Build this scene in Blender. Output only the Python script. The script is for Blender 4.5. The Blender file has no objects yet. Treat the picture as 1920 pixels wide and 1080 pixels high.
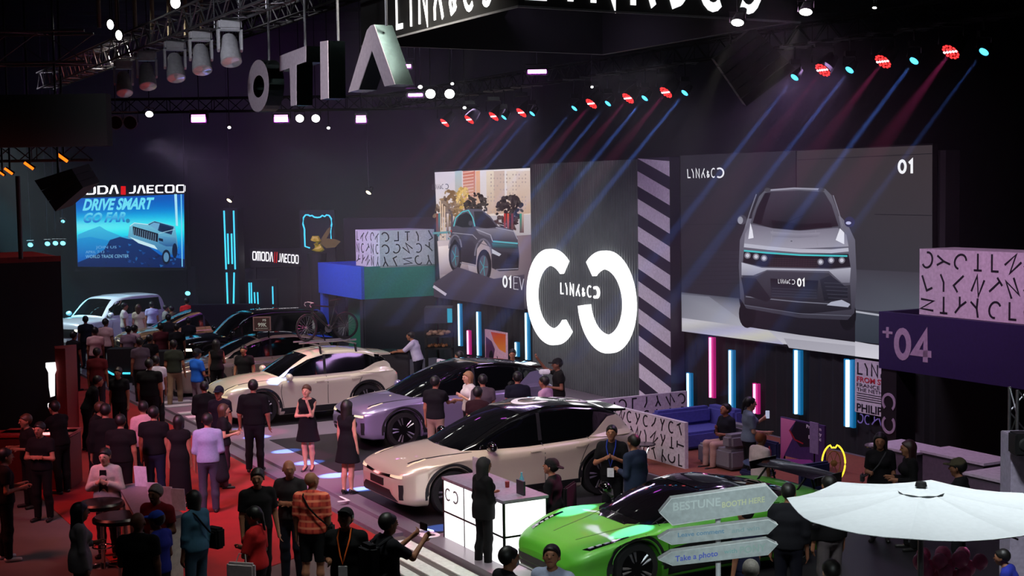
import bpy, bmesh, math, random
import numpy as np
from mathutils import Vector, Matrix
from mathutils.bvhtree import BVHTree
from mathutils.geometry import tessellate_polygon

SC = bpy.context.scene
COL = SC.collection
PI = math.pi
# ---------------------------------------------------------------- camera
FPX = 2600.0; CAMH = 5.5
PITCH = math.radians(4.07); ROLL = math.radians(.85)
Fw = Vector((0, math.cos(PITCH), -math.sin(PITCH)))
_u0 = Vector((0, math.sin(PITCH), math.cos(PITCH)))
UPV = _u0*math.cos(ROLL) + Vector((math.sin(ROLL), 0, 0))
RTV = Vector((math.cos(ROLL), 0, 0)) - _u0*math.sin(ROLL)
cam_data = bpy.data.cameras.new('camera')
cam_data.sensor_width = 36.0
cam_data.lens = 36.0*FPX/1920.0
cam_data.clip_start = .1; cam_data.clip_end = 300
cam = bpy.data.objects.new('camera', cam_data)
COL.objects.link(cam)
m3 = Matrix((RTV, UPV, -Fw)).transposed()
cam.matrix_world = Matrix.Translation((0, 0, CAMH)) @ m3.to_4x4()
SC.camera = cam
# ---------------------------------------------------------------- world and exposure
world = bpy.data.worlds.new('world'); SC.world = world
world.use_nodes = True
world.node_tree.nodes['Background'].inputs[0].default_value = (.02, .02, .03, 1)
world.node_tree.nodes['Background'].inputs[1].default_value = .05
SC.view_settings.view_transform = 'Standard'
SC.view_settings.look = 'None'
SC.view_settings.exposure = 0.0
SC.view_settings.gamma = 1.0
SC.view_settings.use_curve_mapping = False
SC.cycles.max_bounces = 6
SC.cycles.diffuse_bounces = 2
SC.cycles.glossy_bounces = 3
SC.cycles.transmission_bounces = 4
SC.cycles.transparent_max_bounces = 8
SC.cycles.volume_bounces = 0
SC.cycles.sample_clamp_indirect = 3.0
SC.cycles.use_light_tree = True

# ---------------------------------------------------------------- frames: hall coordinates
AZ = math.radians(-28.5)
D1 = Vector((math.sin(AZ), math.cos(AZ), 0))      # along the booth wall, away to the left
D2 = Vector((math.cos(AZ), -math.sin(AZ), 0))     # through the booth wall
P0 = Vector((5.16, 30.5, 0))
RZW = math.radians(-61.5)                          # local x = along the wall, local y = into it
def wf(s, r, z=0.0):
    """booth frame: s along the wall (to the right), r out of the wall, z up"""
    return P0 - D1*s - D2*r + Vector((0, 0, z))
def sr(p):
    q = p - P0; return (-(q.dot(D1)), -(q.dot(D2)))
def ray(px, py):
    return Fw + RTV*((px-960)/FPX) + UPV*((540-py)/FPX)
CAMP = Vector((0, 0, CAMH))
def G(px, py, z=0.0):
    d = ray(px, py); return CAMP + d*((z-CAMH)/d.z)
def AT(px, py, Y):
    d = ray(px, py); return CAMP + d*(Y/d.y)
def PL(px, py, p, n):
    d = ray(px, py); return CAMP + d*((p-CAMP).dot(n)/d.dot(n))
def WL(px, py, r=0.0):
    p = PL(px, py, wf(0, r), D2); s_, _ = sr(p); return (s_, p.z)

# ---------------------------------------------------------------- lights
def area(name, loc, target, size, power, color=(1, 1, 1), sy=None, spread=PI):
    l = bpy.data.lights.new(name, 'AREA'); l.energy = power; l.color = color
    l.size = size
    if sy: l.shape = 'RECTANGLE'; l.size_y = sy
    l.spread = spread
    o = bpy.data.objects.new(name, l); COL.objects.link(o)
    o.location = loc
    o.rotation_euler = (Vector(target)-Vector(loc)).to_track_quat('-Z', 'Y').to_euler()
    return o
def spot(name, loc, target, power, angle, color=(1, 1, 1), blend=.3, rad=.06):
    l = bpy.data.lights.new(name, 'SPOT'); l.energy = power; l.color = color
    l.spot_size = math.radians(angle); l.spot_blend = blend; l.shadow_soft_size = rad
    o = bpy.data.objects.new(name, l); COL.objects.link(o)
    o.location = loc
    o.rotation_euler = (Vector(target)-Vector(loc)).to_track_quat('-Z', 'Y').to_euler()
    return o
LK = 1.0
# truss floods above the stand (out of frame) that wash the cars and the stage
area('truss_flood', wf(5.0, 10.5, 9.6), wf(3.0, 7.5, 0.8), 2.6, 230*LK, (1, .93, .80), sy=.5, spread=1.7)
area('truss_flood', wf(-1.5, 10.5, 10.2), wf(-3.2, 6.5, 0.8), 2.2, 150*LK, (.93, .90, .95), sy=.5, spread=1.5)
area('truss_flood', wf(-7.0, 12.0, 9.8), wf(-7.0, 7.5, 0.8), 2.4, 230*LK, (1, .92, .78), sy=.5, spread=1.5)
area('truss_flood', wf(9.6, 13.0, 8.6), wf(8.6, 10.2, 0.6), 1.6, 85*LK, (.92, 1, .9), sy=.5, spread=1.3)
area('umbrella_flood', (3.2, 12.5, 9.5), (5.5, 14.6, 2.2), 1.0, 150*LK, (.9, .97, 1), spread=1.2)
area('stage_wash', (-8.5, 15.0, 9.0), wf(-1.0, 9.6, 0), 2.0, 95*LK, (.95, .45, .9), sy=.6, spread=.7)
area('lounge_fill', wf(3.4, 5.5, 7.6), wf(3.6, .6, 1.6), 2.5, 34*LK, (.9, .8, 1), sy=.4, spread=1.2)  # added to make up for lost screen and tube light
spot('cyan_wash', wf(-27.5, 14.0, 9.0), wf(-27.4, 9.4, 1.1), 12000, 15, (.1, .8, 1), .6, .1)
area('side_fill', wf(9.5, 15.0, 7.0), wf(2.5, 8.0, .7), 2.0, 32*LK, (.95, .6, .85), sy=.6, spread=.8)  # pink light added for the flank of the champagne car
area('stage_wash', wf(4.5, 2.0, 7.5), wf(3.0, 6.5, 0.5), 3.0, 80*LK, (.75, .45, 1.0), sy=.5, spread=2.0)
area('stage_wash', wf(-8.0, 2.0, 7.5), wf(-5.0, 7.5, 0.5), 3.0, 60*LK, (.75, .55, 1.0), sy=.5, spread=2.0)
area('aisle_wash', (-10.5, 19.0, 8.5), (-5.6, 23.5, 0), 2.0, 80*LK, (1, .16, .13), sy=1, spread=1.1)
area('aisle_wash', (-10.5, 33.0, 10.5), (-10.0, 33.0, 0), 5.0, 35*LK, (1, .25, .22), sy=3, spread=1.9)
area('hall_light', (-4.0, 14.0, 12.5), (-3.0, 17.0, 0), 6.0, 30*LK, (.85, .88, 1), spread=2.4)
area('hall_light', (-9.0, 38.5, 12.5), (-13.0, 50.0, 0), 4.0, 60*LK, (.6, .75, 1), spread=1.2)
area('car_flood', wf(-27, 13.5, 9), wf(-27.2, 7.5, 1), 2.0, 200*LK, (.75, .95, 1), spread=1.0)
area('car_flood', wf(-15, 13.5, 9), wf(-14.5, 7.0, 1), 2.0, 80*LK, (.9, .8, .9), spread=1.3)
area('front_fill', (-9, 3.0, 10.0), (-3.5, 22.0, 7.2), 1.5, 90*LK, (.92, .92, 1), spread=.42)  # fill added to brighten the hanging letters and trusses
area('front_fill', (1.5, 1.0, 7.5), (1.9, 12.6, 2.5), .8, 11*LK, (.85, 1, 1), spread=.35)  # fill added to brighten the arrow boards from the front
area('hall_light', (4.0, 22.0, 12.5), (3.5, 26.0, 0), 6.0, 16*LK, (.85, .85, 1), spread=2.4)
area('wall_wash', wf(-1.5, 6.5, 8.9), wf(-1.5, 0.0, 3.6), 9.0, 30*LK, (.72, .55, 1.0), sy=.5, spread=1.6)
area('booth_wash', wf(8.5, 6.5, 8.0), wf(8.0, 1.2, 3.6), 2.0, 55*LK, (.95, .55, .9), sy=.5, spread=1.3)
area('booth_wash', wf(-17.5, 8.5, 7.0), wf(-18.0, 2.4, 3.6), 2.0, 60*LK, (.85, .62, 1), sy=.5, spread=1.2)
area('booth_wash', wf(-12.5, 6.0, 6.6), wf(-15.9, 1.0, 3.4), 1.6, 40*LK, (.5, 1, .95), sy=.5, spread=1.2)

# ---------------------------------------------------------------- materials
def s2l(c):
    return tuple(((x/255.)/12.92 if x/255. <= .04045 else (((x/255.)+.055)/1.055)**2.4) for x in c)
_M = {}
def mat(name, rgb=(128, 128, 128), rough=.6, metal=0.0, emit=0.0, ecol=None, noise=.12, scale=18.0, coat=0.0, spec=.5, trans=0.0, alpha=1.0):
    """principled material; a noise texture breaks the base colour up a little"""
    if name in _M: return _M[name]
    m = bpy.data.materials.new(name); m.use_nodes = True
    nt = m.node_tree; b = nt.nodes['Principled BSDF']
    c = s2l(rgb)
    b.inputs['Roughness'].default_value = rough; b.inputs['Metallic'].default_value = metal
    b.inputs['Coat Weight'].default_value = coat; b.inputs['Specular IOR Level'].default_value = spec
    b.inputs['Coat Roughness'].default_value = .04
    b.inputs['Transmission Weight'].default_value = trans; b.inputs['Alpha'].default_value = alpha
    if emit > 0:
        b.inputs['Emission Color'].default_value = (*(s2l(ecol) if ecol else c), 1)
        b.inputs['Emission Strength'].default_value = emit
        b.inputs['Base Color'].default_value = (*c, 1)
        m.cycles.emission_sampling = 'AUTO' if name in ('lit_white', 'counter_glow', 'tube_cyan', 'tube_pink', 'sign_white') else 'NONE'
    else:
        tc = nt.nodes.new('ShaderNodeTexCoord'); n = nt.nodes.new('ShaderNodeTexNoise')
        n.inputs['Scale'].default_value = scale; n.inputs['Detail'].default_value = 3
        r = nt.nodes.new('ShaderNodeValToRGB')
        r.color_ramp.elements[0].position = .3; r.color_ramp.elements[1].position = .7
        r.color_ramp.elements[0].color = (*[v*(1-noise) for v in c], 1)
        r.color_ramp.elements[1].color = (*[min(1, v*(1+noise)) for v in c], 1)
        nt.links.new(tc.outputs['Object'], n.inputs['Vector'])
        nt.links.new(n.outputs['Fac'], r.inputs['Fac']); nt.links.new(r.outputs['Color'], b.inputs['Base Color'])
    _M[name] = m
    return m
def vcol_mat(name, strength=1.0):
    """light-giving screen material: shows the picture stored on the screen's faces"""
    if name in _M: return _M[name]
    m = bpy.data.materials.new(name); m.use_nodes = True; m.cycles.emission_sampling = 'NONE'
    nt = m.node_tree; nt.nodes.clear()
    o = nt.nodes.new('ShaderNodeOutputMaterial'); e = nt.nodes.new('ShaderNodeEmission')
    a = nt.nodes.new('ShaderNodeVertexColor'); a.layer_name = 'pic'
    e.inputs['Strength'].default_value = strength
    nt.links.new(a.outputs['Color'], e.inputs['Color']); nt.links.new(e.outputs[0], o.inputs[0])
    _M[name] = m
    return m
# ---------------------------------------------------------------- objects
def tag(o, label=None, cat=None, group=None, kind=None):
    if label: o['label'] = label
    if cat: o['category'] = cat
    if group: o['group'] = group
    if kind: o['kind'] = kind
    return o
def link(name, me, parent=None, loc=None, rz=None):
    o = bpy.data.objects.new(name, me); COL.objects.link(o)
    if parent is not None: o.parent = parent
    if loc is not None: o.location = loc
    if rz is not None: o.rotation_euler = (0, 0, rz)
    return o
def empty(name, loc=(0, 0, 0), rz=0.0, label=None, cat=None, group=None):
    o = link(name, None, loc=loc, rz=rz); o.empty_display_size = .1
    return tag(o, label, cat, group)
def copy_tree(o, parent=None):
    c = o.copy(); COL.objects.link(c); c.parent = parent
    for ch in list(o.children): copy_tree(ch, c)
    return c
def mesh(name, V, F, m=None, smooth=False, sharp=None):
    me = bpy.data.meshes.new(name)
    me.from_pydata([tuple(v) for v in V], [], [tuple(f) for f in F])
    if m is not None: me.materials.append(m)
    if smooth:
        me.polygons.foreach_set('use_smooth', [True]*len(me.polygons))
        if sharp: me.set_sharp_from_angle(angle=math.radians(sharp))
    me.update()
    return me
class MB:
    """collects simple solids and links them as ONE mesh object"""
    def __init__(s): s.V = []; s.F = []; s.MI = []; s.mi = 0
    def add(s, V, F):
        n = len(s.V); s.V += [tuple(v) for v in V]; s.F += [tuple(i+n for i in f) for f in F]; s.MI += [s.mi]*len(F); return s
    def box(s, x0, y0, z0, x1, y1, z1):
        V = [(x, y, z) for x in (x0, x1) for y in (y0, y1) for z in (z0, z1)]
        return s.add(V, [(0, 1, 3, 2), (4, 6, 7, 5), (0, 4, 5, 1), (2, 3, 7, 6), (0, 2, 6, 4), (1, 5, 7, 3)])
    def bbox(s, x0, y0, z0, x1, y1, z1, b=.01):
        """box with bevelled vertical and horizontal edges"""
        bm = bmesh.new(); bmesh.ops.create_cube(bm, size=1)
        for v in bm.verts: v.co = Vector(((x0+x1)/2+v.co.x*(x1-x0), (y0+y1)/2+v.co.y*(y1-y0), (z0+z1)/2+v.co.z*(z1-z0)))
        bmesh.ops.bevel(bm, geom=bm.edges[:], offset=b, segments=2, affect='EDGES')
        bm.verts.index_update()
        s.add([v.co[:] for v in bm.verts], [[v.index for v in f.verts] for f in bm.faces]); bm.free(); return s
    def tube(s, pts, r, n=8, cap=True, r2=None):
        pts = [Vector(p) for p in pts]; k = len(pts); V = []; F = []
        up = Vector((0, 0, 1))
        for i, p in enumerate(pts):
            t = (pts[min(i+1, k-1)]-pts[max(i-1, 0)]).normalized()
            a = t.cross(up)
            if a.length < .05: a = t.cross(Vector((1, 0, 0)))
            a.normalize(); b = t.cross(a).normalized()
            rr = r if r2 is None else r+(r2-r)*i/max(1, k-1)
            for j in range(n):
                q = 2*PI*j/n; V.append(p+(a*math.cos(q)+b*math.sin(q))*rr)
        for i in range(k-1):
            for j in range(n):
                F.append((i*n+j, i*n+(j+1) % n, (i+1)*n+(j+1) % n, (i+1)*n+j))
        if cap: F.append(tuple(range(n-1, -1, -1))); F.append(tuple((k-1)*n+j for j in range(n)))
        return s.add(V, F)
    def lathe(s, prof, n=24, mtx=None, closed=False):
        V = []; F = []
        for (r, z) in prof:
            for j in range(n):
                q = 2*PI*j/n; v = Vector((r*math.cos(q), r*math.sin(q), z)); V.append(mtx @ v if mtx else v)
        k = len(prof)
        for i in range(k if closed else k-1):
            i2 = (i+1) % k
            for j in range(n): F.append((i*n+j, i*n+(j+1) % n, i2*n+(j+1) % n, i2*n+j))
        if not closed:
            if prof[0][0] > 1e-6: F.append(tuple(range(n-1, -1, -1)))
            if prof[-1][0] > 1e-6: F.append(tuple((k-1)*n+j for j in range(n)))
        return s.add(V, F)
    def prism(s, poly, o, u, v, w):
        """2-D outline (a,b) at o + a*u + b*v, extruded by the vector w"""
        n = len(poly); o = Vector(o); u = Vector(u); v = Vector(v); w = Vector(w)
        A = [o+u*a+v*b for a, b in poly]; B = [p+w for p in A]
        tri = tessellate_polygon([[Vector((a, b, 0)) for a, b in poly]])
        F = [tuple(t) for t in tri]+[tuple(i+n for i in reversed(t)) for t in tri]
        F += [(i, (i+1) % n, n+(i+1) % n, n+i) for i in range(n)]
        return s.add(A+B, F)
    def build(s, name, m, parent=None, smooth=False, sharp=35, loc=None, rz=None):
        me = mesh(name, s.V, s.F, None, False)
        for q in (m if isinstance(m, (list, tuple)) else [m]): me.materials.append(q)
        if any(s.MI): me.polygons.foreach_set('material_index', s.MI)
        bm = bmesh.new(); bm.from_mesh(me); bmesh.ops.recalc_face_normals(bm, faces=bm.faces[:]); bm.to_mesh(me); bm.free()
        if smooth:
            me.polygons.foreach_set('use_smooth', [True]*len(me.polygons)); me.set_sharp_from_angle(angle=math.radians(sharp))
        return link(name, me, parent, loc, rz)

# ---------------------------------------------------------------- lettering made of strokes
def arc(cx, cy, rx, ry, a0, a1, n=14):
    return [(cx+rx*math.cos(math.radians(a0+(a1-a0)*i/n)), cy+ry*math.sin(math.radians(a0+(a1-a0)*i/n))) for i in range(n+1)]
GL = {  # glyph -> (advance, [polylines]) in a 1-high box
 'L': (.62, [[(.08, 1), (.08, .06), (.55, .06)]]),
 'Y': (.5, [[(.02, 1), (.26, .55), (.26, 0)]]),
 'N': (.8, [[(.08, 0), (.08, 1), (.64, .02), (.64, 1)]]),
 'K': (.74, [[(.08, 0), (.08, .24), (.34, .62), (.58, 1)], [(.34, .62), (.66, 0)]]),
 '&': (.62, [[(.5, .1), (.12, .55), (.2, .7), (.36, .6), (.1, .25), (.2, .06), (.36, .1), (.5, .36)]]),
 'C': (.86, [arc(.44, .5, .38, .46, 55, 305)]),
 'Q': (.86, [arc(.36, .5, .38, .46, 125, -125)]),
 'D': (.9, [[(.1, .07), (.1, .93), (.62, .93), (.8, .72), (.8, .28), (.62, .07), (.1, .07)]]),
 '0': (.8, [arc(.36, .5, .28, .43, 90, 450, 20)]), '1': (.5, [[(.02, .74), (.26, .93), (.26, 0)]]), '4': (.85, [[(.52, 0), (.52, .93), (.04, .28), (.78, .28)]]), '+': (.6, [[(.25, .2), (.25, .8)], [(-.02, .5), (.52, .5)]]),
 'J': (.7, [[(.56, 1), (.56, .3), (.42, .08), (.05, .08)]]),
 'A': (.8, [[(.06, 0), (.3, .94), (.5, .94), (.72, 0)]]),
 'E': (.75, [[(.66, .93), (.1, .93), (.1, .07), (.66, .07)], [(.1, .5), (.6, .5)]]),
 'c': (.8, [[(.72, .93), (.18, .93), (.08, .8), (.08, .2), (.18, .07), (.72, .07)]]),
 'O': (.95, [[(.2, .93), (.1, .8), (.1, .2), (.2, .07), (.72, .07), (.82, .2), (.82, .8), (.72, .93), (.2, .93)]]),
 'M': (.95, [[(.08, 0), (.08, .93), (.46, .93), (.46, 0)], [(.46, .93), (.84, .93), (.84, 0)]]),
 'P': (.85, [[(.1, 0), (.1, .93), (.74, .93), (.74, .07), (.1, .07)]]),
 'I': (.3, [[(.12, 1), (.12, 0)]]),
 'T': (.6, [[(0, .94), (.56, .94)], [(.28, .94), (.28, 0)]]),
 'y': (.7, [[(.05, 1), (.32, .5), (.6, 1)], [(.32, .5), (.2, 0)]]),
 ' ': (.4, []), '|': (.5, [[(.2, 1.1), (.2, -.1)]]),
}
def stroke_poly(pl, w):
    """outline quads of one polyline stroke of width w (mitred)"""
    P_ = [Vector((x, y)) for x, y in pl]; n = len(P_); L = []; R = []
    closed = (P_[0]-P_[-1]).length < 1e-6
    for i, p in enumerate(P_):
        if closed:
            a = P_[(i-1) if i > 0 else n-2]; b = P_[(i+1) if i < n-1 else 1]
        else:
            a = P_[max(0, i-1)]; b = P_[min(n-1, i+1)]
        t1 = (p-a) if (p-a).length > 1e-9 else (b-p); t2 = (b-p) if (b-p).length > 1e-9 else (p-a)
        t1.normalize(); t2.normalize(); n1 = Vector((-t1.y, t1.x)); n2 = Vector((-t2.y, t2.x))
        m_ = n1+n2
        if m_.length < .2: m_ = n1
        m_.normalize(); k = w/2/max(.45, m_.dot(n1))
        L.append(p+m_*k); R.append(p-m_*k)
    return L, R
def text_strokes(txt, w=.15, track=.12):
    """list of (L,R) stroke outlines and the total width; box height 1"""
    x = 0; out = []
    for ch in txt:
        adv, pls = GL[ch]
        for pl in pls:
            L, R = stroke_poly(pl, w); out.append(([(p.x+x, p.y) for p in L], [(p.x+x, p.y) for p in R]))
        x += adv+track
    return out, x-track
def stroke_solid(mb, L, R, f, depth):
    """f maps (a,b)->world, depth vector gives thickness"""
    n = len(L); d = Vector(depth)
    A = [f(*p) for p in L]; B = [f(*p) for p in R]; V = A+B+[p+d for p in A]+[p+d for p in B]; F = []
    for i in range(n-1):
        F += [(i, i+1, n+i+1, n+i), (2*n+i, 3*n+i, 3*n+i+1, 2*n+i+1), (i, 2*n+i, 2*n+i+1, i+1), (n+i, n+i+1, 3*n+i+1, 3*n+i)]
    F += [(0, n, 3*n, 2*n), (n-1, 3*n-1, 4*n-1, 2*n-1)]
    mb.add(V, F)
def sign_text(name, txt, f, depth, m, parent=None, w=.15, track=.12, width=None, sx=None):
    """stroke lettering: f(a,b) with a in 0..1 across, b in 0..1 up"""
    S_, tw = text_strokes(txt, w, track); mb = MB()
    for L, R in S_:
        stroke_solid(mb, [(a/tw, b) for a, b in L], [(a/tw, b) for a, b in R], f, depth)
    return mb.build(name, m, parent)
_TX = {}
def font_polys(txt, shear=0.0, bold=0.0, space=1.0):
    """flat triangles of a line of built-in-font text, scaled to cap height 1: (V2, F, width)"""
    key = (txt, shear, bold, space)
    if key in _TX: return _TX[key]
    c = bpy.data.curves.new('txt', 'FONT'); c.body = txt; c.shear = shear; c.offset = bold; c.space_character = space; c.resolution_u = 3
    o = bpy.data.objects.new('txt', c); COL.objects.link(o)
    dg = bpy.context.evaluated_depsgraph_get(); me = o.evaluated_get(dg).to_mesh()
    V = [(v.co.x, v.co.y) for v in me.vertices]; F = [tuple(p.vertices) for p in me.polygons]
    o.evaluated_get(dg).to_mesh_clear(); bpy.data.objects.remove(o); bpy.data.curves.remove(c)
    x0 = min(v[0] for v in V); x1 = max(v[0] for v in V); h = .69
    V = [((x-x0)/h, y/h) for x, y in V]
    _TX[key] = (V, F, (x1-x0)/h); return _TX[key]
def font_text(name, txt, f, m, parent=None, shear=0., bold=0., space=1.0):
    V, F, w = font_polys(txt, shear, bold, space)
    me = mesh(name, [f(x/w, y) for x, y in V], F, m); return link(name, me, parent)

class Canvas:
    """a flat picture (screen or print) on the plane p,n; shapes are given in photograph pixels and laid a hair apart"""
    def __init__(s, p, n, fn=None):
        s.p = Vector(p); s.n = Vector(n).normalized(); s.V = []; s.F = []; s.C = []; s.k = 0; s.fn = fn
    def pt(s, x, y):
        off = s.n*(-.0004*s.k)
        if s.fn: return s.fn(x, y)+off
        return PL(x, y, s.p, s.n)+off
    def tri(s, pts, cols, tris, ):
        n = len(s.V); s.V += [s.pt(*q) for q in pts]
        for t in tris:
            s.F.append(tuple(i+n for i in t)); s.C += [cols[i] for i in t]
        s.k += 1
    def poly(s, pts, col, col2=None, ax='y'):
        """filled outline; col2 gives a gradient from the smallest to the largest ax"""
        tris = tessellate_polygon([[Vector((a, -b, 0)) for a, b in pts]])
        c1 = s2l(col); cols = [c1]*len(pts)
        if col2 is not None:
            c2 = s2l(col2); q = [p[0] if ax == 'x' else p[1] for p in pts]; lo, hi = min(q), max(q)
            cols = [tuple(c1[j]+(c2[j]-c1[j])*(v-lo)/max(1e-6, hi-lo) for j in range(3)) for v in q]
        s.tri(pts, cols, tris); return s
    def quad4(s, pts, cols):
        s.tri(pts, [s2l(c) for c in cols], [(0, 1, 2), (0, 2, 3)]); return s
    def grid(s, q, nx, ny, fc):
        """bilinear patch q=(tl,tr,br,bl) coloured by fc(u,v)"""
        pts = []; cols = []
        for j in range(ny+1):
            for i in range(nx+1):
                u, v = i/nx, j/ny
                pts.append(tuple((1-v)*((1-u)*q[0][k]+u*q[1][k])+v*((1-u)*q[3][k]+u*q[2][k]) for k in (0, 1)))
                cols.append(s2l([max(0, min(255, c)) for c in fc(u, v)]))
        tr = []
        for j in range(ny):
            for i in range(nx):
                a = j*(nx+1)+i; tr += [(a, a+1, a+nx+2), (a, a+nx+2, a+nx+1)]
        s.tri(pts, cols, tr); return s
    def line(s, pts, w, col):
        L, R = stroke_poly(pts, w); n = len(L)
        q = [(p.x, p.y) for p in L]+[(p.x, p.y) for p in R]
        s.tri(q, [s2l(col)]*len(q), [t for i in range(n-1) for t in ((i, i+1, n+i+1), (i, n+i+1, n+i))]); return s
    def ell(s, cx, cy, rx, ry, col, n=20, rot=0):
        c_, s_ = math.cos(rot), math.sin(rot)
        pts = [(cx+rx*math.cos(2*PI*i/n)*c_-ry*math.sin(2*PI*i/n)*s_, cy+rx*math.cos(2*PI*i/n)*s_+ry*math.sin(2*PI*i/n)*c_) for i in range(n)]
        s.tri(pts, [s2l(col)]*n, [(0, i, i+1) for i in range(1, n-1)]); return s
    def stext(s, txt, q, col, w=.15, track=.12):
        """stroke lettering in the quad q=(tl,tr,br,bl)"""
        S_, tw = text_strokes(txt, w, track)
        def f(a, b):
            v = 1-b; u = a/tw
            return tuple((1-v)*((1-u)*q[0][k]+u*q[1][k])+v*((1-u)*q[3][k]+u*q[2][k]) for k in (0, 1))
        P_ = []; T_ = []
        for L, R in S_:
            n = len(L); o = len(P_); P_ += [f(*p) for p in L]+[f(*p) for p in R]
            T_ += [t for i in range(n-1) for t in ((o+i, o+i+1, o+n+i+1), (o+i, o+n+i+1, o+n+i))]
        s.tri(P_, [s2l(col)]*len(P_), T_); return s
    def ftext(s, txt, q, col, shear=0., bold=0., col2=None):
        V, F, w = font_polys(txt, shear, bold)
        def f(a, b):
            v = 1-b; u = a/w
            return tuple((1-v)*((1-u)*q[0][k]+u*q[1][k])+v*((1-u)*q[3][k]+u*q[2][k]) for k in (0, 1))
        c1 = s2l(col); c2 = s2l(col2) if col2 else c1
        cols = [tuple(c1[j]+(c2[j]-c1[j])*(1-b) for j in range(3)) for a, b in V]
        tr = []
        for fc in F: tr += [(fc[0], fc[i], fc[i+1]) for i in range(1, len(fc)-1)]
        s.tri([f(*v) for v in V], cols, tr); return s
    def build(s, name, m, parent=None):
        me = bpy.data.meshes.new(name); me.from_pydata([tuple(v) for v in s.V], [], s.F); me.materials.append(m)
        at = me.color_attributes.new('pic', 'FLOAT_COLOR', 'CORNER')
        flat = np.ones((len(s.C), 4), dtype=np.float32); flat[:, :3] = np.array(s.C, dtype=np.float32)
        at.data.foreach_set('color', flat.ravel()); me.update()
        return link(name, me, parent)
def vprint_mat(name, rough=.5):
    """printed surface: colours stored on the faces, lit by the room"""
    if name in _M: return _M[name]
    m = bpy.data.materials.new(name); m.use_nodes = True; nt = m.node_tree; b = nt.nodes['Principled BSDF']
    a = nt.nodes.new('ShaderNodeVertexColor'); a.layer_name = 'pic'; b.inputs['Roughness'].default_value = rough
    nt.links.new(a.outputs['Color'], b.inputs['Base Color']); _M[name] = m; return m

# shared materials
BLACK = mat('black_paint', (14, 14, 16), .55)
BLACKM = mat('black_metal', (18, 18, 20), .35, .6)
ALU = mat('aluminium', (150, 150, 155), .4, .9)
STEEL = mat('steel_truss', (95, 95, 100), .45, .8)
WHITE = mat('white_paint', (225, 225, 228), .5)
GLASS_D = mat('tinted_glass', (6, 7, 9), .05, 0, coat=.3)
RUBBER = mat('rubber', (10, 10, 11), .75)
CHROME = mat('chrome', (220, 220, 225), .12, 1.0)
# ---------------------------------------------------------------- people: smooth solids grown around a posed skeleton
def surface_nets(Fd, org, h):
    """isosurface 0 of the field Fd (negative inside) -> V, quads"""
    ins = Fd < 0
    nx, ny, nz = Fd.shape
    acc = np.zeros((nx-1, ny-1, nz-1, 3)); cnt = np.zeros((nx-1, ny-1, nz-1))
    I = np.indices((nx-1, ny-1, nz-1)).transpose(1, 2, 3, 0).astype(float)
    sl = lambda d: tuple(slice(d[k], d[k]+Fd.shape[k]-1) for k in range(3))
    for ax in range(3):
        o = [k for k in range(3) if k != ax]
        for a in (0, 1):
            for b in (0, 1):
                d0 = [0, 0, 0]; d0[o[0]] = a; d0[o[1]] = b; d1 = list(d0); d1[ax] = 1
                f0 = Fd[sl(d0)]; f1 = Fd[sl(d1)]; c = (f0 < 0) != (f1 < 0)
                t = np.where(c, f0/np.where(c, f0-f1, 1), 0)
                for k in range(3):
                    acc[..., k] += np.where(c, (t if k == ax else d0[k]), 0)
                cnt += c
    act = cnt > 0
    idx = -np.ones(act.shape, dtype=int); idx[act] = np.arange(act.sum())
    V = (I[act]+acc[act]/cnt[act][:, None])*h+org
    Q = []
    for ax in range(3):
        o1, o2 = [(1, 2), (2, 0), (0, 1)][ax]
        s0 = [slice(None)]*3; s1 = [slice(None)]*3
        s0[ax] = slice(0, -1); s1[ax] = slice(1, None)
        a = ins[tuple(s0)]; b = ins[tuple(s1)]
        core = [slice(None)]*3
        core[o1] = slice(1, -1); core[o2] = slice(1, -1)
        a = a[tuple(core)]; b = b[tuple(core)]
        for sgn, msk in ((0, a & ~b), (1, ~a & b)):
            p = np.argwhere(msk)
            if not len(p): continue
            p[:, o1] += 1; p[:, o2] += 1
            e1 = np.zeros(3, int); e1[o1] = 1; e2 = np.zeros(3, int); e2[o2] = 1
            q = [p-e1-e2, p-e2, p, p-e1]
            q = [idx[tuple(x.T)] for x in q]
            if sgn: q = q[::-1]
            Q.append(np.stack(q, 1))
    return V, (np.concatenate(Q) if Q else np.zeros((0, 4), int))

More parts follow.
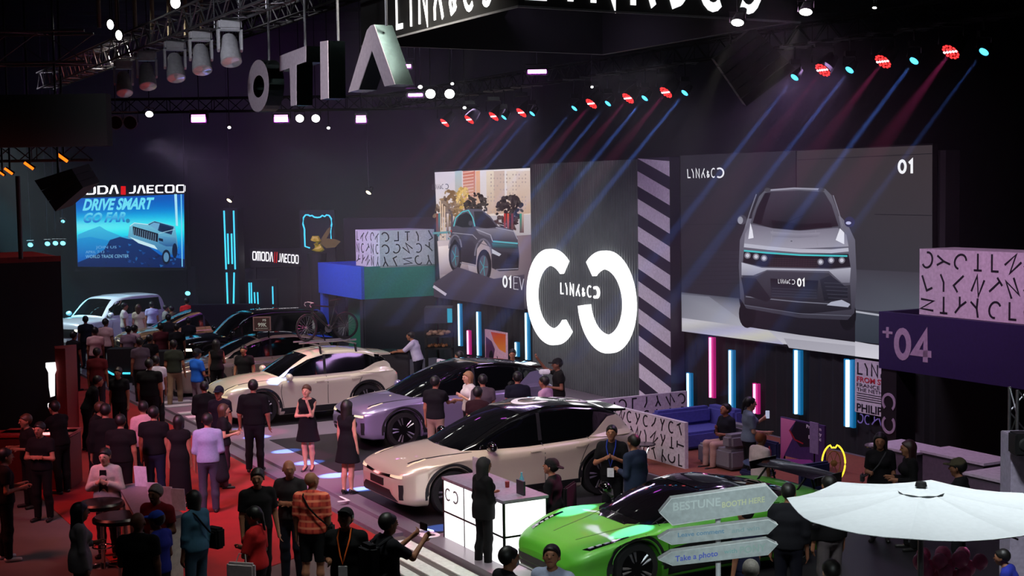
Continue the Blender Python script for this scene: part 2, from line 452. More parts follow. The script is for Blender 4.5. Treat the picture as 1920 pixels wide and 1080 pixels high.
class Sdf:
    def __init__(s): s.pr = []
    def cap(s, a, b, r1, r2, k=.03, side=None, sc=1.0, clips=()):
        """rounded cone a->b; side/sc widens it along one direction; clips = (point, outward normal)"""
        s.pr.append((np.array(a, float), np.array(b, float), r1, r2, k, None if side is None else np.array(side, float), sc, clips)); return s
    def ball(s, c, r, k=.02, side=None, sc=1.0, clips=()):
        return s.cap(c, tuple(np.array(c, float)+(0, 0, 1e-4)), r, r, k, side, sc, clips)
    def mesh(s, h=.014, grow=0.0, cut=()):
        lo = np.min([np.minimum(p[0], p[1])-(max(p[2], p[3])*max(1, p[6])+grow+3*h) for p in s.pr], axis=0)
        hi = np.max([np.maximum(p[0], p[1])+(max(p[2], p[3])*max(1, p[6])+grow+3*h) for p in s.pr], axis=0)
        n = np.ceil((hi-lo)/h).astype(int)+1
        Fd = np.full(n, .3, dtype=np.float64)
        ax = [lo[k]+np.arange(n[k])*h for k in range(3)]
        for a, b, r1, r2, k, sd, sc, clips in s.pr:
            R = max(r1, r2)*max(1, sc)+grow+.07
            i0 = np.clip(((np.minimum(a, b)-R-lo)/h).astype(int), 0, n-1); i1 = np.clip(((np.maximum(a, b)+R-lo)/h).astype(int)+2, 1, n)
            X, Y, Z = np.meshgrid(*[ax[q][i0[q]:i1[q]] for q in range(3)], indexing='ij')
            ba = b-a; L2 = max(1e-9, ba@ba)
            qx, qy, qz = X-a[0], Y-a[1], Z-a[2]
            t = np.clip((qx*ba[0]+qy*ba[1]+qz*ba[2])/L2, 0, 1)
            qx = qx-t*ba[0]; qy = qy-t*ba[1]; qz = qz-t*ba[2]
            d2 = qx*qx+qy*qy+qz*qz
            if sd is not None:
                c = qx*sd[0]+qy*sd[1]+qz*sd[2]; d2 = d2+(1/sc**2-1)*c*c
            d = np.sqrt(np.maximum(d2, 0))-(r1+(r2-r1)*t)-grow
            for cp, cn in clips:
                cn = np.array(cn, float)/np.linalg.norm(cn)
                d = np.maximum(d, (X-cp[0])*cn[0]+(Y-cp[1])*cn[1]+(Z-cp[2])*cn[2])
            S_ = tuple(slice(i0[q], i1[q]) for q in range(3)); f = Fd[S_]
            hh = np.maximum(k-np.abs(f-d), 0)/k
            Fd[S_] = np.minimum(f, d)-hh*hh*k/4
        for cp, cn in cut:
            cn = np.array(cn, float)/np.linalg.norm(cn)
            X, Y, Z = np.meshgrid(*ax, indexing='ij')
            Fd = np.maximum(Fd, (X-cp[0])*cn[0]+(Y-cp[1])*cn[1]+(Z-cp[2])*cn[2])
        Fd[0] = Fd[-1] = .1; Fd[:, 0] = Fd[:, -1] = .1; Fd[:, :, 0] = Fd[:, :, -1] = .1
        return surface_nets(Fd, lo, h)
def np_mesh(name, V, Q, m):
    me = bpy.data.meshes.new(name)
    me.vertices.add(len(V)); me.vertices.foreach_set('co', np.asarray(V, dtype=np.float32).ravel())
    me.loops.add(len(Q)*4); me.loops.foreach_set('vertex_index', np.asarray(Q, dtype=np.int32).ravel())
    me.polygons.add(len(Q)); me.polygons.foreach_set('loop_start', np.arange(0, len(Q)*4, 4, dtype=np.int32))
    me.polygons.foreach_set('use_smooth', np.ones(len(Q), dtype=bool))
    me.materials.append(m); me.update(calc_edges=True); return me

ARM = {  # (upper arm direction, forearm direction); x outward, y forward, z up
 'down': ((.13, .0, -1), (.04, .16, -1)), 'loose': ((.22, -.05, -1), (.05, .35, -1)),
 'bent': ((.15, -.05, -1), (-.3, .9, .12)), 'chest': ((.3, .2, -1), (-.75, .6, .45)),
 'cross': ((.25, .25, -1), (-.95, .3, .1)), 'phone': ((.1, .75, -.55), (-.3, .75, .6)),
 'chin': ((-.05, .45, -.9), (-.22, .3, 1)), 'clasp': ((.22, .15, -1), (-.75, .7, -.25)),
 'reach': ((.05, .8, -.7), (-.05, 1, -.1)), 'up': ((.3, .5, .2), (-.1, .6, .8)), 'hold': ((.12, .1, -1), (-.15, .95, -.1)),
 'back': ((.2, -.35, -1), (-.6, -.4, -.6)), 'table': ((.25, .55, -.85), (-.3, .85, -.3)),
}
SKIN = {}
def skin(k):
    rgb = {0: (176, 124, 98), 1: (150, 100, 76), 2: (120, 78, 58), 3: (196, 148, 122)}[k]
    return mat('skin_tone_%s' % 'abcd'[k], rgb, .55, noise=.05, spec=.3)
def cloth(rgb, rough=.9):
    return mat('cloth_%d_%d_%d' % tuple(rgb), rgb, rough, noise=.07, scale=30, spec=.2)
def plaid(name, a, b, c):
    """woven check cloth"""
    if name in _M: return _M[name]
    m = bpy.data.materials.new(name); m.use_nodes = True; nt = m.node_tree; bs = nt.nodes['Principled BSDF']
    tc = nt.nodes.new('ShaderNodeTexCoord'); bs.inputs['Roughness'].default_value = .9
    mx = nt.nodes.new('ShaderNodeMixRGB'); mx2 = nt.nodes.new('ShaderNodeMixRGB')
    mx.inputs[1].default_value = (*s2l(a), 1); mx.inputs[2].default_value = (*s2l(b), 1); mx2.inputs[2].default_value = (*s2l(c), 1)
    for d_, M_ in (('X', mx), ('Z', mx2)):
        w = nt.nodes.new('ShaderNodeTexWave'); w.bands_direction = d_; w.inputs['Scale'].default_value = 3.4
        r = nt.nodes.new('ShaderNodeValToRGB'); r.color_ramp.elements[0].position = .72; r.color_ramp.elements[1].position = .8
        nt.links.new(tc.outputs['Object'], w.inputs['Vector']); nt.links.new(w.outputs['Fac'], r.inputs['Fac']); nt.links.new(r.outputs['Color'], M_.inputs[0])
    nt.links.new(mx.outputs[0], mx2.inputs[1]); nt.links.new(mx2.outputs[0], bs.inputs['Base Color']); _M[name] = m; return m
HAIRK = mat('hair_black', (14, 11, 10), .5, noise=.3, scale=60)
HAIRG = mat('hair_grey', (120, 115, 108), .6, noise=.2, scale=60)
HAIRB = mat('hair_brown', (70, 45, 28), .5, noise=.25, scale=60)
EYE = mat('eye_dark', (12, 9, 8), .2, noise=0); LIP = mat('lip', (120, 60, 55), .5, noise=0)

def person(loc, face, label, h=1.7, sex='m', sk=1, top=(20, 20, 22), low=(20, 20, 24), shoe=(20, 18, 18), hair='short', hm=None,
           arms=('down', 'down'), sleeve=.6, legs='stand', dress=None, shorts=False, skirt=None, lean=0., build=1.0, look=0., nod=0., jacket=False,
           group='visitors on the show floor', topm=None, vox=None, hold=None, extra=None):
    loc = Vector(loc)
    k = h/1.72
    rz = math.radians(face)
    root = empty('person', loc, rz, label, 'person', group)
    dist = loc.length
    vox = vox or (.0125 if dist < 21 else .015 if dist < 30 else .021)
    bw = build*(1.0 if sex == 'm' else .9)
    sh = (.178 if sex == 'm' else .155)*(.5+.5*build); hipx = .09 if sex == 'm' else .095
    V3 = lambda x, y, z: np.array((x, y, z), float)
    ln = math.radians(lean)
    sit = legs == 'sit'
    hz = .50 if sit else .93   # hips rest just above a 0.42 m seat
    def T(x, y, z):      # trunk frame: rotates about the hips
        dz = z-.93
        return V3(x, y*math.cos(ln)+dz*math.sin(ln), hz+dz*math.cos(ln)-y*math.sin(ln))*k
    X = V3(1, 0, 0)
    body = Sdf(); K = .05*k
    pel, wai, che = T(0, 0, .95), T(0, .005, 1.12), T(0, 0, 1.30)
    rp, rw, rc = (.115, .105, .118) if sex == 'm' else (.118, .088, .105)
    rp *= (1+build)/2; rw *= build; rc *= (1+build)/2
    trunk = [(pel, wai, rp, rw, 1.38), (wai, che, rw, rc, 1.34), (che, T(0, -.01, 1.40), rc, .075, 1.5)]
    for a, b, r1, r2, sc in trunk: body.cap(a, b, r1*k, r2*k, K, X, sc)
    if sex == 'f':
        for sx in (-1, 1): body.ball(T(sx*.075, .085, 1.275), .062*k, .04)
    nk, hd = T(0, -.005, 1.43), T(0, .02, 1.505)
    body.cap(T(0, -.01, 1.40), hd, .062*k, .05*k, .035)
    for sx in (-1, 1): body.cap(T(0, -.015, 1.43), T(sx*sh*.85, -.01, 1.395), .042*k, .05*k, .05)
    # head, turned by look and nod
    lk, nd = math.radians(look), math.radians(nod)
    KH = 1.09
    def Hd(x, y, z):     # head frame (origin at the head centre)
        x, y, z = x*KH, y*KH, z*KH
        y2 = y*math.cos(nd)+z*math.sin(nd); z2 = z*math.cos(nd)-y*math.sin(nd)
        x3 = x*math.cos(lk)-y2*math.sin(lk); y3 = x*math.sin(lk)+y2*math.cos(lk)
        return T(0, .028, 1.602)+V3(x3, y3, z2)*k
    HX = (Hd(1, 0, 0)-Hd(0, 0, 0)); HX = HX/np.linalg.norm(HX)
    def D_(x, y, z): v = Hd(x, y, z)-Hd(0, 0, 0); return v/np.linalg.norm(v)
    body.cap(Hd(0, -.015, .03), Hd(0, .02, .005), .096*k, .085*k, .03, HX, .86)
    body.cap(Hd(0, .03, -.03), Hd(0, .047, -.075), .063*k, .039*k, .03, HX, 1.1)
    body.cap(Hd(0, .093, .015), Hd(0, .112, -.018), .009*k, .015*k, .012)
    body.cap(Hd(-.03, .09, .032), Hd(.03, .09, .032), .012*k, .012*k, .015)
    for sx in (-1, 1): body.cap(Hd(sx*.077, -.005, .015), Hd(sx*.08, -.008, -.02), .014*k, .012*k, .008)
    # arms
    arm = []
    for i, sx in enumerate((-1, 1)):
        u, v = ARM[arms[i]] if isinstance(arms[i], str) else arms[i]
        S_ = T(sx*sh, -.005, 1.385)
        u = np.array(u, float)*(sx, 1, 1); v = np.array(v, float)*(sx, 1, 1); u /= np.linalg.norm(u); v /= np.linalg.norm(v)
        E_ = S_+u*.29*k; W_ = E_+v*.25*k
        body.cap(S_, E_, .052*k*bw, .038*k*bw, .035); body.cap(E_, W_, .039*k*bw, .026*k, .02)
        # hand: palm, four fingers and a thumb
        n_ = np.cross(v, u if abs(u@v) < .95 else V3(0, 1, .2)); n_ /= max(1e-6, np.linalg.norm(n_)); side = np.cross(n_, v)
        pm = W_+v*.085*k
        body.cap(W_+v*.012*k, pm, .022*k, .024*k, .012, side, 1.45)
        gr = .75 if (hold and hold[i]) else .28
        pn = n_*(-1 if sx > 0 else 1)
        for q in range(4):
            o = (q-1.5)*.019*k; L1 = (.040, .046, .043, .034)[q]*k
            b0 = pm+side*o+v*.008*k; d1 = v*math.cos(gr)+pn*math.sin(gr); b1 = b0+d1*L1
            d2 = v*math.cos(gr*2.4)+pn*math.sin(gr*2.4); b2 = b1+d2*L1*.8
            body.cap(b0, b1, .0092*k, .0086*k, .004); body.cap(b1, b2, .0086*k, .0075*k, .004)
        th0 = W_+v*.03*k+side*.024*k*(1); th1 = th0+(v*.7+side*.6+pn*.35)*.034*k; th2 = th1+(v*.95+side*.1+pn*.4)*.028*k
        body.cap(th0, th1, .0115*k, .0105*k, .006); body.cap(th1, th2, .0105*k, .0085*k, .004)
        arm.append((S_, E_, W_, u, v, pm))
    # legs
    leg = []
    for i, sx in enumerate((-1, 1)):
        hj = V3(sx*hipx, 0, .91 if not sit else hz-.02)*k
        if sit: kn = V3(sx*.12, .42, .50)*k; an = V3(sx*.12, .44, .08)*k; ft = V3(0, 1, 0)
        elif legs == 'walk': o = .20 if sx > 0 else -.22; kn = V3(sx*.09, o*.65+.05, .49)*k; an = V3(sx*.085, o, .09)*k; ft = V3(0, 1, -.1)
        elif legs == 'wide': kn = V3(sx*.15, .02, .49)*k; an = V3(sx*.19, -.01, .085)*k; ft = V3(sx*.25, 1, -.1)
        elif legs == 'heels': kn = V3(sx*.075, .02, .50)*k; an = V3(sx*.06, -.01 + .03*sx, .12)*k; ft = V3(sx*.15, 1, -.45)
        else: kn = V3(sx*.10, .015, .49)*k; an = V3(sx*.105, -.02+.02*sx, .085)*k; ft = V3(sx*.2, 1, -.1)
        ft = ft/np.linalg.norm(ft)
        fr = .083 if sex == 'm' else .085
        body.cap(hj, kn, fr*k*bw, .053*k, .04); body.cap(kn, (kn+an)/2+V3(0, -.015, .04)*k, .053*k, .052*k, .03); body.cap((kn+an)/2+V3(0, -.015, .04)*k, an, .052*k, .034*k, .03)
        body.cap(an+V3(0, -.02, -.03)*k, an+ft*.15*k+V3(0, 0, -.045)*k, .034*k, .026*k, .02)
        leg.append((hj, kn, an, ft))
    V, Q = body.mesh(vox)
    bo = link('body', np_mesh('body', V, Q, skin(sk)), root)
    # ---- clothes
    sleeve_m = topm or cloth(top)
    hemz = .90 if skirt is None and not dress else .93
    tr = Sdf()
    g = .013*k
    for a, b, r1, r2, sc in trunk: tr.cap(a, b, r1*k+g, r2*k+g, K, X, sc)
    if sex == 'f':
        for sx in (-1, 1): tr.ball(T(sx*.075, .088, 1.275), .064*k+g, .05)
    for sx in (-1, 1): tr.cap(T(0, -.015, 1.44), T(sx*sh*.85, -.01, 1.395), .036*k+g, .05*k+g, .05)
    for (S_, E_, W_, u, v, pm) in arm:
        if sleeve <= 0: continue
        if sleeve <= 1:
            c_ = S_+u*.29*k*sleeve
            tr.cap(S_, E_, .056*k*bw+g, .044*k*bw+g*1.2, .04, clips=((c_, u),))
        else:
            c_ = E_+v*.25*k*min(1, sleeve-1)
            tr.cap(S_, E_, .056*k*bw+g, .042*k*bw+g, .04); tr.cap(E_, W_, .042*k*bw+g, .032*k+g, .03, clips=((c_, v),))
    if dress is None: tr.cap(T(0, 0, .97), T(0, 0, .88 if not sit else .93), rp*k*1.0+g*1.3, rp*k*1.02+g*1.3, .05, X, 1.36)
    if jacket: tr.cap(T(0, 0, 1.0), T(0, 0, .78 if not sit else .92), rp*k+g*2.0, rp*k*1.08+g*2.0, .05, X, 1.36)
    dn = T(0, 0, 0)-T(0, 0, 1); hem = T(0, 0, (.80 if jacket else hemz) if not sit else .94)
    cuts = [(hem, dn)] if dress is None else []
    neck_c = T(0, -.02, 1.492 if not sleeve == 0 else 1.465); cuts.append((neck_c, -dn+np.array((0, .3, 0))))
    if dress is not None:
        zb = dress; tr.cap(T(0, 0, 1.0), V3(0, 0, zb)*k, rp*k+g, (rp+(.08 if zb > .45 else .05))*k, .05, X, 1.3, clips=((V3(0, 0, zb)*k, (0, 0, -1)),))
    V, Q = tr.mesh(vox, cut=cuts)
    link('dress' if dress is not None else ('jacket' if jacket else 'shirt'), np_mesh('shirt', V, Q, sleeve_m), root)
    if dress is None:
        lo_ = Sdf()
        lo_.cap(T(0, 0, 1.02), V3(0, 0, hz-.03)*k, rw*k*1.02+g*.7, rp*k+g*.7, .05, X, 1.33)
        for (hj, kn, an, ft) in leg:
            d_ = (kn-hj)/np.linalg.norm(kn-hj)
            if shorts: lo_.cap(hj, kn, .086*k*bw+g, .066*k+g, .04, clips=((kn, d_),))
            elif skirt is None:
                lo_.cap(hj, kn, .084*k*bw+g*.8, .058*k+g, .04); d2 = (an-kn)/np.linalg.norm(an-kn)
                md = (kn+an)/2+V3(0, -.012, .04)*k; lo_.cap(kn, md, .058*k+g, .057*k+g, .03); lo_.cap(md, an, .057*k+g, .048*k+g, .03, clips=((an+d2*.03*k, d2),))
        if skirt is not None: lo_.cap(V3(0, 0, .95)*k, V3(0, 0, skirt)*k, rp*k+g, (rp+.05)*k, .05, X, 1.3, clips=((V3(0, 0, skirt)*k, (0, 0, -1)),))
        V, Q = lo_.mesh(vox)
        link('shorts' if shorts else 'skirt' if skirt is not None else 'trousers', np_mesh('trousers', V, Q, cloth(low)), root)
    for (hj, kn, an, ft) in leg:
        s_ = Sdf(); fz = V3(ft[0], ft[1], 0 if legs != 'heels' else ft[2])
        s_.cap(an+V3(0, -.035, -.045)*k, an+fz*.165*k+V3(0, 0, -.052)*k, .038*k, .032*k, .02, clips=((V3(0, 0, .004), (0, 0, -1)),))
        if legs == 'heels': s_.cap(an+V3(0, -.045, -.06)*k, V3(an[0]/k, an[1]/k-.045, .01)*k, .014*k, .008*k, .01)
        V, Q = s_.mesh(max(.012, vox*.8)); link('shoe', np_mesh('shoe', V, Q, mat('shoe_%d_%d_%d' % tuple(shoe), shoe, .5)), root)
    # ---- hair
    hmt = hm or HAIRK
    if hair not in ('bald', 'hijab'):
        H_ = Sdf()
        g2 = .014*k
        fcut = (Hd(0, .062, .045), D_(0, .66, -.75))
        H_.cap(Hd(0, -.018, .036), Hd(0, .018, .022), .096*k+g2, .087*k+g2, .02, HX, .88, clips=(fcut,))
        if hair == 'long':
            H_.cap(Hd(0, -.05, .0), Hd(0, -.075, -.28), .075*k, .055*k, .04, HX, 1.35)
            for sx in (-1, 1): H_.cap(Hd(sx*.075, -.01, .03), Hd(sx*.085, -.01, -.2), .026*k, .022*k, .03)
        elif hair == 'bob':
            H_.cap(Hd(0, -.04, .0), Hd(0, -.05, -.12), .08*k, .062*k, .04, HX, 1.15)
            for sx in (-1, 1): H_.cap(Hd(sx*.076, -.005, .03), Hd(sx*.08, -.005, -.09), .024*k, .02*k, .03)
        elif hair == 'bun':
            H_.ball(Hd(0, -.13, .03), .042*k, .02)
        elif hair == 'tail':
            H_.cap(Hd(0, -.11, .03), Hd(0, -.15, -.16), .03*k, .018*k, .03)
        V, Q = H_.mesh(min(vox, .015)); link('hair', np_mesh('hair', V, Q, hmt), root)
    if extra and 'cap' in extra:
        cc = cloth(extra['cap']); C_ = Sdf()
        C_.cap(Hd(0, -.016, .045), Hd(0, .016, .04), .107*k, .098*k, .02, HX, .9, clips=((Hd(0, 0, .035), D_(0, -.1, -1)),))
        bd = -1 if extra.get('capback') else 1
        C_.cap(Hd(0, .085*bd, .04), Hd(0, .15*bd, .03), .05*k, .045*k, .01, HX, 1.4, clips=((Hd(0, 0, .052), D_(0, 0, 1)), (Hd(0, 0, .034), D_(0, 0, -1))))
        V, Q = C_.mesh(.011); link('cap', np_mesh('cap', V, Q, cc), root)
    # ---- face
    if dist < 34:
        for sx in (-1, 1):
            b = MB(); c = Hd(sx*.031, .092, .013)
            b.lathe([(0, -.006*k), (.008*k, -.004*k), (.011*k, 0), (.008*k, .004*k), (0, .006*k)], 8, Matrix.Translation(Vector(c)))
            b.build('eye', EYE, root, True)
        b = MB(); b.tube([Hd(-.024, .085, -.052), Hd(0, .097, -.05), Hd(.024, .085, -.052)], .006*k, 6); b.build('mouth', LIP, root, True)
    root['k'] = k
    return root, dict(arm=arm, T=T, Hd=Hd, leg=leg, k=k, D=D_)
def strap(root, pts, w, m, name='strap', n=6):
    b = MB(); b.tube(pts, w, n); return b.build(name, m, root, True)
def to_world(root, p):
    return root.matrix_basis @ Vector(p)
# ---------------------------------------------------------------- cars
def smooth_arr(a, n=2):
    for _ in range(n):
        b = a.copy(); b[1:-1] = (a[:-2]+2*a[1:-1]+a[2:])/4; a = b
    return a
def itp(x, pts):
    pts = sorted(pts); return np.interp(x, [p[0] for p in pts], [p[1] for p in pts])
def decal(name, bv, A, B, mode, m, parent, off=.006, nv=5, nu=0, thick=.008):
    """panel between the 2-D outlines A and B laid on the bodywork; mode y+ y- (x,z), x+ x- (y,z), z (x,y)"""
    if nu:
        def rs(P_):
            P_ = np.array(P_, float); d = np.r_[0, np.cumsum(np.linalg.norm(np.diff(P_, axis=0), axis=1))]
            q = np.linspace(0, d[-1], nu+1); return [(np.interp(t, d, P_[:, 0]), np.interp(t, d, P_[:, 1])) for t in q]
        A, B = rs(A), rs(B)
    n = len(A); top = []; ok = []
    for j in range(nv+1):
        for i in range(n):
            a = A[i][0]+(B[i][0]-A[i][0])*j/nv; b = A[i][1]+(B[i][1]-A[i][1])*j/nv
            o, d = {'y+': ((a, 4, b), (0, -1, 0)), 'y-': ((a, -4, b), (0, 1, 0)), 'x+': ((6, a, b), (-1, 0, 0)), 'x-': ((-6, a, b), (1, 0, 0)), 'z': ((a, b, 4), (0, 0, -1))}[mode]
            best = None
            for q in bv:
                h = q.ray_cast(Vector(o), Vector(d))
                if h[0] is not None and (best is None or h[3] < best[3]): best = h
            if best is None: top.append(None); ok.append(False)
            else:
                nn = best[1]
                if nn.dot(Vector(d)) > 0: nn = -nn
                top.append((best[0], nn, Vector(d))); ok.append(True)
    V = []; mp = {}
    F = []
    for j in range(nv):
        for i in range(n-1):
            q = [j*n+i, j*n+i+1, (j+1)*n+i+1, (j+1)*n+i]
            if all(ok[k] for k in q):
                ps = [top[k][0] for k in q]
                dep = [abs((p-ps[0]).dot(top[q[0]][2])) for p in ps]
                if max(dep) > .6: continue
                F.append(q)
    used = sorted({k for f in F for k in f})
    for k in used:
        mp[k] = len(V); p, nn, d = top[k]; V.append(p+(nn-d).normalized()*off)
    F = [[mp[k] for k in f] for f in F]
    from collections import Counter
    ec = Counter(tuple(sorted((f[i], f[(i+1) % 4]))) for f in F for i in range(4))
    base = len(V); inv = {}
    for k in used: inv[mp[k]] = base+mp[k]
    V += [V[mp[k]]-(top[k][1]-top[k][2]).normalized()*thick*1.6 for k in used]
    for e, c in ec.items():
        if c == 1: F.append([e[0], e[1], inv[e[1]], inv[e[0]]])
    me = mesh(name, V, F, m); bm = bmesh.new(); bm.from_mesh(me); bmesh.ops.recalc_face_normals(bm, faces=bm.faces[:]); bm.to_mesh(me); bm.free()
    me.polygons.foreach_set('use_smooth', [True]*len(me.polygons)); me.set_sharp_from_angle(angle=math.radians(40))
    return link(name, me, parent)

SUV = dict(L=4.8, wb=2.9, xw=1.45, R=.375,
    hw=[(2.4, .62), (2.36, .74), (2.28, .83), (2.1, .90), (1.7, .95), (0, .965), (-1.6, .965), (-2.05, .92), (-2.28, .85), (-2.38, .76), (-2.4, .68)],
    zb=[(2.4, .40), (2.34, .27), (2.1, .21), (1, .2), (-1.2, .2), (-2.1, .25), (-2.34, .36), (-2.4, .5)],
    zs=[(2.4, .60), (2.37, .70), (2.28, .78), (2.0, .85), (1.4, .92), (.9, .96), (0, .97), (-1, 1.0), (-1.8, 1.06), (-2.2, 1.03), (-2.4, .88)],
    zt=[(2.4, .64), (2.37, .75), (2.28, .84), (2.0, .94), (1.5, 1.02), (1.0, 1.06), (0, 1.02), (-1.2, 1.04), (-1.9, 1.10), (-2.25, 1.06), (-2.4, .92)],
    gh=[(1.32, 1.02), (1.1, 1.12), (.7, 1.31), (.3, 1.47), (-.05, 1.575), (-.5, 1.63), (-1.0, 1.62), (-1.6, 1.54), (-1.95, 1.44), (-2.1, 1.33), (-2.25, 1.10), (-2.28, 1.02)],
    yb=[(1.32, .66), (.9, .80), (0, .86), (-1.4, .85), (-2.0, .76), (-2.28, .70)], tum=.30,
    ws=(1.27, .06), rg=(-1.98, -2.22), my=.89, mz=1.07)
def make_car(name, spec, label, paint, roofm=None, pillar=None, cladm=None, bar=True, group=None, wheelrim=None, style='lynk', spoiler=True):
    S = spec; L2 = S['L']/2; R = S['R']; wz = R; xw = (S['wb']/2+S.get('xo', 0), -S['wb']/2+S.get('xo', 0))
    root = empty(name, label=label, cat='car', group=group)
    xs = np.unique(np.round(np.r_[np.linspace(-L2, L2, 91), L2-np.array([0, .006, .02, .04, .07]), -L2+np.array([0, .006, .02, .04, .07]),
                   *[xc+np.linspace(-R-.06, R+.06, 27) for xc in xw]], 4))
    U = np.linspace(-L2, L2, 481)
    hw, zb, zs, zt = [itp(U, S[k]) for k in ('hw', 'zb', 'zs', 'zt')]
    def sm(a):
        b = smooth_arr(a, 260); c = smooth_arr(a, 14); e = np.clip((L2-np.abs(U))/.45, 0, 1)**2
        return np.interp(xs, U, b*e+c*(1-e))
    hw, zs, zt = sm(hw), sm(zs), sm(zt); zb = np.interp(xs, U, zb)
    RA = R+.045
    V = []; F = []
    prof = [(0, 0, 0), (.8, 0, 0), (.93, .0, 0), (.972, .06, 0), (.99, .22, 0), (.978, .45, 0), (.985, .66, 0), (1.0, .82, 0), (.99, .93, 0), (.955, 1, 0), (.86, 1, .42), (.62, 1, .78), (.3, 1, .95), (0, 1, 1)]
    np_ = len(prof)
    for i, x in enumerate(xs):
        ze = zb[i]; fl = 0
        for xc in xw:
            d = abs(x-xc)
            if d < RA: ze = max(ze, wz+math.sqrt(RA*RA-d*d))
            fl = max(fl, math.exp(-(d/.42)**4)*.022)
        ze = min(ze, zs[i]-.05)
        half = []
        for (a, b, c) in prof:
            z = ze+(zs[i]-ze)*b+(zt[i]-zs[i])*c
            half.append((a*(hw[i]+fl*(1 if a > .9 else 0)), z))
        ring = half+[(-y, z) for y, z in half[-2:0:-1]]
        V += [(x, y, z) for y, z in ring]
    nr = 2*np_-2
    for i in range(len(xs)-1):
        for j in range(nr): F.append((i*nr+j, i*nr+(j+1) % nr, (i+1)*nr+(j+1) % nr, (i+1)*nr+j))
    F.append(tuple(range(nr))); F.append(tuple((len(xs)-1)*nr+j for j in reversed(range(nr))))
    mb = MB(); mb.add(V, F); body = mb.build('body_shell', paint, root, True, 50)
    bvb = BVHTree.FromPolygons([Vector(v) for v in V], F)
    # cabin
    g = S['gh']; gx = np.unique(np.round(np.r_[np.linspace(min(p[0] for p in g), max(p[0] for p in g), 70)], 4))
    def topz(x): return float(itp(x, g))
    ts = smooth_arr(itp(gx, g), 3); top = lambda x: float(np.interp(x, gx, ts))
    V = []; F = []; NS = 22
    for x in gx:
        yb = float(itp(x, S['yb'])); zbel = float(np.interp(x, xs, zs))-.06
        zc0 = top(x); yc = yb-(zc0-zbel)*S['tum']
        sgn = .22 if x > -.4 else -.12
        def zz(y, zc0=zc0): return max(zbel, top(x+sgn*y*y)-.05*(y/.8)**2)
        yc = yb-(zz(yc)-zbel)*S['tum']
        pts = []
        for q in range(6): t = q/6*.86; pts.append((yb+(yc-yb)*t, zbel+(zz(yc)-zbel)*t))
        c0 = (yb+(yc-yb)*.86, zbel+(zz(yc)-zbel)*.86); c1 = (yc, zz(yc)); y2 = yc*.86; c2 = (y2, zz(y2))
        for q in range(6): t = q/6; pts.append(tuple((1-t)**2*c0[k]+2*t*(1-t)*c1[k]+t*t*c2[k] for k in (0, 1)))
        for q in range(10): y = y2*(1-q/9.); pts.append((y, zz(y)))
        V += [(x, y, z) for y, z in pts]+[(x, -y, z) for y, z in pts[-2::-1]]
    nr = 43
    for i in range(len(gx)-1):
        for j in range(nr-1): F.append((i*nr+j, i*nr+j+1, (i+1)*nr+j+1, (i+1)*nr+j))
    F.append(tuple(range(nr))); F.append(tuple((len(gx)-1)*nr+j for j in reversed(range(nr))))
    mb = MB(); mb.add(V, F); mb.build('cabin', pillar or paint, root, True, 50)
    bvg = BVHTree.FromPolygons([Vector(v) for v in V], F)
    bv = [bvb, bvg]
    sx = S.get('win', dict(t=[(.72, 1.20), (.2, 1.41), (-.35, 1.52), (-1.0, 1.52), (-1.45, 1.45), (-1.72, 1.37)], b=[(.92, 1.06), (.2, 1.045), (-.4, 1.05), (-1.0, 1.07), (-1.4, 1.10), (-1.72, 1.2)]))
    for md in ('y+', 'y-'):
        decal('side_window', bv, sx['t'], sx['b'], md, GLASS_D, root, nu=28, nv=6)
        for xb in S.get('pil', (-.28,)):
            decal('window_pillar', bv, [(xb+.035, 1.07), (xb, 1.52)], [(xb-.035, 1.07), (xb-.06, 1.52)], md, BLACK, root, nu=5, nv=1, off=.011)
        # cladding, seams, handle
        cl = cladm or BLACK
        for xc in xw:
            an = [math.radians(a) for a in np.linspace(-8, 188, 27)]
            decal('arch_trim', bv, [(xc+(RA+.075)*math.cos(a), wz+(RA+.075)*math.sin(a)) for a in an], [(xc+(RA+.003)*math.cos(a), wz+(RA+.003)*math.sin(a)) for a in an], md, cl, root, nv=2, off=.012, thick=.015)
        decal('sill_trim', bv, [(xw[0]-RA-.05, .36), (xw[1]+RA+.05, .36)], [(xw[0]-RA, .215), (xw[1]+RA, .215)], md, cl, root, nu=16, nv=2, off=.012, thick=.015)
        for pts in ([(.82, 1.0), (.86, .75), (.80, .38)], [(-.30, 1.03), (-.30, .38)], [(-1.22, 1.05), (-1.10, .82), (-1.0, .6)]):
            decal('door_seam', bv, [(a+.006, b) for a, b in pts], [(a-.006, b) for a, b in pts], md, BLACK, root, nu=8, nv=1, off=.002, thick=.002)
        for xh in (-.12, -1.02):
            decal('door_handle', bv, [(xh+.11, .93), (xh-.09, .94)], [(xh+.11, .905), (xh-.09, .915)], md, paint, root, nu=6, nv=2, off=.022, thick=.02)
    # windshield and rear glass
    wx, rx = S['ws']; n = 9
    ys = np.linspace(-1, 1, n)
    wl, wu = S.get('wsy', (.66, .52))
    decal('windshield', bv, [(wx-.19*(wl*y)**2-.02, wl*y) for y in ys], [(rx-.15*(wu*y)**2, wu*y) for y in ys], 'z', GLASS_D, root, nv=9)
    ra, rb = S['rg']
    decal('rear_window', bv, [(ra, .5*y) for y in ys], [(rb, .58*y) for y in ys], 'z', GLASS_D, root, nv=5)
    # roof panel in its own colour
    if roofm is not None:
        decal('roof', bv, [(rx-.03-.14*(.6*y)**2, .60*y) for y in ys], [(ra+.04, .56*y) for y in ys], 'z', roofm, root, nv=26, off=.008)
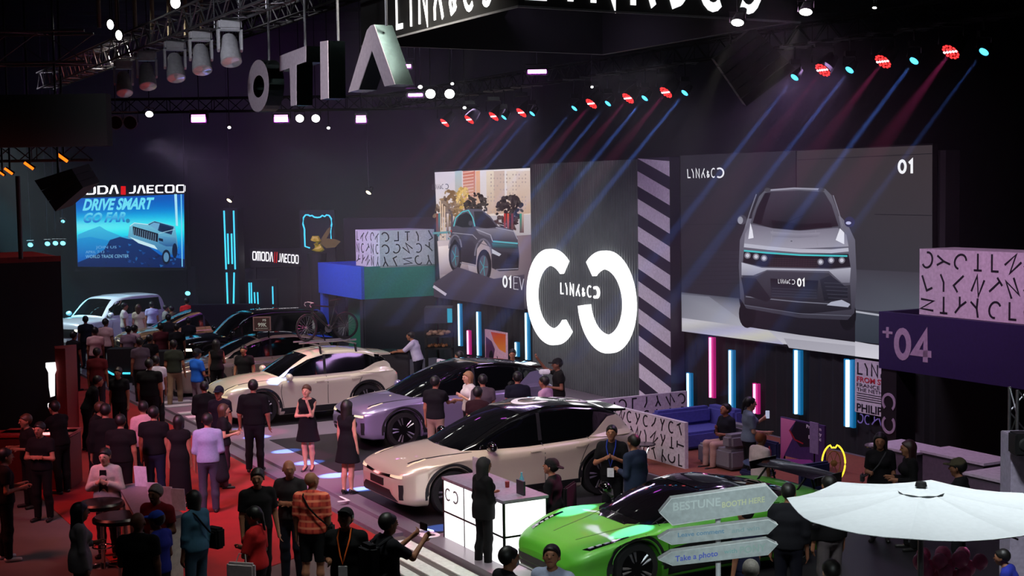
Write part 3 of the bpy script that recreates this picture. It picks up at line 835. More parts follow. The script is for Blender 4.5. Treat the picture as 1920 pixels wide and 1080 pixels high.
    # mirrors
    for sy in (1, -1):
        mm = MB(); X0 = S.get('mx', .74); Y0 = S.get('my', .93); Z0 = S.get('mz', 1.1)
        mm.tube([(X0-.02, sy*(Y0-.10), Z0-.09), (X0, sy*(Y0+.02), Z0-.03)], .025, 8)
        mi = mm.build('side_mirror', BLACK, root, True)
        M_ = Matrix.Translation((X0-.01, sy*(Y0+.08), Z0+.01)) @ Matrix.Diagonal((.085, .13, .09, 1))
        m2 = MB(); m2.lathe([(0, -1), (.5, -.87), (.86, -.5), (1, 0), (.86, .5), (.5, .87), (0, 1)], 14, M_); m2.build('mirror_cap', S.get('mcol') or paint, mi, True, 80)
    # wheels
    for xc in xw:
        for sy in (1, -1):
            y0 = float(np.interp(xc, xs, hw))-.02
            M_ = Matrix.Translation((xc, sy*y0, wz)) @ Matrix.Rotation(-sy*PI/2, 4, 'X')
            w = MB(); w.lathe([(R*.70, -.20), (R*.93, -.205), (R, -.17), (R, -.04), (R*.94, -.004), (R*.72, -.004), (R*.70, -.02)], 40, M_, closed=True)
            tyre = w.build('tire', RUBBER, root, True, 40)
            r_ = MB(); r_.lathe([(0, -.10), (R*.3, -.12), (R*.66, -.13), (R*.70, -.03), (R*.72, -.006), (R*.74, -.012)], 40, M_)
            rim = r_.build('rim', mat('rim_dark', (26, 26, 28), .35, .7), tyre, True, 50)
            for q in range(5):
                for dq in (-.16, .16):
                    a = 2*PI*q/5; s_ = MB()
                    p0 = M_ @ Vector((R*.10*math.cos(a+dq*2), R*.10*math.sin(a+dq*2), -.035)); p1 = M_ @ Vector((R*.69*math.cos(a+dq), R*.69*math.sin(a+dq), -.012))
                    s_.tube([p0, p1], .016, 6, r2=.022); s_.build('spoke', wheelrim or ALU, tyre)
    if style == 'lynk':
        k = .985
        yy = np.linspace(-.80, .80, 21)
        decal('light_bar', bv, [(y, .735-.05*(1-abs(y)/.8)) for y in yy], [(y, .685-.035*(1-abs(y)/.8)) for y in yy], 'x+', GLASS_D, root, nv=2, off=.01, thick=.01)
        decal('lower_grille', bv, [(-.50, .47), (.50, .47)], [(-.72, .30), (.72, .30)], 'x+', BLACK, root, nu=20, nv=4, off=.008)
        decal('license_plate', bv, [(-.26, .62), (.26, .62)], [(-.26, .50), (.26, .50)], 'x+', BLACK, root, nu=6, nv=1, off=.02, thick=.018)
        for sy in (1, -1):
            decal('headlight', bv, [(sy*.80, .735), (sy*.50, .72)], [(sy*.80, .685), (sy*.50, .685)], 'x+', mat('lamp_lens', (235, 225, 190), .15, 0, .25, (255, 235, 180)), root, nu=6, nv=1, off=.014, thick=.01)
            decal('corner_vent', bv, [(sy*.80, .58), (sy*.74, .58)], [(sy*.80, .33), (sy*.745, .33)], 'x+', BLACK, root, nu=2, nv=4, off=.008)
            # hood-edge lamp grooves
            decal('lamp_groove', bv, [(2.10, sy*.60), (1.86, sy*.64), (1.30, sy*.76), (1.02, sy*.80)], [(2.10, sy*.565), (1.86, sy*.60), (1.30, sy*.735), (1.02, sy*.785)], 'z', BLACK, root, nu=22, nv=1, off=.004)
            for a in (0, .16): decal('running_lamp', bv, [(2.16-a, sy*.66), (1.98-a, sy*.64)], [(2.14-a, sy*.69), (1.96-a, sy*.67)], 'z', mat('lamp_lens'), root, nu=4, nv=1, off=.006)
        decal('taillight', bv, [(-.82, .98), (.82, .98)], [(-.82, .93), (.82, .93)], 'x-', mat('tail_red', (180, 20, 12), .3, 0, .8, (255, 30, 15)), root, nu=16, nv=1)
    if style == 'van':
        yy = np.linspace(-.72, .72, 19)
        decal('grille', bv, [(y, .86) for y in yy], [(y*.95, .56) for y in yy], 'x+', BLACK, root, nv=3, off=.008)
        for sy in (1, -1):
            decal('headlight', bv, [(sy*.86, .86), (sy*.60, .86)], [(sy*.86, .78), (sy*.62, .78)], 'x+', mat('lamp_on', (255, 250, 220), .2, 0, 2.0), root, nu=5, nv=1, off=.012)
        decal('license_plate', bv, [(-.26, .50), (.26, .50)], [(-.26, .40), (.26, .40)], 'x+', WHITE, root, nu=5, nv=1, off=.016)
    if spoiler:
        sp = MB(); pts = [(S['rg'][0]+.06, y*.56, top(S['rg'][0]+.06)+.012) for y in (-1, -.5, 0, .5, 1)]
        xx = S['rg'][0]; zz_ = top(xx+.1)
        V = []; F = []
        for i, y in enumerate(np.linspace(-.58, .58, 9)):
            V += [(xx+.22, y, zz_+.03-.05*y*y), (xx-.20, y*1.02, zz_-.01-.06*y*y), (xx-.20, y*1.02, zz_-.045-.06*y*y), (xx+.1, y, zz_-.05-.05*y*y)]
        for i in range(8):
            for j in range(4): F.append((i*4+j, i*4+(j+1) % 4, (i+1)*4+(j+1) % 4, (i+1)*4+j))
        F += [(0, 1, 2, 3), (35, 34, 33, 32)]
        sp.add(V, F); sp.build('spoiler', roofm or paint, root, True, 40)
    return root, bv, top
def place(root, s, r, ang=0., z=0.):
    """put a car in the booth: ang 0 = nose pointing straight out of the booth"""
    root.location = wf(s, r, z); root.rotation_euler = (0, 0, math.atan2(-D2.y, -D2.x)+math.radians(ang)); return root
def paintm(name, rgb, metal=.35, rough=.32):
    return mat(name, rgb, rough, metal, coat=1.0, noise=.03, scale=200)
# ================================================================ floor and hall shell
rnd = random.Random(5)
def slab(name, pts, z0, z1, m, kind='structure', label=None, cat=None):
    b = MB(); b.prism([(p[0], p[1]) for p in pts], (0, 0, z0), (1, 0, 0), (0, 1, 0), (0, 0, z1-z0)); o = b.build(name, m)
    return tag(o, label, cat, kind=kind)
FLOOR = mat('hall_carpet_grey', (92, 84, 84), .9, noise=.15, scale=1.2)
REDC = mat('carpet_red', (150, 26, 24), .75, noise=.2, scale=1.5)
STAGEM = mat('stage_grey', (118, 108, 120), .32, noise=.06, scale=.8, spec=.5)
MATM = mat('display_mat_black', (26, 24, 28), .45, noise=.1, scale=3)
slab('floor', [(-34, 4), (30, 4), (30, 82), (-34, 82)], -.2, 0, FLOOR)
def wq(*a): return [wf(s, r) for s, r in a]
slab('trim_1', wq((-26, 10.62), (4.3, 10.62), (4.3, 11.5), (6.0, 14.6), (-22, 15.2)), 0, .012, REDC)
slab('floor_stage', wq((-21, .02), (12, .02), (12, 10.25), (-21, 10.25)), 0, .12, STAGEM)
slab('trim_2', wq((-21, 10.25), (4.3, 10.25), (4.3, 10.58), (-21, 10.58)), 0, .06, mat('stage_step', (120, 105, 120), .35))
for q, (a, b) in enumerate(((10.30, 10.52), (10.66, 10.90), (11.02, 11.2))):
    slab('trim_%d' % (3+q), wq((4.6, a), (8.4, a), (8.4, b), (4.6, b)), 0, .02, mat('stripe_reflection', (225, 228, 225), .4))  # counter's reflection on the stage steps, painted as white stripes
for q, (s0, s1, r0, r1) in enumerate(((-4.5, -.4, 4.3, 9.5), (1.35, 4.9, 4.6, 9.9), (-9.9, -6.2, 4.0, 9.2), (6.5, 12.0, .3, 9.7))):
    slab('trim_%d' % (6+q), wq((s0, r0), (s1, r0), (s1, r1), (s0, r1)), .12, .13, MATM)
for q, s in enumerate((-9.3, -8.6, -7.9, -10.6, -11.3)):
    slab('trim_%d' % (10+q), wq((s-.16, 9.35), (s+.16, 9.35), (s+.16, 10.2), (s-.16, 10.2)), .12, .128, mat('stripe_lilac', (200, 190, 200), .4))
slab('trim_20', wq((.0, .15), (6.3, .15), (6.3, 4.5), (.0, 4.5)), .12, .128, mat('lounge_carpet', (128, 66, 52), .9))
WALLM = mat('hall_wall_dark', (40, 38, 44), .85, noise=.25, scale=.4)
slab('wall_back', [(-34, 78), (30, 78), (30, 78.4), (-34, 78.4)], 0, 14.5, WALLM)
slab('wall_left', [(-34.4, 4), (-34, 4), (-34, 78), (-34.4, 78)], 0, 14.5, WALLM)
slab('wall_right', [(30, 4), (30.4, 4), (30.4, 78), (30, 78)], 0, 14.5, mat('hall_wall_black', (10, 10, 12), .9))
b = MB(); b.box(-34, 4, 14.5, 30, 78.4, 14.8)
for i in range(16): b.box(-34, 6+i*4.6, 14.1, 30, 6.2+i*4.6, 14.5)
tag(b.build('ceiling', mat('hall_ceiling', (24, 24, 27), .9)), kind='structure')

# ================================================================ booth wall with screens
CURT = mat('curtain_black', (22, 21, 27), .8, noise=.2, scale=4)
b = MB()
s0 = -16.0; V = []; n = int((5.7+16)/.09)
for i in range(n+1):
    r = (0, -.045, -.06, -.045)[i % 4]; p = wf(s0+i*.09, r-.10)
    V += [(p.x, p.y, 0), (p.x, p.y, 6.1)]
q0 = wf(s0+n*.09, -.5); q1 = wf(s0, -.5); V += [(q0.x, q0.y, 0), (q0.x, q0.y, 6.1), (q1.x, q1.y, 0), (q1.x, q1.y, 6.1)]
N_ = len(V)//2
b.add(V, [(2*i, 2*((i+1) % N_), 2*((i+1) % N_)+1, 2*i+1) for i in range(N_)]+[tuple(2*i+1 for i in range(N_))])
tag(b.build('wall_stand', CURT), kind='structure')
# ribbed panel behind the ring logo
RIB = mat('ribbed_panel', (92, 97, 98), .45, noise=.12, scale=3)
V = []; x0, x1 = -9.5, -3.84; n = 49*4
for i in range(n+1):
    r = (.02, .10, .10, .02)[i % 4]; p = wf(x0+(x1-x0)*i/n, r); V += [(p.x, p.y, 0.12), (p.x, p.y, 6.19)]
for s, r in ((x1, -.09), (x0, -.09)): p = wf(s, r); V += [(p.x, p.y, .12), (p.x, p.y, 6.19)]
N_ = len(V)//2; b = MB(); b.add(V, [(2*i, 2*((i+1) % N_), 2*((i+1) % N_)+1, 2*i+1) for i in range(N_)]+[tuple(2*i+1 for i in range(N_))])
tag(b.build('wall_ribbed', RIB), kind='structure')
def wbox(name, s0, s1, r0, r1, z0, z1, m, parent=None, bev=0):
    b = MB()
    P_ = [wf(s0, r0), wf(s1, r0), wf(s1, r1), wf(s0, r1)]
    b.prism([(p.x, p.y) for p in P_], (0, 0, z0), (1, 0, 0), (0, 1, 0), (0, 0, z1-z0)); return b.build(name, m, parent)
def framed(name, label, cat, group=None):
    return tag(link(name, None), label, cat, group)
# lit ring logo: two open rings and a name between them
LITW = mat('lit_white', (255, 255, 255), .5, emit=1.6)
def ringarc(name, cs, cz, R1, R0, a0, a1, r0, r1, m, parent, n=40):
    V = []; F = []
    for i in range(n+1):
        a = math.radians(a0+(a1-a0)*i/n)
        for R_, rr in ((R1, r1), (R0, r1), (R0, r0), (R1, r0)): V.append(wf(cs+R_*math.cos(a), rr, cz+R_*math.sin(a)))
    for i in range(n):
        for j in range(4): F.append((4*i+j, 4*i+(j+1) % 4, 4*i+4+(j+1) % 4, 4*i+4+j))
    F += [(0, 1, 2, 3), tuple(4*n+j for j in (3, 2, 1, 0))]
    b = MB(); b.add(V, F); return b.build(name, m, parent)
t = framed('ring_sign', 'huge glowing white open ring logo with brand name on black ribbed wall', 'sign')
ringarc('left_ring', -8.22, 2.56, 1.31, .86, 50, 318, .11, .24, LITW, t)
ringarc('right_ring', -5.47, 2.60, 1.31, .84, 131, -172, .11, .24, LITW, t)
def wtext(name, txt, s0, s1, z0, z1, r, dep, m, parent, w=.15, track=.12, rev=False):
    return sign_text(name, txt, lambda a, b_: wf(s0+(s1-s0)*a, r, z0+(z1-z0)*b_), D2*(-dep), m, parent, w, track)
wtext('lettering', 'LYNK&C', -7.86, -6.24, 2.66, 2.97, .11, .015, LITW, t, .11, .3)
ringarc('lettering', -6.02, 2.81, .16, .10, 125, -125, .11, .17, LITW, t, 16)

def led_screen(name, label, s0, s1, z0, z1):
    t = framed(name, label, 'screen')
    wbox('housing', s0-.03, s1+.03, -.09, .02, z0-.03, z1+.03, BLACK, t)
    return t
PN = D2
# ---- right screen: grey room with a silver car seen from the front
t = led_screen('led_screen', 'large LED screen showing silver car from the front in grey room', -2.42, 5.5, 2.11, 6.2)
C = Canvas(wf(0, .03), PN)
C.quad4([(1276, 292), (1748, 272), (1748, 680), (1279, 621)], [(38, 35, 45), (56, 50, 56), (60, 62, 72), (34, 32, 42)])
C.quad4([(1276, 292), (1492, 283), (1492, 470), (1277, 470)], [(36, 34, 42), (40, 38, 46), (44, 42, 50), (38, 35, 44)])
C.quad4([(1492, 283), (1748, 272), (1748, 555), (1494, 500)], [(52, 48, 52), (60, 52, 56), (56, 54, 62), (46, 44, 52)])
C.line([(1493, 283), (1493, 358)], 2, (16, 15, 22))
for a, b_ in (((1495, 300), (1748, 288)), ((1640, 402), (1748, 404)), ((1278, 421), (1388, 420)), ((1278, 368), (1330, 367))): C.line([a, b_], 1.2, (26, 25, 32))
C.quad4([(1600, 505), (1748, 512), (1748, 592), (1600, 580)], [(62, 60, 70), (66, 62, 72), (84, 88, 100), (76, 78, 90)])
for i in range(9): C.line([(1278, 470+i*8), (1388, 470+i*7.6)], 1, (30, 29, 38))
C.quad4([(1278, 548), (1392, 560), (1748, 680), (1279, 621)], [(84, 86, 100), (70, 72, 84), (196, 194, 206), (190, 188, 198)])
C.quad4([(1278, 552), (1330, 556), (1420, 622), (1279, 606)], [(112, 114, 128), (120, 122, 136), (176, 176, 188), (130, 130, 142)])
C.grid([(1279, 596), (1430, 612), (1748, 668), (1279, 621)][0:1]+[(1440, 618), (1470, 646), (1279, 621)], 16, 4, lambda u, v: (178+14*math.sin(u*7+v*4), 176+14*math.sin(u*7+v*4), 188+12*math.sin(u*9+v*5)))
C.poly([(1386, 560), (1604, 590), (1748, 592), (1748, 660), (1500, 628), (1396, 612)], (30, 26, 34), (22, 20, 28))
C.poly([(1604, 584), (1748, 594), (1748, 655), (1604, 640)], (60, 66, 78), (46, 52, 62))
C.line([(1604, 584), (1650, 591)], 3.5, (170, 172, 184))
C.poly([(1470, 634), (1748, 664), (1748, 686), (1480, 652)], (160, 158, 170), (176, 174, 186))
C.poly([(1604, 640), (1648, 648), (1748, 664), (1748, 686), (1604, 668)], (190, 188, 200), (210, 208, 218))
# car on the screen
C.ell(1402, 588, 16, 27, (18, 17, 22)); C.ell(1590, 590, 16, 30, (16, 15, 20))
C.poly([(1402, 410), (1396, 430), (1388, 450), (1386, 500), (1389, 560), (1400, 578), (1500, 596), (1590, 600), (1603, 586), (1607, 520), (1604, 450), (1590, 420), (1576, 405)], (112, 110, 126), (52, 50, 62))
C.poly([(1406, 432), (1412, 400), (1424, 368), (1436, 356), (1490, 352), (1548, 354), (1560, 366), (1572, 398), (1578, 432)], (96, 96, 108), (70, 70, 82))
C.poly([(1412, 418), (1420, 390), (1434, 362), (1446, 359), (1500, 357), (1546, 360), (1560, 384), (1573, 424), (1500, 432), (1450, 428)], (58, 56, 68), (24, 22, 28))
C.poly([(1412, 418), (1424, 384), (1436, 362), (1446, 362), (1436, 390), (1428, 420)], (20, 18, 24))
C.line([(1436, 357), (1490, 353), (1546, 355)], 3, (150, 150, 165))
for x in (1440, 1541): C.ell(x, 356, 6, 4, (70, 68, 76))
C.poly([(1408, 420), (1450, 428), (1500, 433), (1572, 427), (1588, 440), (1592, 462), (1500, 466), (1396, 458), (1398, 438)], (108, 106, 122), (156, 154, 170))
C.line([(1396, 460), (1440, 465), (1500, 470), (1560, 471), (1592, 468)], 7, (182, 182, 198))
C.line([(1450, 432), (1446, 456)], 1, (150, 148, 160)); C.line([(1530, 432), (1534, 460)], 1, (140, 138, 150))
C.poly([(1408, 418), (1404, 448), (1414, 446), (1412, 432)], (226, 226, 238)); C.poly([(1576, 428), (1568, 450), (1584, 458), (1584, 436)], (226, 226, 238))
C.poly([(1396, 470), (1500, 476), (1592, 476), (1596, 500), (1560, 503), (1430, 500), (1394, 492)], (26, 22, 30), (34, 28, 36))
C.line([(1396, 470), (1440, 474), (1500, 478), (1590, 480)], 3.2, (70, 190, 196))
for i in range(5): C.line([(1442, 484+i*3.6), (1538, 487+i*3.6)], 1, (66, 50, 56))
for x, y in ((1403, 479), (1419, 481), (1434, 484), (1540, 491), (1560, 488), (1580, 488)): C.ell(x, y, 6, 6, (120, 118, 130)); C.ell(x, y, 3.5, 3.5, (200, 200, 214))
C.poly([(1392, 492), (1430, 502), (1560, 505), (1597, 502), (1595, 530), (1580, 530), (1556, 508), (1440, 506), (1414, 516), (1392, 516)], (190, 190, 206), (116, 114, 130))
C.poly([(1394, 516), (1420, 518), (1440, 508), (1556, 512), (1580, 536), (1596, 534), (1598, 580), (1500, 590), (1398, 572)], (62, 60, 72), (26, 24, 32))
C.poly([(1446, 522), (1536, 526), (1534, 560), (1448, 556)], (26, 24, 32), (44, 46, 60))
C.line([(1400, 556), (1500, 566), (1596, 572)], 2, (110, 110, 124)); C.line([(1398, 572), (1500, 588), (1598, 592)], 1.6, (90, 90, 104))
C.poly([(1560, 566), (1580, 562), (1596, 570), (1592, 576), (1552, 572)], (170, 172, 190))
C.line([(1420, 364), (1408, 398), (1400, 424)], 2, (120, 120, 134)); C.line([(1564, 366), (1574, 396), (1582, 424)], 2, (120, 120, 134)); C.poly([(1448, 412), (1500, 420), (1560, 418), (1562, 426), (1500, 431), (1450, 427)], (20, 18, 24)); C.line([(1480, 416), (1508, 404)], 1, (12, 12, 16)); C.ell(1486, 452, 3.4, 2.6, (150, 148, 164)); C.ell(1486, 452, 2.0, 1.5, (100, 98, 112)); C.poly([(1446, 434), (1500, 438), (1540, 436), (1536, 444), (1500, 446), (1450, 444)], (146, 144, 160), (120, 118, 134))
for i in range(20): C.line([(1444+i*4.9, 482), (1443+i*4.9, 500)], .6, (20, 16, 22))
C.poly([(1392, 520), (1420, 522), (1448, 560), (1440, 566), (1398, 552)], (40, 38, 48), (28, 26, 34)); C.poly([(1540, 524), (1560, 516), (1592, 540), (1592, 560), (1548, 564)], (44, 44, 58), (26, 26, 34))
for i in range(5): C.line([(1548+i*2, 530+i*7), (1592, 532+i*7)], .8, (70, 70, 84))
for i in range(4): C.line([(1450, 540+i*5), (1534, 544+i*5)], .8, (62, 62, 76))
C.ell(1394, 412, 9, 9, (70, 68, 80)); C.ell(1391, 413, 5, 7, (150, 150, 164)); C.ell(1596, 416, 10, 10, (54, 52, 84)); C.ell(1594, 418, 5, 3, (190, 190, 230))
# writing
C.stext('LYNK&C', [(1291, 317), (1345, 315), (1345, 333), (1292, 334)], (240, 240, 246), .13, .2)
C.line([(p[0], p[1]) for p in arc(1352, 324, 7.5, 8.5, -125, 125)], 3, (240, 240, 246))
C.stext('01', [(1687, 300), (1718, 299), (1718, 325), (1687, 325)], (245, 245, 250), .22)
C.stext('LYNK&C', [(1462, 523), (1486, 524), (1486, 532), (1462, 531)], (220, 220, 228), .16)
C.line([(p[0], p[1]) for p in arc(1490, 528.5, 3.4, 4.2, -125, 125)], 1.3, (220, 220, 228))
C.stext('01', [(1498, 522), (1513, 522.5), (1513, 537), (1498, 536.5)], (250, 250, 252), .24)
C.build('picture', vcol_mat('screen_light', 1.0), t)
# ---- left screen: black car in a city street
t = led_screen('led_screen', 'tall LED screen showing dark car on sunny city street', -15.85, -9.6, 2.11, 6.12)
C = Canvas(wf(0, .03), PN)
C.quad4([(815, 323), (996, 315), (998, 581), (827, 556)], [(226, 216, 226), (232, 222, 226), (56, 50, 62), (100, 92, 108)])
C.quad4([(815, 323), (996, 315), (996, 402), (819, 408)], [(214, 206, 224), (236, 226, 224), (222, 206, 196), (226, 212, 206)])
C.quad4([(820, 452), (996, 440), (998, 581), (827, 556)], [(208, 190, 196), (120, 100, 110), (50, 46, 58), (92, 84, 98)])
C.quad4([(822, 462), (870, 458), (880, 510), (825, 515)], [(238, 222, 224), (226, 200, 194), (120, 104, 116), (140, 124, 134)])
for x0_, x1_, c_ in ((853, 866, (178, 196, 206)), (868, 891, (206, 120, 104)), (892, 900, (236, 176, 140)), (912, 926, (232, 216, 200)), (926, 946, (208, 184, 176)), (950, 968, (228, 212, 202)), (968, 994, (220, 200, 190))):
    C.poly([(x0_, 321), (x1_, 320), (x1_+1, 400), (x0_+1, 402)], c_, (196, 164, 142))
for x in range(914, 992, 6):
    for y in range(326, 400, 7): C.poly([(x, y), (x+2.4, y), (x+2.4, y+3), (x, y+3)], (182, 160, 156)) if rnd.random() < .55 else None
for i in range(9): C.line([(870, 324+i*6), (890, 321+i*6)], 1.4, (240, 200, 190))
def tree_shape(cx, cy, rx, ry, col, n=26, k=7):
    for i in range(k*9):
        a = rnd.uniform(0, 2*PI); q = math.sqrt(rnd.random()); d = rnd.randint(-34, 26)
        C.ell(cx+q*rx*math.cos(a), cy+q*ry*math.sin(a), rx*rnd.uniform(.08, .26), ry*rnd.uniform(.08, .2), tuple(max(0, min(255, c+d)) for c in col), 7, rnd.random()*3)
tree_shape(850, 385, 20, 30, (150, 120, 84), k=9); tree_shape(836, 400, 16, 30, (120, 100, 84)); tree_shape(876, 372, 13, 22, (214, 176, 96), k=8)
tree_shape(900, 384, 22, 22, (56, 46, 40), k=10); tree_shape(966, 392, 24, 26, (50, 42, 40), k=12); tree_shape(960, 420, 26, 16, (60, 40, 40))
for x in (838, 846, 842): C.line([(x, 372+rnd.random()*20), (x+1, 450)], 2.2, (226, 196, 170))
for x, c_ in ((830, (140, 70, 60)), (834, (60, 130, 140)), (850, (220, 200, 190)), (858, (90, 80, 90)), (958, (186, 40, 34)), (964, (210, 80, 60)), (972, (120, 40, 40)), (988, (40, 150, 130)), (992, (200, 170, 160))):
    C.poly([(x, 400), (x+4, 400), (x+4, 436), (x, 436)], c_, (100, 70, 76))
C.line([(824, 437), (870, 434)], 4, (100, 150, 160))
# car
C.ell(867, 478, 13, 31, (24, 22, 28)); C.ell(921, 498, 14, 31, (22, 20, 26)); C.ell(866, 480, 8, 22, (74, 76, 88)); C.ell(920, 500, 9, 22, (80, 78, 92))
for i in range(5):
    a = i*1.257; C.line([(920, 500), (920+8*math.cos(a), 500+20*math.sin(a))], 1.1, (60, 150, 165)); C.line([(866, 480), (866+6*math.cos(a), 480+18*math.sin(a))], 1.1, (60, 150, 165))
C.poly([(858, 432), (864, 412), (878, 396), (890, 391), (915, 392), (932, 404), (948, 424), (976, 430), (984, 444), (988, 480), (986, 506), (950, 508), (936, 502), (934, 466), (920, 450), (908, 466), (906, 496), (878, 490), (878, 462), (866, 448), (857, 462)], (92, 88, 104), (26, 24, 32))
C.poly([(880, 450), (900, 452), (908, 466), (906, 494), (880, 489), (878, 462)], (58, 54, 68), (24, 22, 30)); C.poly([(936, 470), (986, 474), (986, 504), (950, 507), (937, 500)], (40, 37, 48), (22, 20, 27)); C.poly([(902, 396), (918, 396), (934, 410), (946, 425), (926, 428), (905, 424)], (44, 42, 50), (26, 24, 32))
C.poly([(867, 422), (874, 404), (888, 398), (898, 404), (900, 426), (880, 426)], (30, 32, 38))
C.line([(864, 424), (868, 408), (880, 397), (892, 394), (900, 408), (904, 424)], 2, (90, 190, 200))
C.poly([(905, 428), (946, 428), (976, 432), (984, 450), (940, 450), (912, 438)], (128, 124, 140), (70, 66, 80))
C.line([(938, 452), (985, 456)], 3, (90, 176, 190)); C.poly([(936, 455), (984, 459), (985, 466), (938, 464)], (60, 120, 132), (30, 30, 38))
C.poly([(936, 466), (954, 476), (950, 480), (936, 474)], (190, 190, 204)); C.poly([(966, 476), (986, 478), (986, 496), (962, 494)], (16, 15, 20))
C.line([(944, 505), (986, 503)], 2, (130, 126, 140)); C.line([(876, 492), (906, 498)], 1.5, (120, 118, 134)); C.line([(862, 436), (900, 440), (908, 448)], 1.5, (150, 146, 160))
C.line([(p[0], p[1]) for p in arc(920, 482, 16, 34, 185, 350)], 3, (110, 106, 122)); C.line([(p[0], p[1]) for p in arc(867, 468, 12, 28, 185, 350)], 2.4, (120, 116, 132))
for i in range(26): x = rnd.uniform(824, 990); y = rnd.uniform(430, 446); C.poly([(x, y), (x+rnd.uniform(2, 7), y-1), (x+3, y+rnd.uniform(2, 6))], rnd.choice([(190, 60, 50), (60, 50, 60), (200, 180, 170), (70, 130, 140), (120, 90, 80)])) if not 860 < x < 985 else None
C.poly([(826, 530), (872, 500), (940, 522), (998, 514), (998, 581), (827, 556)], (70, 62, 78), (40, 36, 50))
C.line([(826, 536), (850, 552)], 5, (190, 180, 196))
C.line([(908, 430), (934, 440), (938, 452)], 1.4, (170, 166, 184)); C.line([(944, 426), (978, 433), (985, 448)], 1.2, (176, 172, 190)); C.line([(864, 444), (904, 452), (935, 462)], 1.0, (64, 60, 72)); C.ell(896, 418, 3.5, 5, (70, 68, 80))
C.stext('LYNK&C', [(824, 346), (846, 345), (846, 354), (824, 355)], (70, 66, 84), .14)
C.line([(p[0], p[1]) for p in arc(851, 349.5, 3.5, 4.5, -125, 125)], 1.3, (70, 66, 84))
C.stext('01', [(957, 516), (975, 518), (975, 540), (957, 537)], (245, 245, 250), .22)
for a, b_ in (((978, 518), (978, 541)), ((978, 518), (987, 519)), ((978, 530), (985, 530)), ((978, 541), (987, 542)), ((989, 519), (993, 543)), ((993, 543), (997, 522))): C.line([a, b_], 1.3, (200, 196, 210))
C.build('picture', vcol_mat('screen_light', 1.0), t)

# ---- striped pillar
t = framed('striped_pillar', 'tall square pillar with slanting white and purple stripes between screens', 'pillar')
wbox('pillar_body', -3.80, -2.46, -.09, .30, .12, 6.2, mat('pillar_purple', (44, 34, 58), .5), t)
b = MB(); per = .668
for k in range(-2, 12):
    zl = .35+k*per; q = [(-3.80, zl-.16), (-2.46, zl-.62), (-2.46, zl-.62+.36), (-3.80, zl-.16+.36)]
    zz = [min(6.2, max(.12, z)) for _, z in q]
    if zz[3]-zz[0] < .02 and zz[2]-zz[1] < .02: continue
    pts = [(q[i][0], zz[i]) for i in range(4)]
    b.prism(pts, wf(0, .30), -D1, (0, 0, 1), D2*(-.006))
b.build('stripe', mat('pillar_white', (214, 205, 220), .5), t)

# ---- light tubes on the wall
CYAN = mat('tube_cyan', (205, 248, 255), .4, emit=1.5); PINK = mat('tube_pink', (255, 190, 230), .4, emit=1.4)
FINC = mat('fin_halo_blue', (20, 120, 170), .4, emit=.55, ecol=(16, 110, 165)); FINP = mat('fin_halo_pink', (200, 30, 130), .4, emit=.55, ecol=(190, 30, 120))  # acrylic fins; the tubes' reflected halo is put in as emission
tubes = [(1290, 700, 770, 'c', 1, 'short cyan light tube beside the striped pillar'), (1332, 633, 745, 'p', 1, 'tall pink light tube under the large screen'),
 (1369, 657, 768, 'c', 1, 'cyan light tube behind the seated visitor'), (1415, 720, 775, 'p', 1, 'short pink light tube behind woman in grey'),
 (1493, 657, 776, 'c', 1.3, 'cyan light tube above the poster board'), (1590, 675, 800, 'c', 1.5, 'cyan light tube beside the printed banner'),
 (860, 570, 648, 'c', 1, 'cyan light tube nearest the snack shelf'), (877, 620, 664, 'p', 1, 'short pink light tube below the tall screen'),
 (895, 585, 666, 'c', 1, 'cyan light tube left of the orange poster'), (967, 642, 668, 'c', 1, 'very short cyan light tube above smiling man'), (986, 587, 674, 'c', 1, 'cyan light tube at the edge of the ribbed wall')]
for px, y0, y1, c, w, lab in tubes:
    s, z1 = WL(px, y0, .05); _, z0 = WL(px, y1, .05)
    t = framed('light_tube', lab, 'lamp', 'light tubes on the stand wall')
    b = MB(); b.tube([wf(s, .06, z0), wf(s, .06, z1)], .028*w, 10); b.build('tube', CYAN if c == 'c' else PINK, t, True)
    wbox('side_fin', s+.03*w, s+.10*w, -.03, .04, z0-.01, z1+.01, FINC if c == 'c' else FINP, t)
    wbox('side_fin', s-.09*w, s-.03*w, -.03, .04, z0-.01, z1+.01, FINC if c == 'c' else FINP, t)

# ---- scattered lettering used on the stand panels
def scatter(parent, o, u, v, w, h, rows, m, seed=1, sz=.78, wd=.13, dep=.006, chars='LYNKCOTyc'):
    """rows of loose tilted letters on the plane o + a*u + b*v (metres); one printed pattern"""
    rr = random.Random(seed); b = MB(); cell = h/rows; cols = max(1, int(w/cell/.92)); nv = Vector(u).cross(Vector(v)).normalized()
    if nv.dot(CAMP-Vector(o)) < 0: nv = -nv
    gl = {'O': 'C', 'c': 'C'}
    for j in range(rows):
        for i in range(cols):
            ch = chars[rr.randrange(len(chars))]; ch = gl.get(ch, ch); adv, pls = GL[ch]
            a = rr.choice((0, 0, .4, -.5, 3.14, 2.7, 1.5, -.9)); cx = (i+.5)*w/cols; cy = (j+.5)*cell
            for pl in pls:
                L, R = stroke_poly(pl, wd)
                def f(x, y):
                    x = (x-adv/2)*cell*sz; y = (y-.5)*cell*sz
                    X_, Y_ = cx+x*math.cos(a)-y*math.sin(a), cy+x*math.sin(a)+y*math.cos(a)
                    X_ = min(w-.004, max(.004, X_)); Y_ = min(h-.004, max(.004, Y_))
                    return Vector(o)+Vector(u)*X_+Vector(v)*Y_
                stroke_solid(b, [(p.x, p.y) for p in L], [(p.x, p.y) for p in R], f, nv*dep)
    return b.build('lettering', m, parent)
PANEL = mat('panel_white', (205, 196, 208), .55); INK = mat('ink_dark', (20, 16, 30), .6)
UZ = Vector((0, 0, 1))
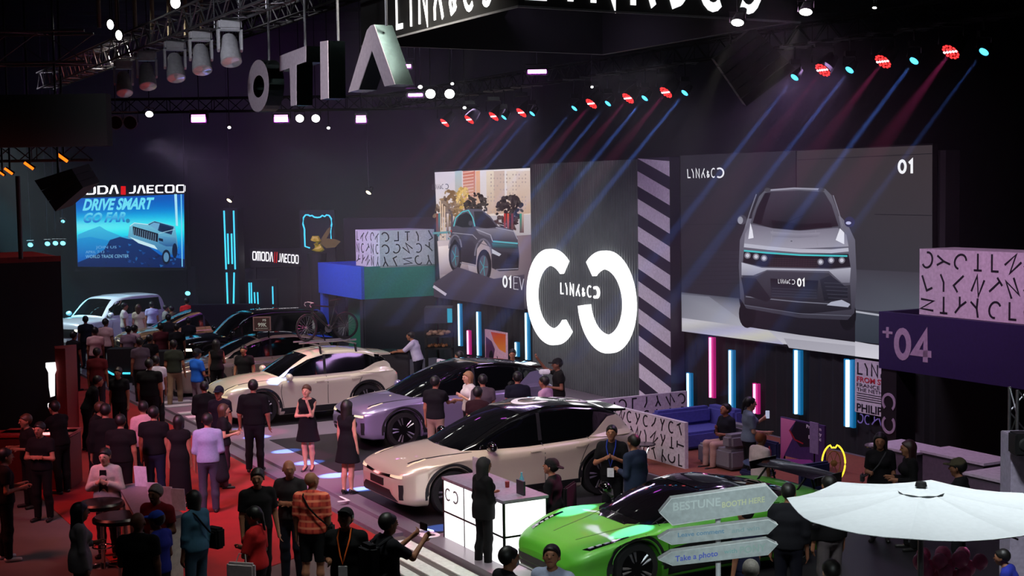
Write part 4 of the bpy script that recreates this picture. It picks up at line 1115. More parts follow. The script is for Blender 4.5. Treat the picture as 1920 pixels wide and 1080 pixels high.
# ---- low partition panels
def panel(name, label, s0, s1, r0, r1, z0, z1, rows, seed):
    t = framed(name, label, 'partition', 'low lettered partitions around the lounge')
    wbox('board', s0, s1, r0, r1, z0, z1, PANEL, t)
    if s1-s0 > r1-r0: scatter(t, wf(s0, r1, z0), -D1, UZ, s1-s0, z1-z0, rows, INK, seed)
    else: scatter(t, wf(s1, r0, z0), -D2, UZ, r1-r0, z1-z0, rows, INK, seed)
    return t
panel('low_partition', 'white low partition with black letters beside the grey armchair', -.3, 2.92, 3.68, 3.76, .12, 1.02, 3, 3)
panel('low_partition', 'white low partition with letters at the foot of striped pillar', -.50, -.42, 1.3, 3.76, .12, 1.02, 3, 4)
panel('low_partition', 'white low partition with letters behind the lilac car', -6.1, -3.9, 4.6, 4.68, .12, 1.4, 3, 8)

# ================================================================ kiosks at both ends
def kiosk(label, s0, s1, r0, r1, z0, z1, fcol_a, fcol_b, ls0, ls1, lr, seed):
    t = framed('kiosk', label, 'kiosk')
    FA = mat('fascia_'+fcol_a[0], fcol_a[1], .5); FB = mat('fascia_'+fcol_b[0], fcol_b[1], .5)
    wbox('fascia', s0, s1, r1-.10, r1, z0, z1, FA, t)                      # face towards the aisle
    se = s1 if s1 < 0 else s0
    wbox('fascia', se-.1 if s1 < 0 else se, se if s1 < 0 else se+.1, r0, r1-.101, z0, z1, FB, t)
    wbox('fascia', (s0 if s1 < 0 else s1-.1), (s0+.1 if s1 < 0 else s1), r0, r1-.101, z0, z1, FA, t)
    wbox('canopy_deck', s0+.1, s1-.1, r0, r1-.1, z1-.25, z1-.2, mat('kiosk_roof', (120, 50, 52), .6), t)
    x = wbox('letter_box', ls0, ls1, r0, lr, z1-.05, z1+1.12, PANEL, t)
    scatter(x, wf(ls0, lr, z1-.05), -D1, UZ, ls1-ls0, 1.17, 3, INK, seed, wd=.12)
    if s1 < 0: scatter(x, wf(ls1, r0, z1-.05), -D2, UZ, lr-r0, 1.17, 3, INK, seed+1, wd=.12)
    return t
k1 = kiosk('blue and green kiosk with lettered box on its roof by tall screen', -19.8, -16.0, .0, 2.55, 2.12, 3.14, ('blue', (48, 84, 205)), ('green', (30, 128, 118)), -18.0, -16.0, 1.9, 11)
wbox('side_wall', -16.12, -16.0, .0, 2.45, 0, 2.11, mat('kiosk_wall', (38, 34, 42), .7), k1)
wbox('rear_wall', -19.8, -16.13, -.1, .0, 0, 3.1, mat('kiosk_green_wall', (34, 92, 70), .6), k1)
wbox('corner_post', -16.3, -16.05, 2.3, 2.5, 0, 2.11, mat('kiosk_wall'), k1)
wbox('corner_post', -19.8, -19.55, 2.3, 2.5, 0, 2.11, mat('fascia_blue'), k1)
wbox('inner_panel', -19.4, -16.6, 1.6, 1.66, 0, 2.1, mat('kiosk_green_panel', (38, 120, 80), .6), k1)
k2 = kiosk('dark purple kiosk numbered +04 with lettered box on its roof', 5.72, 11.6, .1, 1.5, 2.2, 3.22, ('purple', (38, 26, 74)), ('purple', (38, 26, 74)), 6.15, 11.5, .95, 21)
wbox('rear_wall', 5.72, 11.6, -.1, .1, 0, 2.9, mat('kiosk_back_black', (8, 8, 11), .8), k2)
wbox('side_post', 5.74, 6.12, 1.0, 1.46, 0, 2.2, mat('kiosk_post', (24, 22, 27), .5), k2)
wbox('curtain_panel', 9.0, 11.6, .12, .2, 0, 2.2, mat('kiosk_navy', (16, 12, 38), .7), k2)
GREYL = mat('letter_grey', (168, 150, 172), .5)
def ftxt_w(name, txt, s0, s1, z0, z1, r, m, parent, bold=.0): return font_text(name, txt, lambda a, b_: wf(s0+(s1-s0)*a, r+.008, z0+(z1-z0)*b_), m, parent, bold=bold)
s_a, z_a = WL(1656, 650, 1.5)
wtext('lettering', '+', s_a, s_a+.27, 2.70, 3.02, 1.5, .01, GREYL, k2, .14)
s_b, _ = WL(1678, 650, 1.5); s_c, _ = WL(1750, 650, 1.5)
wtext('lettering', '04', s_b, s_c, 2.42, 2.95, 1.5, .01, GREYL, k2, .22, .06)
ringarc('ring_logo', 5.94, 1.60, .17, .12, -50, 230, 1.46, 1.475, GREYL, k2, 24)
ringarc('ring_logo', 5.94, 1.20, .17, .12, 130, 410, 1.46, 1.475, GREYL, k2, 24)

# ---- printed banner beside the kiosk post
t = framed('hanging_banner', 'printed text banner in black and red beside the wide cyan tube', 'banner')
wbox('banner_sheet', 3.52, 4.98, .02, .05, .98, 2.04, PANEL, t)
REDI = mat('ink_red', (190, 40, 60), .6)
wtext('lettering', 'LYNK&C', 3.58, 4.94, 1.74, 1.98, .05, .004, INK, t, .13)
ftxt_w('lettering', 'FROM SWEDEN', 3.58, 4.94, 1.60, 1.70, .05, REDI, t, .02)
ftxt_w('lettering', 'FRANCE / SPAIN /', 3.58, 4.94, 1.50, 1.57, .05, INK, t)
ftxt_w('lettering', 'THE NETHERLANDS', 3.58, 4.94, 1.41, 1.48, .05, INK, t)
for i in range(4): wbox('small_print', 3.58, 4.94-.1*(i % 2), .05, .054, 1.36-i*.045, 1.375-i*.045, INK, t)
ftxt_w('lettering', 'PHILIPPINES', 3.58, 4.94, 1.01, 1.16, .05, INK, t, .02)
scatter(t, wf(3.56, .03, .76), -D1, UZ, 1.4, .2, 1, mat('ink_violet', (150, 140, 220), .5), 5, sz=1.0)

# ================================================================ cars
CREAM = paintm('paint_cream', (206, 198, 176), .15); LILAC = paintm('paint_lilac', (150, 140, 172), .55); SILV = paintm('paint_champagne', (206, 194, 172), .3)
BLK = paintm('paint_black', (10, 10, 12), .2, .15); BRONZ = paintm('paint_bronze', (150, 132, 124), .5); YEL = paintm('paint_sand', (206, 172, 96), .2)
WHT = paintm('paint_white', (205, 214, 222), .1); GRN = mat('paint_green', (74, 152, 36), .5, .05, coat=.22, noise=.03, scale=200)
S3 = dict(SUV, mcol=BLK)
c3, bv3, top3 = make_car('car', S3, 'champagne SUV with black roof behind the glowing white counter', SILV, roofm=BLK, pillar=BLK, group='show cars')
place(c3, 3.05, 7.75, 0, .13)
# the champagne wedge on the rear pillar
for md in ('y+', 'y-'): decal('rear_pillar', bv3, [(-1.40, 1.12), (-1.72, 1.34), (-2.02, 1.36), (-2.22, 1.22)], [(-1.25, 1.03), (-1.7, 1.03), (-2.0, 1.03), (-2.26, 1.04)], md, SILV, c3, nu=10, nv=5, off=.02, thick=.02)
c2, bv2, top2 = make_car('car', dict(SUV, L=4.85), 'lilac grey coupe SUV between cream and champagne cars', LILAC, roofm=BLK, pillar=BLK, group='show cars')
place(c2, -2.95, 5.95, 0, .13)
for md in ('y+', 'y-'): decal('rear_pillar', bv2, [(-1.40, 1.12), (-1.72, 1.34), (-2.02, 1.36), (-2.22, 1.22)], [(-1.25, 1.03), (-1.7, 1.03), (-2.0, 1.03), (-2.26, 1.04)], md, LILAC, c2, nu=10, nv=5, off=.02, thick=.02)
S1 = dict(SUV, L=4.4, wb=2.65, gh=[(1.02, 1.04), (.85, 1.14), (.55, 1.32), (.2, 1.50), (-.1, 1.59), (-.5, 1.625), (-1.0, 1.61), (-1.5, 1.55), (-1.8, 1.45), (-1.95, 1.33), (-2.1, 1.14), (-2.14, 1.02)],
  hw=[(2.2, .62), (2.16, .74), (2.08, .83), (1.9, .89), (1.5, .92), (0, .93), (-1.5, .93), (-1.9, .90), (-2.1, .84), (-2.18, .76), (-2.2, .68)],
  zb=[(2.2, .40), (2.14, .27), (1.9, .21), (1, .2), (-1.2, .2), (-1.9, .25), (-2.14, .36), (-2.2, .5)],
  zs=[(2.2, .62), (2.17, .74), (2.08, .82), (1.8, .90), (1.3, .96), (.9, .98), (0, .99), (-1, 1.01), (-1.7, 1.07), (-2.05, 1.05), (-2.2, .90)],
  zt=[(2.2, .66), (2.17, .79), (2.08, .88), (1.8, .99), (1.4, 1.06), (.95, 1.09), (0, 1.02), (-1.2, 1.05), (-1.8, 1.11), (-2.1, 1.07), (-2.2, .94)],
  yb=[(1.02, .68), (.7, .79), (0, .83), (-1.4, .82), (-1.9, .74), (-2.14, .68)], ws=(.92, .10), rg=(-1.86, -2.08), mx=.68, my=.89,
  win=dict(t=[(.55, 1.22), (.1, 1.43), (-.35, 1.52), (-1.0, 1.51), (-1.4, 1.45), (-1.62, 1.36)], b=[(.72, 1.07), (.2, 1.06), (-.4, 1.07), (-1.0, 1.08), (-1.35, 1.11), (-1.62, 1.2)]))
c1, bv1, top1 = make_car('car', S1, 'cream compact SUV carrying a bicycle on its roof rack', CREAM, group='show cars')
place(c1, -7.3, 7.7, 0, .13)
for md in ('y+', 'y-'):
    decal('rear_quarter_glass', bv1, [(-1.60, 1.44), (-1.9, 1.38)], [(-1.60, 1.15), (-1.95, 1.15)], md, GLASS_D, c1, nu=6, nv=5, off=.007)
    decal('rear_pillar', bv1, [(-1.25, 1.10), (-1.6, 1.24), (-1.85, 1.27), (-2.08, 1.16)], [(-1.15, 1.03), (-1.6, 1.03), (-1.85, 1.03), (-2.1, 1.03)], md, CREAM, c1, nu=10, nv=5, off=.016, thick=.016)
c0, _, _ = make_car('car', dict(SUV), 'bronze SUV with price board on roof behind cream car', BRONZ, roofm=BLK, group='show cars')
place(c0, -12.75, 7.2, 0, .0)
V4 = dict(SUV, gh=[(1.25, 1.15), (1.1, 1.28), (.8, 1.55), (.5, 1.75), (.2, 1.84), (-.5, 1.88), (-1.6, 1.86), (-2.1, 1.80), (-2.28, 1.60), (-2.36, 1.15)],
  zs=[(2.4, .72), (2.36, .92), (2.25, 1.02), (1.8, 1.08), (0, 1.10), (-2.2, 1.12), (-2.4, 1.0)], zt=[(2.4, .76), (2.36, 1.0), (2.25, 1.10), (1.8, 1.17), (1.2, 1.20), (0, 1.14), (-2.2, 1.14), (-2.4, 1.04)],
  yb=[(1.25, .78), (.6, .88), (-1.8, .88), (-2.36, .8)], tum=.18, ws=(1.16, .42), rg=(-2.16, -2.34), mz=1.25, mx=.95,
  win=dict(t=[(.75, 1.45), (.4, 1.68), (0, 1.72), (-1.9, 1.68)], b=[(.95, 1.2), (.4, 1.2), (0, 1.2), (-1.95, 1.22)]), pil=(-.35, -1.3))
cv, _, _ = make_car('car', V4, 'black boxy SUV parked behind the price board', BLK, style='van', group='show cars', spoiler=False); place(cv, -17.6, 5.6, 0, 0)
cw, _, _ = make_car('car', V4, 'white boxy SUV lit cyan below the blue screen', WHT, style='van', group='show cars', spoiler=False); place(cw, -27.0, 8.0, 36, 0)
cy, _, _ = make_car('car', dict(SUV), 'sand yellow SUV surrounded by the far crowd', YEL, roofm=BLK, group='show cars'); place(cy, -22.3, 6.3, 0, 0)
# ---- green sports car
SG = dict(L=4.55, wb=2.7, R=.345,
  hw=[(2.27, .60), (2.22, .74), (2.1, .86), (1.8, .95), (1.35, .98), (.6, .93), (0, .93), (-.9, .99), (-1.6, 1.0), (-2.1, .93), (-2.27, .80)],
  zb=[(2.27, .28), (2.2, .16), (1.8, .13), (0, .13), (-1.8, .16), (-2.27, .35)],
  zs=[(2.27, .42), (2.2, .52), (2.0, .62), (1.7, .72), (1.3, .80), (.9, .80), (0, .80), (-.8, .88), (-1.4, .93), (-2.0, .90), (-2.27, .82)],
  zt=[(2.27, .46), (2.2, .58), (2.0, .66), (1.6, .72), (1.3, .76), (.9, .84), (0, .86), (-1, .92), (-1.6, .96), (-2.1, .94), (-2.27, .86)],
  gh=[(1.15, .80), (1.0, .87), (.5, 1.06), (.15, 1.17), (-.2, 1.215), (-.6, 1.20), (-1.1, 1.11), (-1.6, .99), (-1.9, .90)],
  yb=[(1.15, .66), (.6, .76), (0, .80), (-.8, .76), (-1.5, .6), (-1.9, .45)], tum=.52, ws=(1.04, .06), wsy=(.64, .46), rg=(-.7, -1.5), mx=.62, my=.92, mz=.98,
  win=dict(t=[(.55, .98), (.1, 1.10), (-.3, 1.13), (-.8, 1.06), (-1.0, 1.0)], b=[(.75, .86), (.1, .86), (-.3, .87), (-.8, .9), (-1.0, .94)]), mcol=BLK)
cg, bvg_, topg = make_car('car', SG, 'bright green sports car with black canopy and tall rear wing', GRN, roofm=BLK, pillar=BLK, style='none', group='show cars', spoiler=False)
place(cg, 8.35, 7.75, 0, .13)
yy = np.linspace(-.7, .7, 15)
decal('front_intake', [bvg_[0]], [(y, .38) for y in yy], [(y*1.05, .20) for y in yy], 'x+', BLACK, cg, nv=3, off=.01)
for sy in (1, -1):
    h_ = decal('headlight', bvg_, [(2.02, sy*.66), (1.72, sy*.78), (1.42, sy*.83)], [(1.98, sy*.78), (1.70, sy*.86), (1.42, sy*.87)], 'z', GLASS_D, cg, nu=14, nv=3, off=.006)
    for a in (0, .1, .2, .3): decal('lamp_strip', bvg_, [(1.96-a, sy*(.70+a*.33)), (1.90-a, sy*(.71+a*.33))], [(1.95-a, sy*(.735+a*.33)), (1.89-a, sy*(.745+a*.33))], 'z', mat('lamp_pearl', (220, 210, 235), .1, .3), cg, nu=3, nv=1, off=.013)
    decal('hood_groove', bvg_, [(1.9, sy*.30), (1.3, sy*.42), (1.0, sy*.5)], [(1.9, sy*.285), (1.3, sy*.405), (1.0, sy*.48)], 'z', mat('paint_green_dark', (30, 84, 20), .4), cg, nu=14, nv=1, off=.003)
for md in ('y+', 'y-'): decal('skirt_with_shade', [bvg_[0]], [(.95, .52), (.3, .60), (-.55, .62), (-.96, .60)], [(.97, .14), (.3, .14), (-.5, .14), (-.97, .14)], md, BLACK, cg, nu=16, nv=5, off=.008)  # black lower body, with the shade along the side painted in
# rear wing: blade with end plates on two struts each side
w_ = MB(); V = []; F = []
for i, y in enumerate(np.linspace(-.74, .74, 13)):
    zc = 1.16-.05*abs(y)**2; xc = -2.05-.10*abs(y)**2
    V += [(xc+.20, y, zc-.02), (xc+.05, y, zc+.02), (xc-.20, y, zc+.035), (xc-.2, y, zc+.02), (xc+.05, y, zc-.012)]
for i in range(12):
    for j in range(5): F.append((i*5+j, i*5+(j+1) % 5, (i+1)*5+(j+1) % 5, (i+1)*5+j))
F += [tuple(range(5)), tuple(12*5+j for j in (4, 3, 2, 1, 0))]
w_.add(V, F); wing = w_.build('rear_wing', BLK, cg, True, 40)
for sy in (1, -1):
    e_ = MB(); e_.prism([(-2.34, 1.04), (-1.86, 1.04), (-1.84, 1.16), (-2.36, 1.20)], (0, sy*.74, 0), (1, 0, 0), (0, 0, 1), (0, sy*.012, 0)); e_.build('end_plate', BLK, wing)
    e_ = MB(); e_.tube([(-1.75, sy*.45, .93), (-1.98, sy*.45, 1.15)], .016, 8); e_.tube([(-2.1, sy*.45, .9), (-2.02, sy*.45, 1.15)], .016, 8); e_.build('wing_strut', BLACKM, wing, True)
decal('deck_stripe', bvg_, [(-1.2, .80), (-2.1, .80)], [(-1.2, .90), (-2.1, .88)], 'z', GRN, cg, nu=10, nv=2, off=.005)
# ================================================================ overhead: trusses, lamps, hanging signs
def box_truss(name, label, A, B, w=.30, seg=None, up=Vector((0, 0, 1)), m=None, r=.024):
    A, B = Vector(A), Vector(B); L = (B-A).length; d = (B-A)/L; m = m or STEEL
    a = d.cross(up)
    if a.length < .1: a = d.cross(Vector((1, 0, 0)))
    a.normalize(); b_ = a.cross(d).normalized(); seg = seg or max(2, int(L/w/1.1))
    t = framed(name, label, 'truss', 'rigging trusses over the show floor')
    cs = [(a*i+b_*j)*w/2 for i, j in ((-1, -1), (1, -1), (1, 1), (-1, 1))]
    for c in cs: q = MB(); q.tube([A+c, B+c], r, 8); q.build('chord', m, t, True)
    q = MB()
    for k in range(seg):
        p, n_ = A+d*(L*k/seg), A+d*(L*(k+1)/seg)
        for i in range(4):
            c, e = cs[i], cs[(i+1) % 4]
            q.tube([p+(c if k % 2 else e), n_+(e if k % 2 else c)], r*.5, 5, cap=False)
            if k % 3 == 0: q.tube([p+c, p+e], r*.45, 5, cap=False)
    q.build('lattice', m, t)
    return t
V_ = Vector
TRB = mat('truss_black', (7, 7, 8), .9, spec=.1)
A_ = AT(382, 30, 24.3); A0 = A_-D1*5.5; A1 = A_+D1*15
box_truss('truss', 'grey lattice truss carrying five moving heads at top left', A0, A1, .42)
zt_ = A_.z
p = AT(-80, 93, 25.5); q_ = AT(168, 93, 25.5); box_truss('truss', 'grey lattice truss crossing the top left corner', p, (q_.x, q_.y, p.z), .56)
p = AT(150, 226, 37); q_ = AT(900, 222, 37); box_truss('truss', 'dark lattice truss behind the mirrored letters with magenta floods', (p.x, 37, 7.85), (q_.x, 37, 7.85), .35, m=TRB)
box_truss('truss', 'dark lattice truss carrying red and blue beam lights', wf(-14.5, 2.5, 8.17), wf(11.5, 2.5, 8.17), .35, m=TRB)
box_truss('truss', 'dark lattice truss over the stage front behind hanging sign', wf(-9, 9.9, 9.0), wf(14, 9.9, 9.0), .35, m=TRB)
for k in range(7):
    x = AT(185+k*24, 20, 28.5).x
    b = MB(); b.tube([(x, 28.5+.4*k, 14.2), (x, 28.5+.4*k, 8.9)], .045, 8); tag(b.build('roof_hanger', mat('hanger_warm_lit', (120, 108, 84), .6)), 'thin vertical roof hanger, '+('first', 'second', 'third', 'fourth', 'fifth', 'sixth', 'seventh')[k]+' of seven counted from the two work lights', 'hanger', 'roof hangers at top left')  # warm light on the hangers is put into their colour

FIXT = mat('fixture_grey', (150, 150, 156), .4, .3); LENS = mat('lens_white', (255, 255, 255), .1, emit=14); LENSD = mat('lens_glass', (200, 215, 220), .08, .6)
def moving_head(loc, rz, tilt, label, sc=1.0):
    """yoke fixture hanging from its base"""
    t = empty('moving_head_light', loc, rz, label, 'stage light', 'white moving heads at top left')
    b = MB(); b.bbox(-.17*sc, -.12*sc, -.16*sc, .17*sc, .12*sc, 0, .03*sc); b.build('base', FIXT, t, True)
    b = MB(); b.box(-.06, -.02, 0, -.03, .02, .12); b.box(.03, -.02, 0, .06, .02, .12); b.build('clamp', BLACKM, t)
    b = MB()
    for sx in (-1, 1): b.prism([(-.07, -.16), (.07, -.16), (.05, -.44), (0, -.48), (-.05, -.44)], (sx*.165*sc-.02, 0, 0), (0, sc, 0), (0, 0, sc), (.04, 0, 0))
    b.box(-.185*sc, -.06*sc, -.175*sc, .185*sc, .06*sc, -.15*sc)
    b.build('yoke', FIXT, t)
    M_ = Matrix.Translation((0, 0, -.42*sc)) @ Matrix.Rotation(tilt, 4, 'X') @ Matrix.Diagonal((sc, sc, sc, 1))
    b = MB(); b.lathe([(0, .20), (.09, .20), (.12, .14), (.125, .0), (.15, -.12), (.155, -.24), (.135, -.25)], 20, M_); b.build('lamp_head', FIXT, t, True, 40)
    b = MB(); b.lathe([(0, -.245), (.135, -.245), (.135, -.25), (0, -.262)], 20, M_); b.build('lens', LENSD, t, True)
    return t
for i, (px, py, lab) in enumerate(((382, 34, 'white moving head, nearest and highest of its row'), (330, 55, 'white moving head, second from the near end of its row'), (288, 74, 'white moving head in the middle of the row'), (254, 95, 'white moving head, fourth from the near end'), (220, 112, 'white moving head at the far end, the smallest'))):
    d = ray(px, py); tt = (A_-CAMP-Vector((0, 0, .22))).z/d.z; p = CAMP+d*tt
    # keep it under the truss line
    k = (p-A_).dot(D1); p = A_+D1*k; p.z = zt_-.22
    moving_head(p, math.radians(20), math.radians(-28), lab, 1.12)
# warm white lamps at top left, with a thin red strip
def par(name, px, py, Y, rpx, col, e, label, aim=(0, -.5, -1), cat='stage light', group=None, oval=1.0, depth=.22, body=None):
    loc = AT(px, py, Y); R_ = rpx*Y/FPX; aim = Vector(aim).normalized()
    t = empty(name, loc, 0, label, cat, group)
    M_ = aim.to_track_quat('-Z', 'Y').to_matrix().to_4x4() @ Matrix.Diagonal((1, oval, 1, 1))
    b = MB(); b.lathe([(0, depth), (R_*.7, depth), (R_*1.1, .05), (R_*1.12, -.01), (R_*1.02, -.01), (R_*1.02, .01), (0, .01)], 18, M_); b.build('housing', body or BLACKM, t, True, 40)
    b = MB(); b.lathe([(0, -.004), (R_, -.004), (R_, .008), (0, .008)], 18, M_); b.build('lens', mat(name+'_lens_%d_%d_%d' % col, col, .2, emit=e), t)
    b = MB(); b.tube([(-R_*1.2, 0, 0), (-R_*1.25, 0, R_*1.6), (R_*1.25, 0, R_*1.6), (R_*1.2, 0, 0)], .012, 6); b.tube([(0, 0, R_*1.6), (0, 0, 14.4-loc.z)], .012, 6); b.build('bracket', BLACKM, t)
    return t
W_ = (255, 255, 250)
toC = (0, -1, -.25)
for px, py, r_, ov, lab in ((207, 46, 6, 1.5, 'small white work light, upper of two by the roof hangers'), (223, 66, 6, 1.5, 'small white work light, lower of two by the roof hangers'), (329, 5, 9, 1.2, 'bright white work light cut by the top of the picture')):
    par('work_light', px, py, 27, r_, W_, 6, lab, toC, oval=ov)
for px, py, lab in ((562, 222, 'round white blinder left of its twin, under the mirrored T'), (592, 222, 'round white blinder right of its twin, under the mirrored T'), (807, 176, 'round white blinder left of its twin, beside the mirrored A'), (843, 176, 'round white blinder right of its twin, beside the mirrored A')):
    par('blinder_light', px, py, 36 if py > 200 else 30, 7.5 if py > 200 else 9, W_, 9, lab, toC, oval=.95)
for px, py, r_, lab in ((280, 214, 7, 'white oval spot between dark par cans and magenta flood'), (430, 239, 3, 'tiny bright spot under the far left truss'), (616, 240, 3, 'tiny bright spot below the right white blinders'), (788, 163, 4, 'small white spot just above the left blinder'), (848, 157, 3, 'tiny white spot above the right blinder'), (871, 202, 3, 'tiny white spot right of the blinders'), (1110, 163, 2.5, 'tiny white spot over the red beam lights')):
    par('spot_light', px, py, 36 if py > 200 else 31, r_, W_, 8, lab, toC, oval=.8)
for px, lab in ((217, 'unlit par can, left of the dark pair'), (244, 'unlit par can, right of the dark pair')): par('par_can', px, 230, 36, 12, (12, 12, 14), .02, lab, toC, body=ALU)
for px, py, w, h, Y, lab in ((372, 222, 26, 14, 36, 'magenta flood panel, leftmost on the far truss'), (527, 222, 25, 13, 36, 'magenta flood panel below the mirrored O'), (677, 223, 18, 13, 36, 'magenta flood panel below the mirrored A'), (1007, 134, 34, 7, 31, 'thin magenta flood seen edge-on under the hanging sign'), (779, 178, 26, 5, 31, 'thin magenta flood left of the white blinders'), (764, 124, 12, 6, 31, 'small magenta flood right of the mirrored A')):
    loc = AT(px, py, Y); k = Y/FPX; t = empty('flood_panel', loc, 0, lab, 'stage light', 'magenta flood panels')
    b = MB(); b.bbox(-w*k/2-.05, 0, -h*k/2-.04, w*k/2+.05, .15, h*k/2+.04, .02); b.build('housing', BLACKM, t)
    b = MB(); b.box(-w*k/2, -.012, -h*k/2, w*k/2, .0, h*k/2); b.build('light_face', mat('flood_magenta', (255, 150, 255), .3, emit=2.6), t)
    b = MB(); b.tube([(-w*k/2-.06, .07, 0), (-w*k/2-.06, .07, h*k/2+.12), (w*k/2+.06, .07, h*k/2+.12), (w*k/2+.06, .07, 0)], .014, 6); b.tube([(0, .07, h*k/2+.12), (0, .07, 14.4-loc.z)], .012, 6); b.build('bracket', BLACKM, t)
    lm = bpy.data.lights.new('flood_glow', 'AREA'); lm.energy = 22 if w > 15 else 8; lm.color = (.8, .12, 1); lm.size = w*k; lm.shape = 'RECTANGLE'; lm.size_y = h*k
    lo = bpy.data.objects.new('flood_glow', lm); COL.objects.link(lo); lo.location = loc+Vector((0, -.03, 0)); lo.rotation_euler = (math.radians(60), 0, 0)
# orange lamps over the dark booth
for px, py, r_, lab in ((117, 296, 9, 'orange strip lamp nearest the hanging speaker'), (54, 311, 8, 'orange strip lamp, second from the speaker'), (16, 321, 7, 'orange strip lamp, third from the speaker'), (2, 325, 5, 'orange strip lamp at the picture edge')):
    loc = AT(px, py, 27); t = empty('orange_lamp', loc, 0, lab, 'lamp', 'orange lamps over the dark booth'); k = 27/FPX*r_
    b = MB(); b.tube([(-k, 0, k*.75), (k, 0, -k*.75)], k*.32, 8); b.build('tube', mat('lamp_orange', (255, 110, 20), .3, emit=2.2), t, True)
    b = MB(); b.tube([(-k*1.1, .07, k*.85), (k*1.1, .07, -k*.65)], k*.5, 8); b.tube([(0, .07, 0), (0, .07, 14.4-loc.z)], .02, 6); b.build('housing', BLACKM, t, True)
p = AT(-40, 322, 27.4); q_ = AT(170, 300, 27.4); box_truss('truss', 'dark lattice truss with orange lamps over the dark booth', (p.x, p.y, 6.35), (q_.x, q_.y, 6.35), .3, m=mat('truss_rust', (52, 30, 28), .6))
# speakers
def speaker_array(label, pts, Y, n, dep=.7):
    t = framed('speaker_array', label, 'speaker')
    (ax, ay), (bx, by), (cx, cy), (dx, dy) = pts   # top-left, top-right, bottom-right, bottom-left
    for i in range(n):
        f0, f1 = i/n+.008, (i+1)/n-.008
        L0 = (ax+(dx-ax)*f0, ay+(dy-ay)*f0); L1 = (ax+(dx-ax)*f1, ay+(dy-ay)*f1); R0 = (bx+(cx-bx)*f0, by+(cy-by)*f0); R1 = (bx+(cx-bx)*f1, by+(cy-by)*f1)
        P_ = [AT(*q, Y) for q in (L0, R0, R1, L1)]; b = MB()
        V = P_+[p_+Vector((.1, dep, .1)) for p_ in P_]
        b.add(V, [(0, 1, 2, 3), (7, 6, 5, 4), (0, 4, 5, 1), (1, 5, 6, 2), (2, 6, 7, 3), (3, 7, 4, 0)]); b.build('cabinet', mat('speaker_black', (13, 12, 15), .7), t)
    top_ = (AT(ax, ay, Y)+AT(bx, by, Y))/2+Vector((0, .3, 0)); b = MB(); b.tube([top_, (top_.x, top_.y, 14.1)], .02, 6); b.build('hanging_cable', BLACKM, t)
    return t
speaker_array('black speaker cluster hanging tilted before the blue screen', [(64, 338), (134, 316), (156, 352), (104, 397)], 25, 3)
speaker_array('large black line array speaker hanging over the stage right', [(1338, 110), (1412, 50), (1492, 130), (1400, 200)], 24, 6, 1.0)
b = MB(); p = AT(0, 228, 23); w0 = AT(-300, 228, 23).x; w1 = AT(200, 228, 23).x; b.box(w0, 23, AT(0, 276, 23).z, w1, 23.3, AT(0, 178, 23).z); tag(b.build('hanging_fascia', mat('fascia_black', (4, 4, 5), .9)), 'black hanging fascia board under the top left truss', 'sign')
b = MB(); p = AT(33, 330, 29); b.tube([p, (p.x, p.y, 4.2)], .05, 8); tag(b.build('slim_post', mat('post_rust', (60, 34, 32), .6)), 'thin dark post rising from the dark booth', 'post')

# ---- big mirrored hanging letters
LP = AT(700, 170, 21.0); LETF = mat('letter_face', (150, 138, 150), .45); MIRR = mat('mirror_side', (36, 46, 46), .2, 1.0)
def Lp(px, py): return PL(px, py, LP, D2)
def hang_letter(label, outline, hole, pole_px, pole_y, ch):
    t = framed('hanging_letter', label, 'sign', 'mirrored letters hung in a row')
    P_ = [Lp(*q) for q in outline]; dep = D2*.30
    ux, uz = -D1, UZ
    def to2(p_): return ((p_-LP).dot(ux), p_.z)
    def solid(nm, off, th, m_, hol):
        b = MB(); o2 = [to2(p_) for p_ in P_]
        if not hol: b.prism(o2, Vector((LP.x, LP.y, 0))+D2*off, ux, uz, D2*th)
        else:
            h2 = [to2(Lp(*q)) for q in hol]; n = len(o2); V = []; F = []
            for p2 in (o2, h2):
                for dd in (off, off+th): V += [Vector((LP.x, LP.y, 0))+ux*a+uz*c+D2*dd for a, c in p2]
            for i in range(n):
                j = (i+1) % n
                F += [(i, j, n+j, n+i), (2*n+i, 3*n+i, 3*n+j, 2*n+j), (i, 2*n+i, 2*n+j, j), (n+i, n+j, 3*n+j, 3*n+i)]
            b.add(V, F)
        return b.build(nm, m_, t)
    solid('face', 0, .012, LETF, hole); solid('mirrored_side', .0125, .29, MIRR, hole)
    p_ = Lp(pole_px, pole_y)+D2*.15; b = MB(); b.tube([p_, (p_.x, p_.y, 14.1)], .022, 8); b.build('hanging_pole', ALU, t, True)
    return t
n = 28
hang_letter('mirrored letter O, leftmost of the hanging letters', [(483.5+19.5*math.cos(2*PI*i/n), 161-49*math.sin(2*PI*i/n)-3*math.cos(2*PI*i/n)) for i in range(n)], [(484.5+11*math.cos(2*PI*i/n), 162-21*math.sin(2*PI*i/n)-1.5*math.cos(2*PI*i/n)) for i in range(n)], 490, 113, 'O')
hang_letter('mirrored letter T beside the hanging O', [(524, 105), (573, 86), (573, 116), (555, 122), (555, 197), (545, 199), (543, 127), (524, 134)], None, 557, 93, 'T')
hang_letter('mirrored letter I between hanging T and A', [(600, 78), (614, 76), (615.5, 184), (601, 187)], None, 618, 76, 'I')
hang_letter('mirrored letter A without crossbar, nearest hanging letter', [(695, 48), (701, 46), (740, 158), (721, 162), (697, 94), (672, 168), (653, 173), (688, 56)], None, 707, 48, 'A')

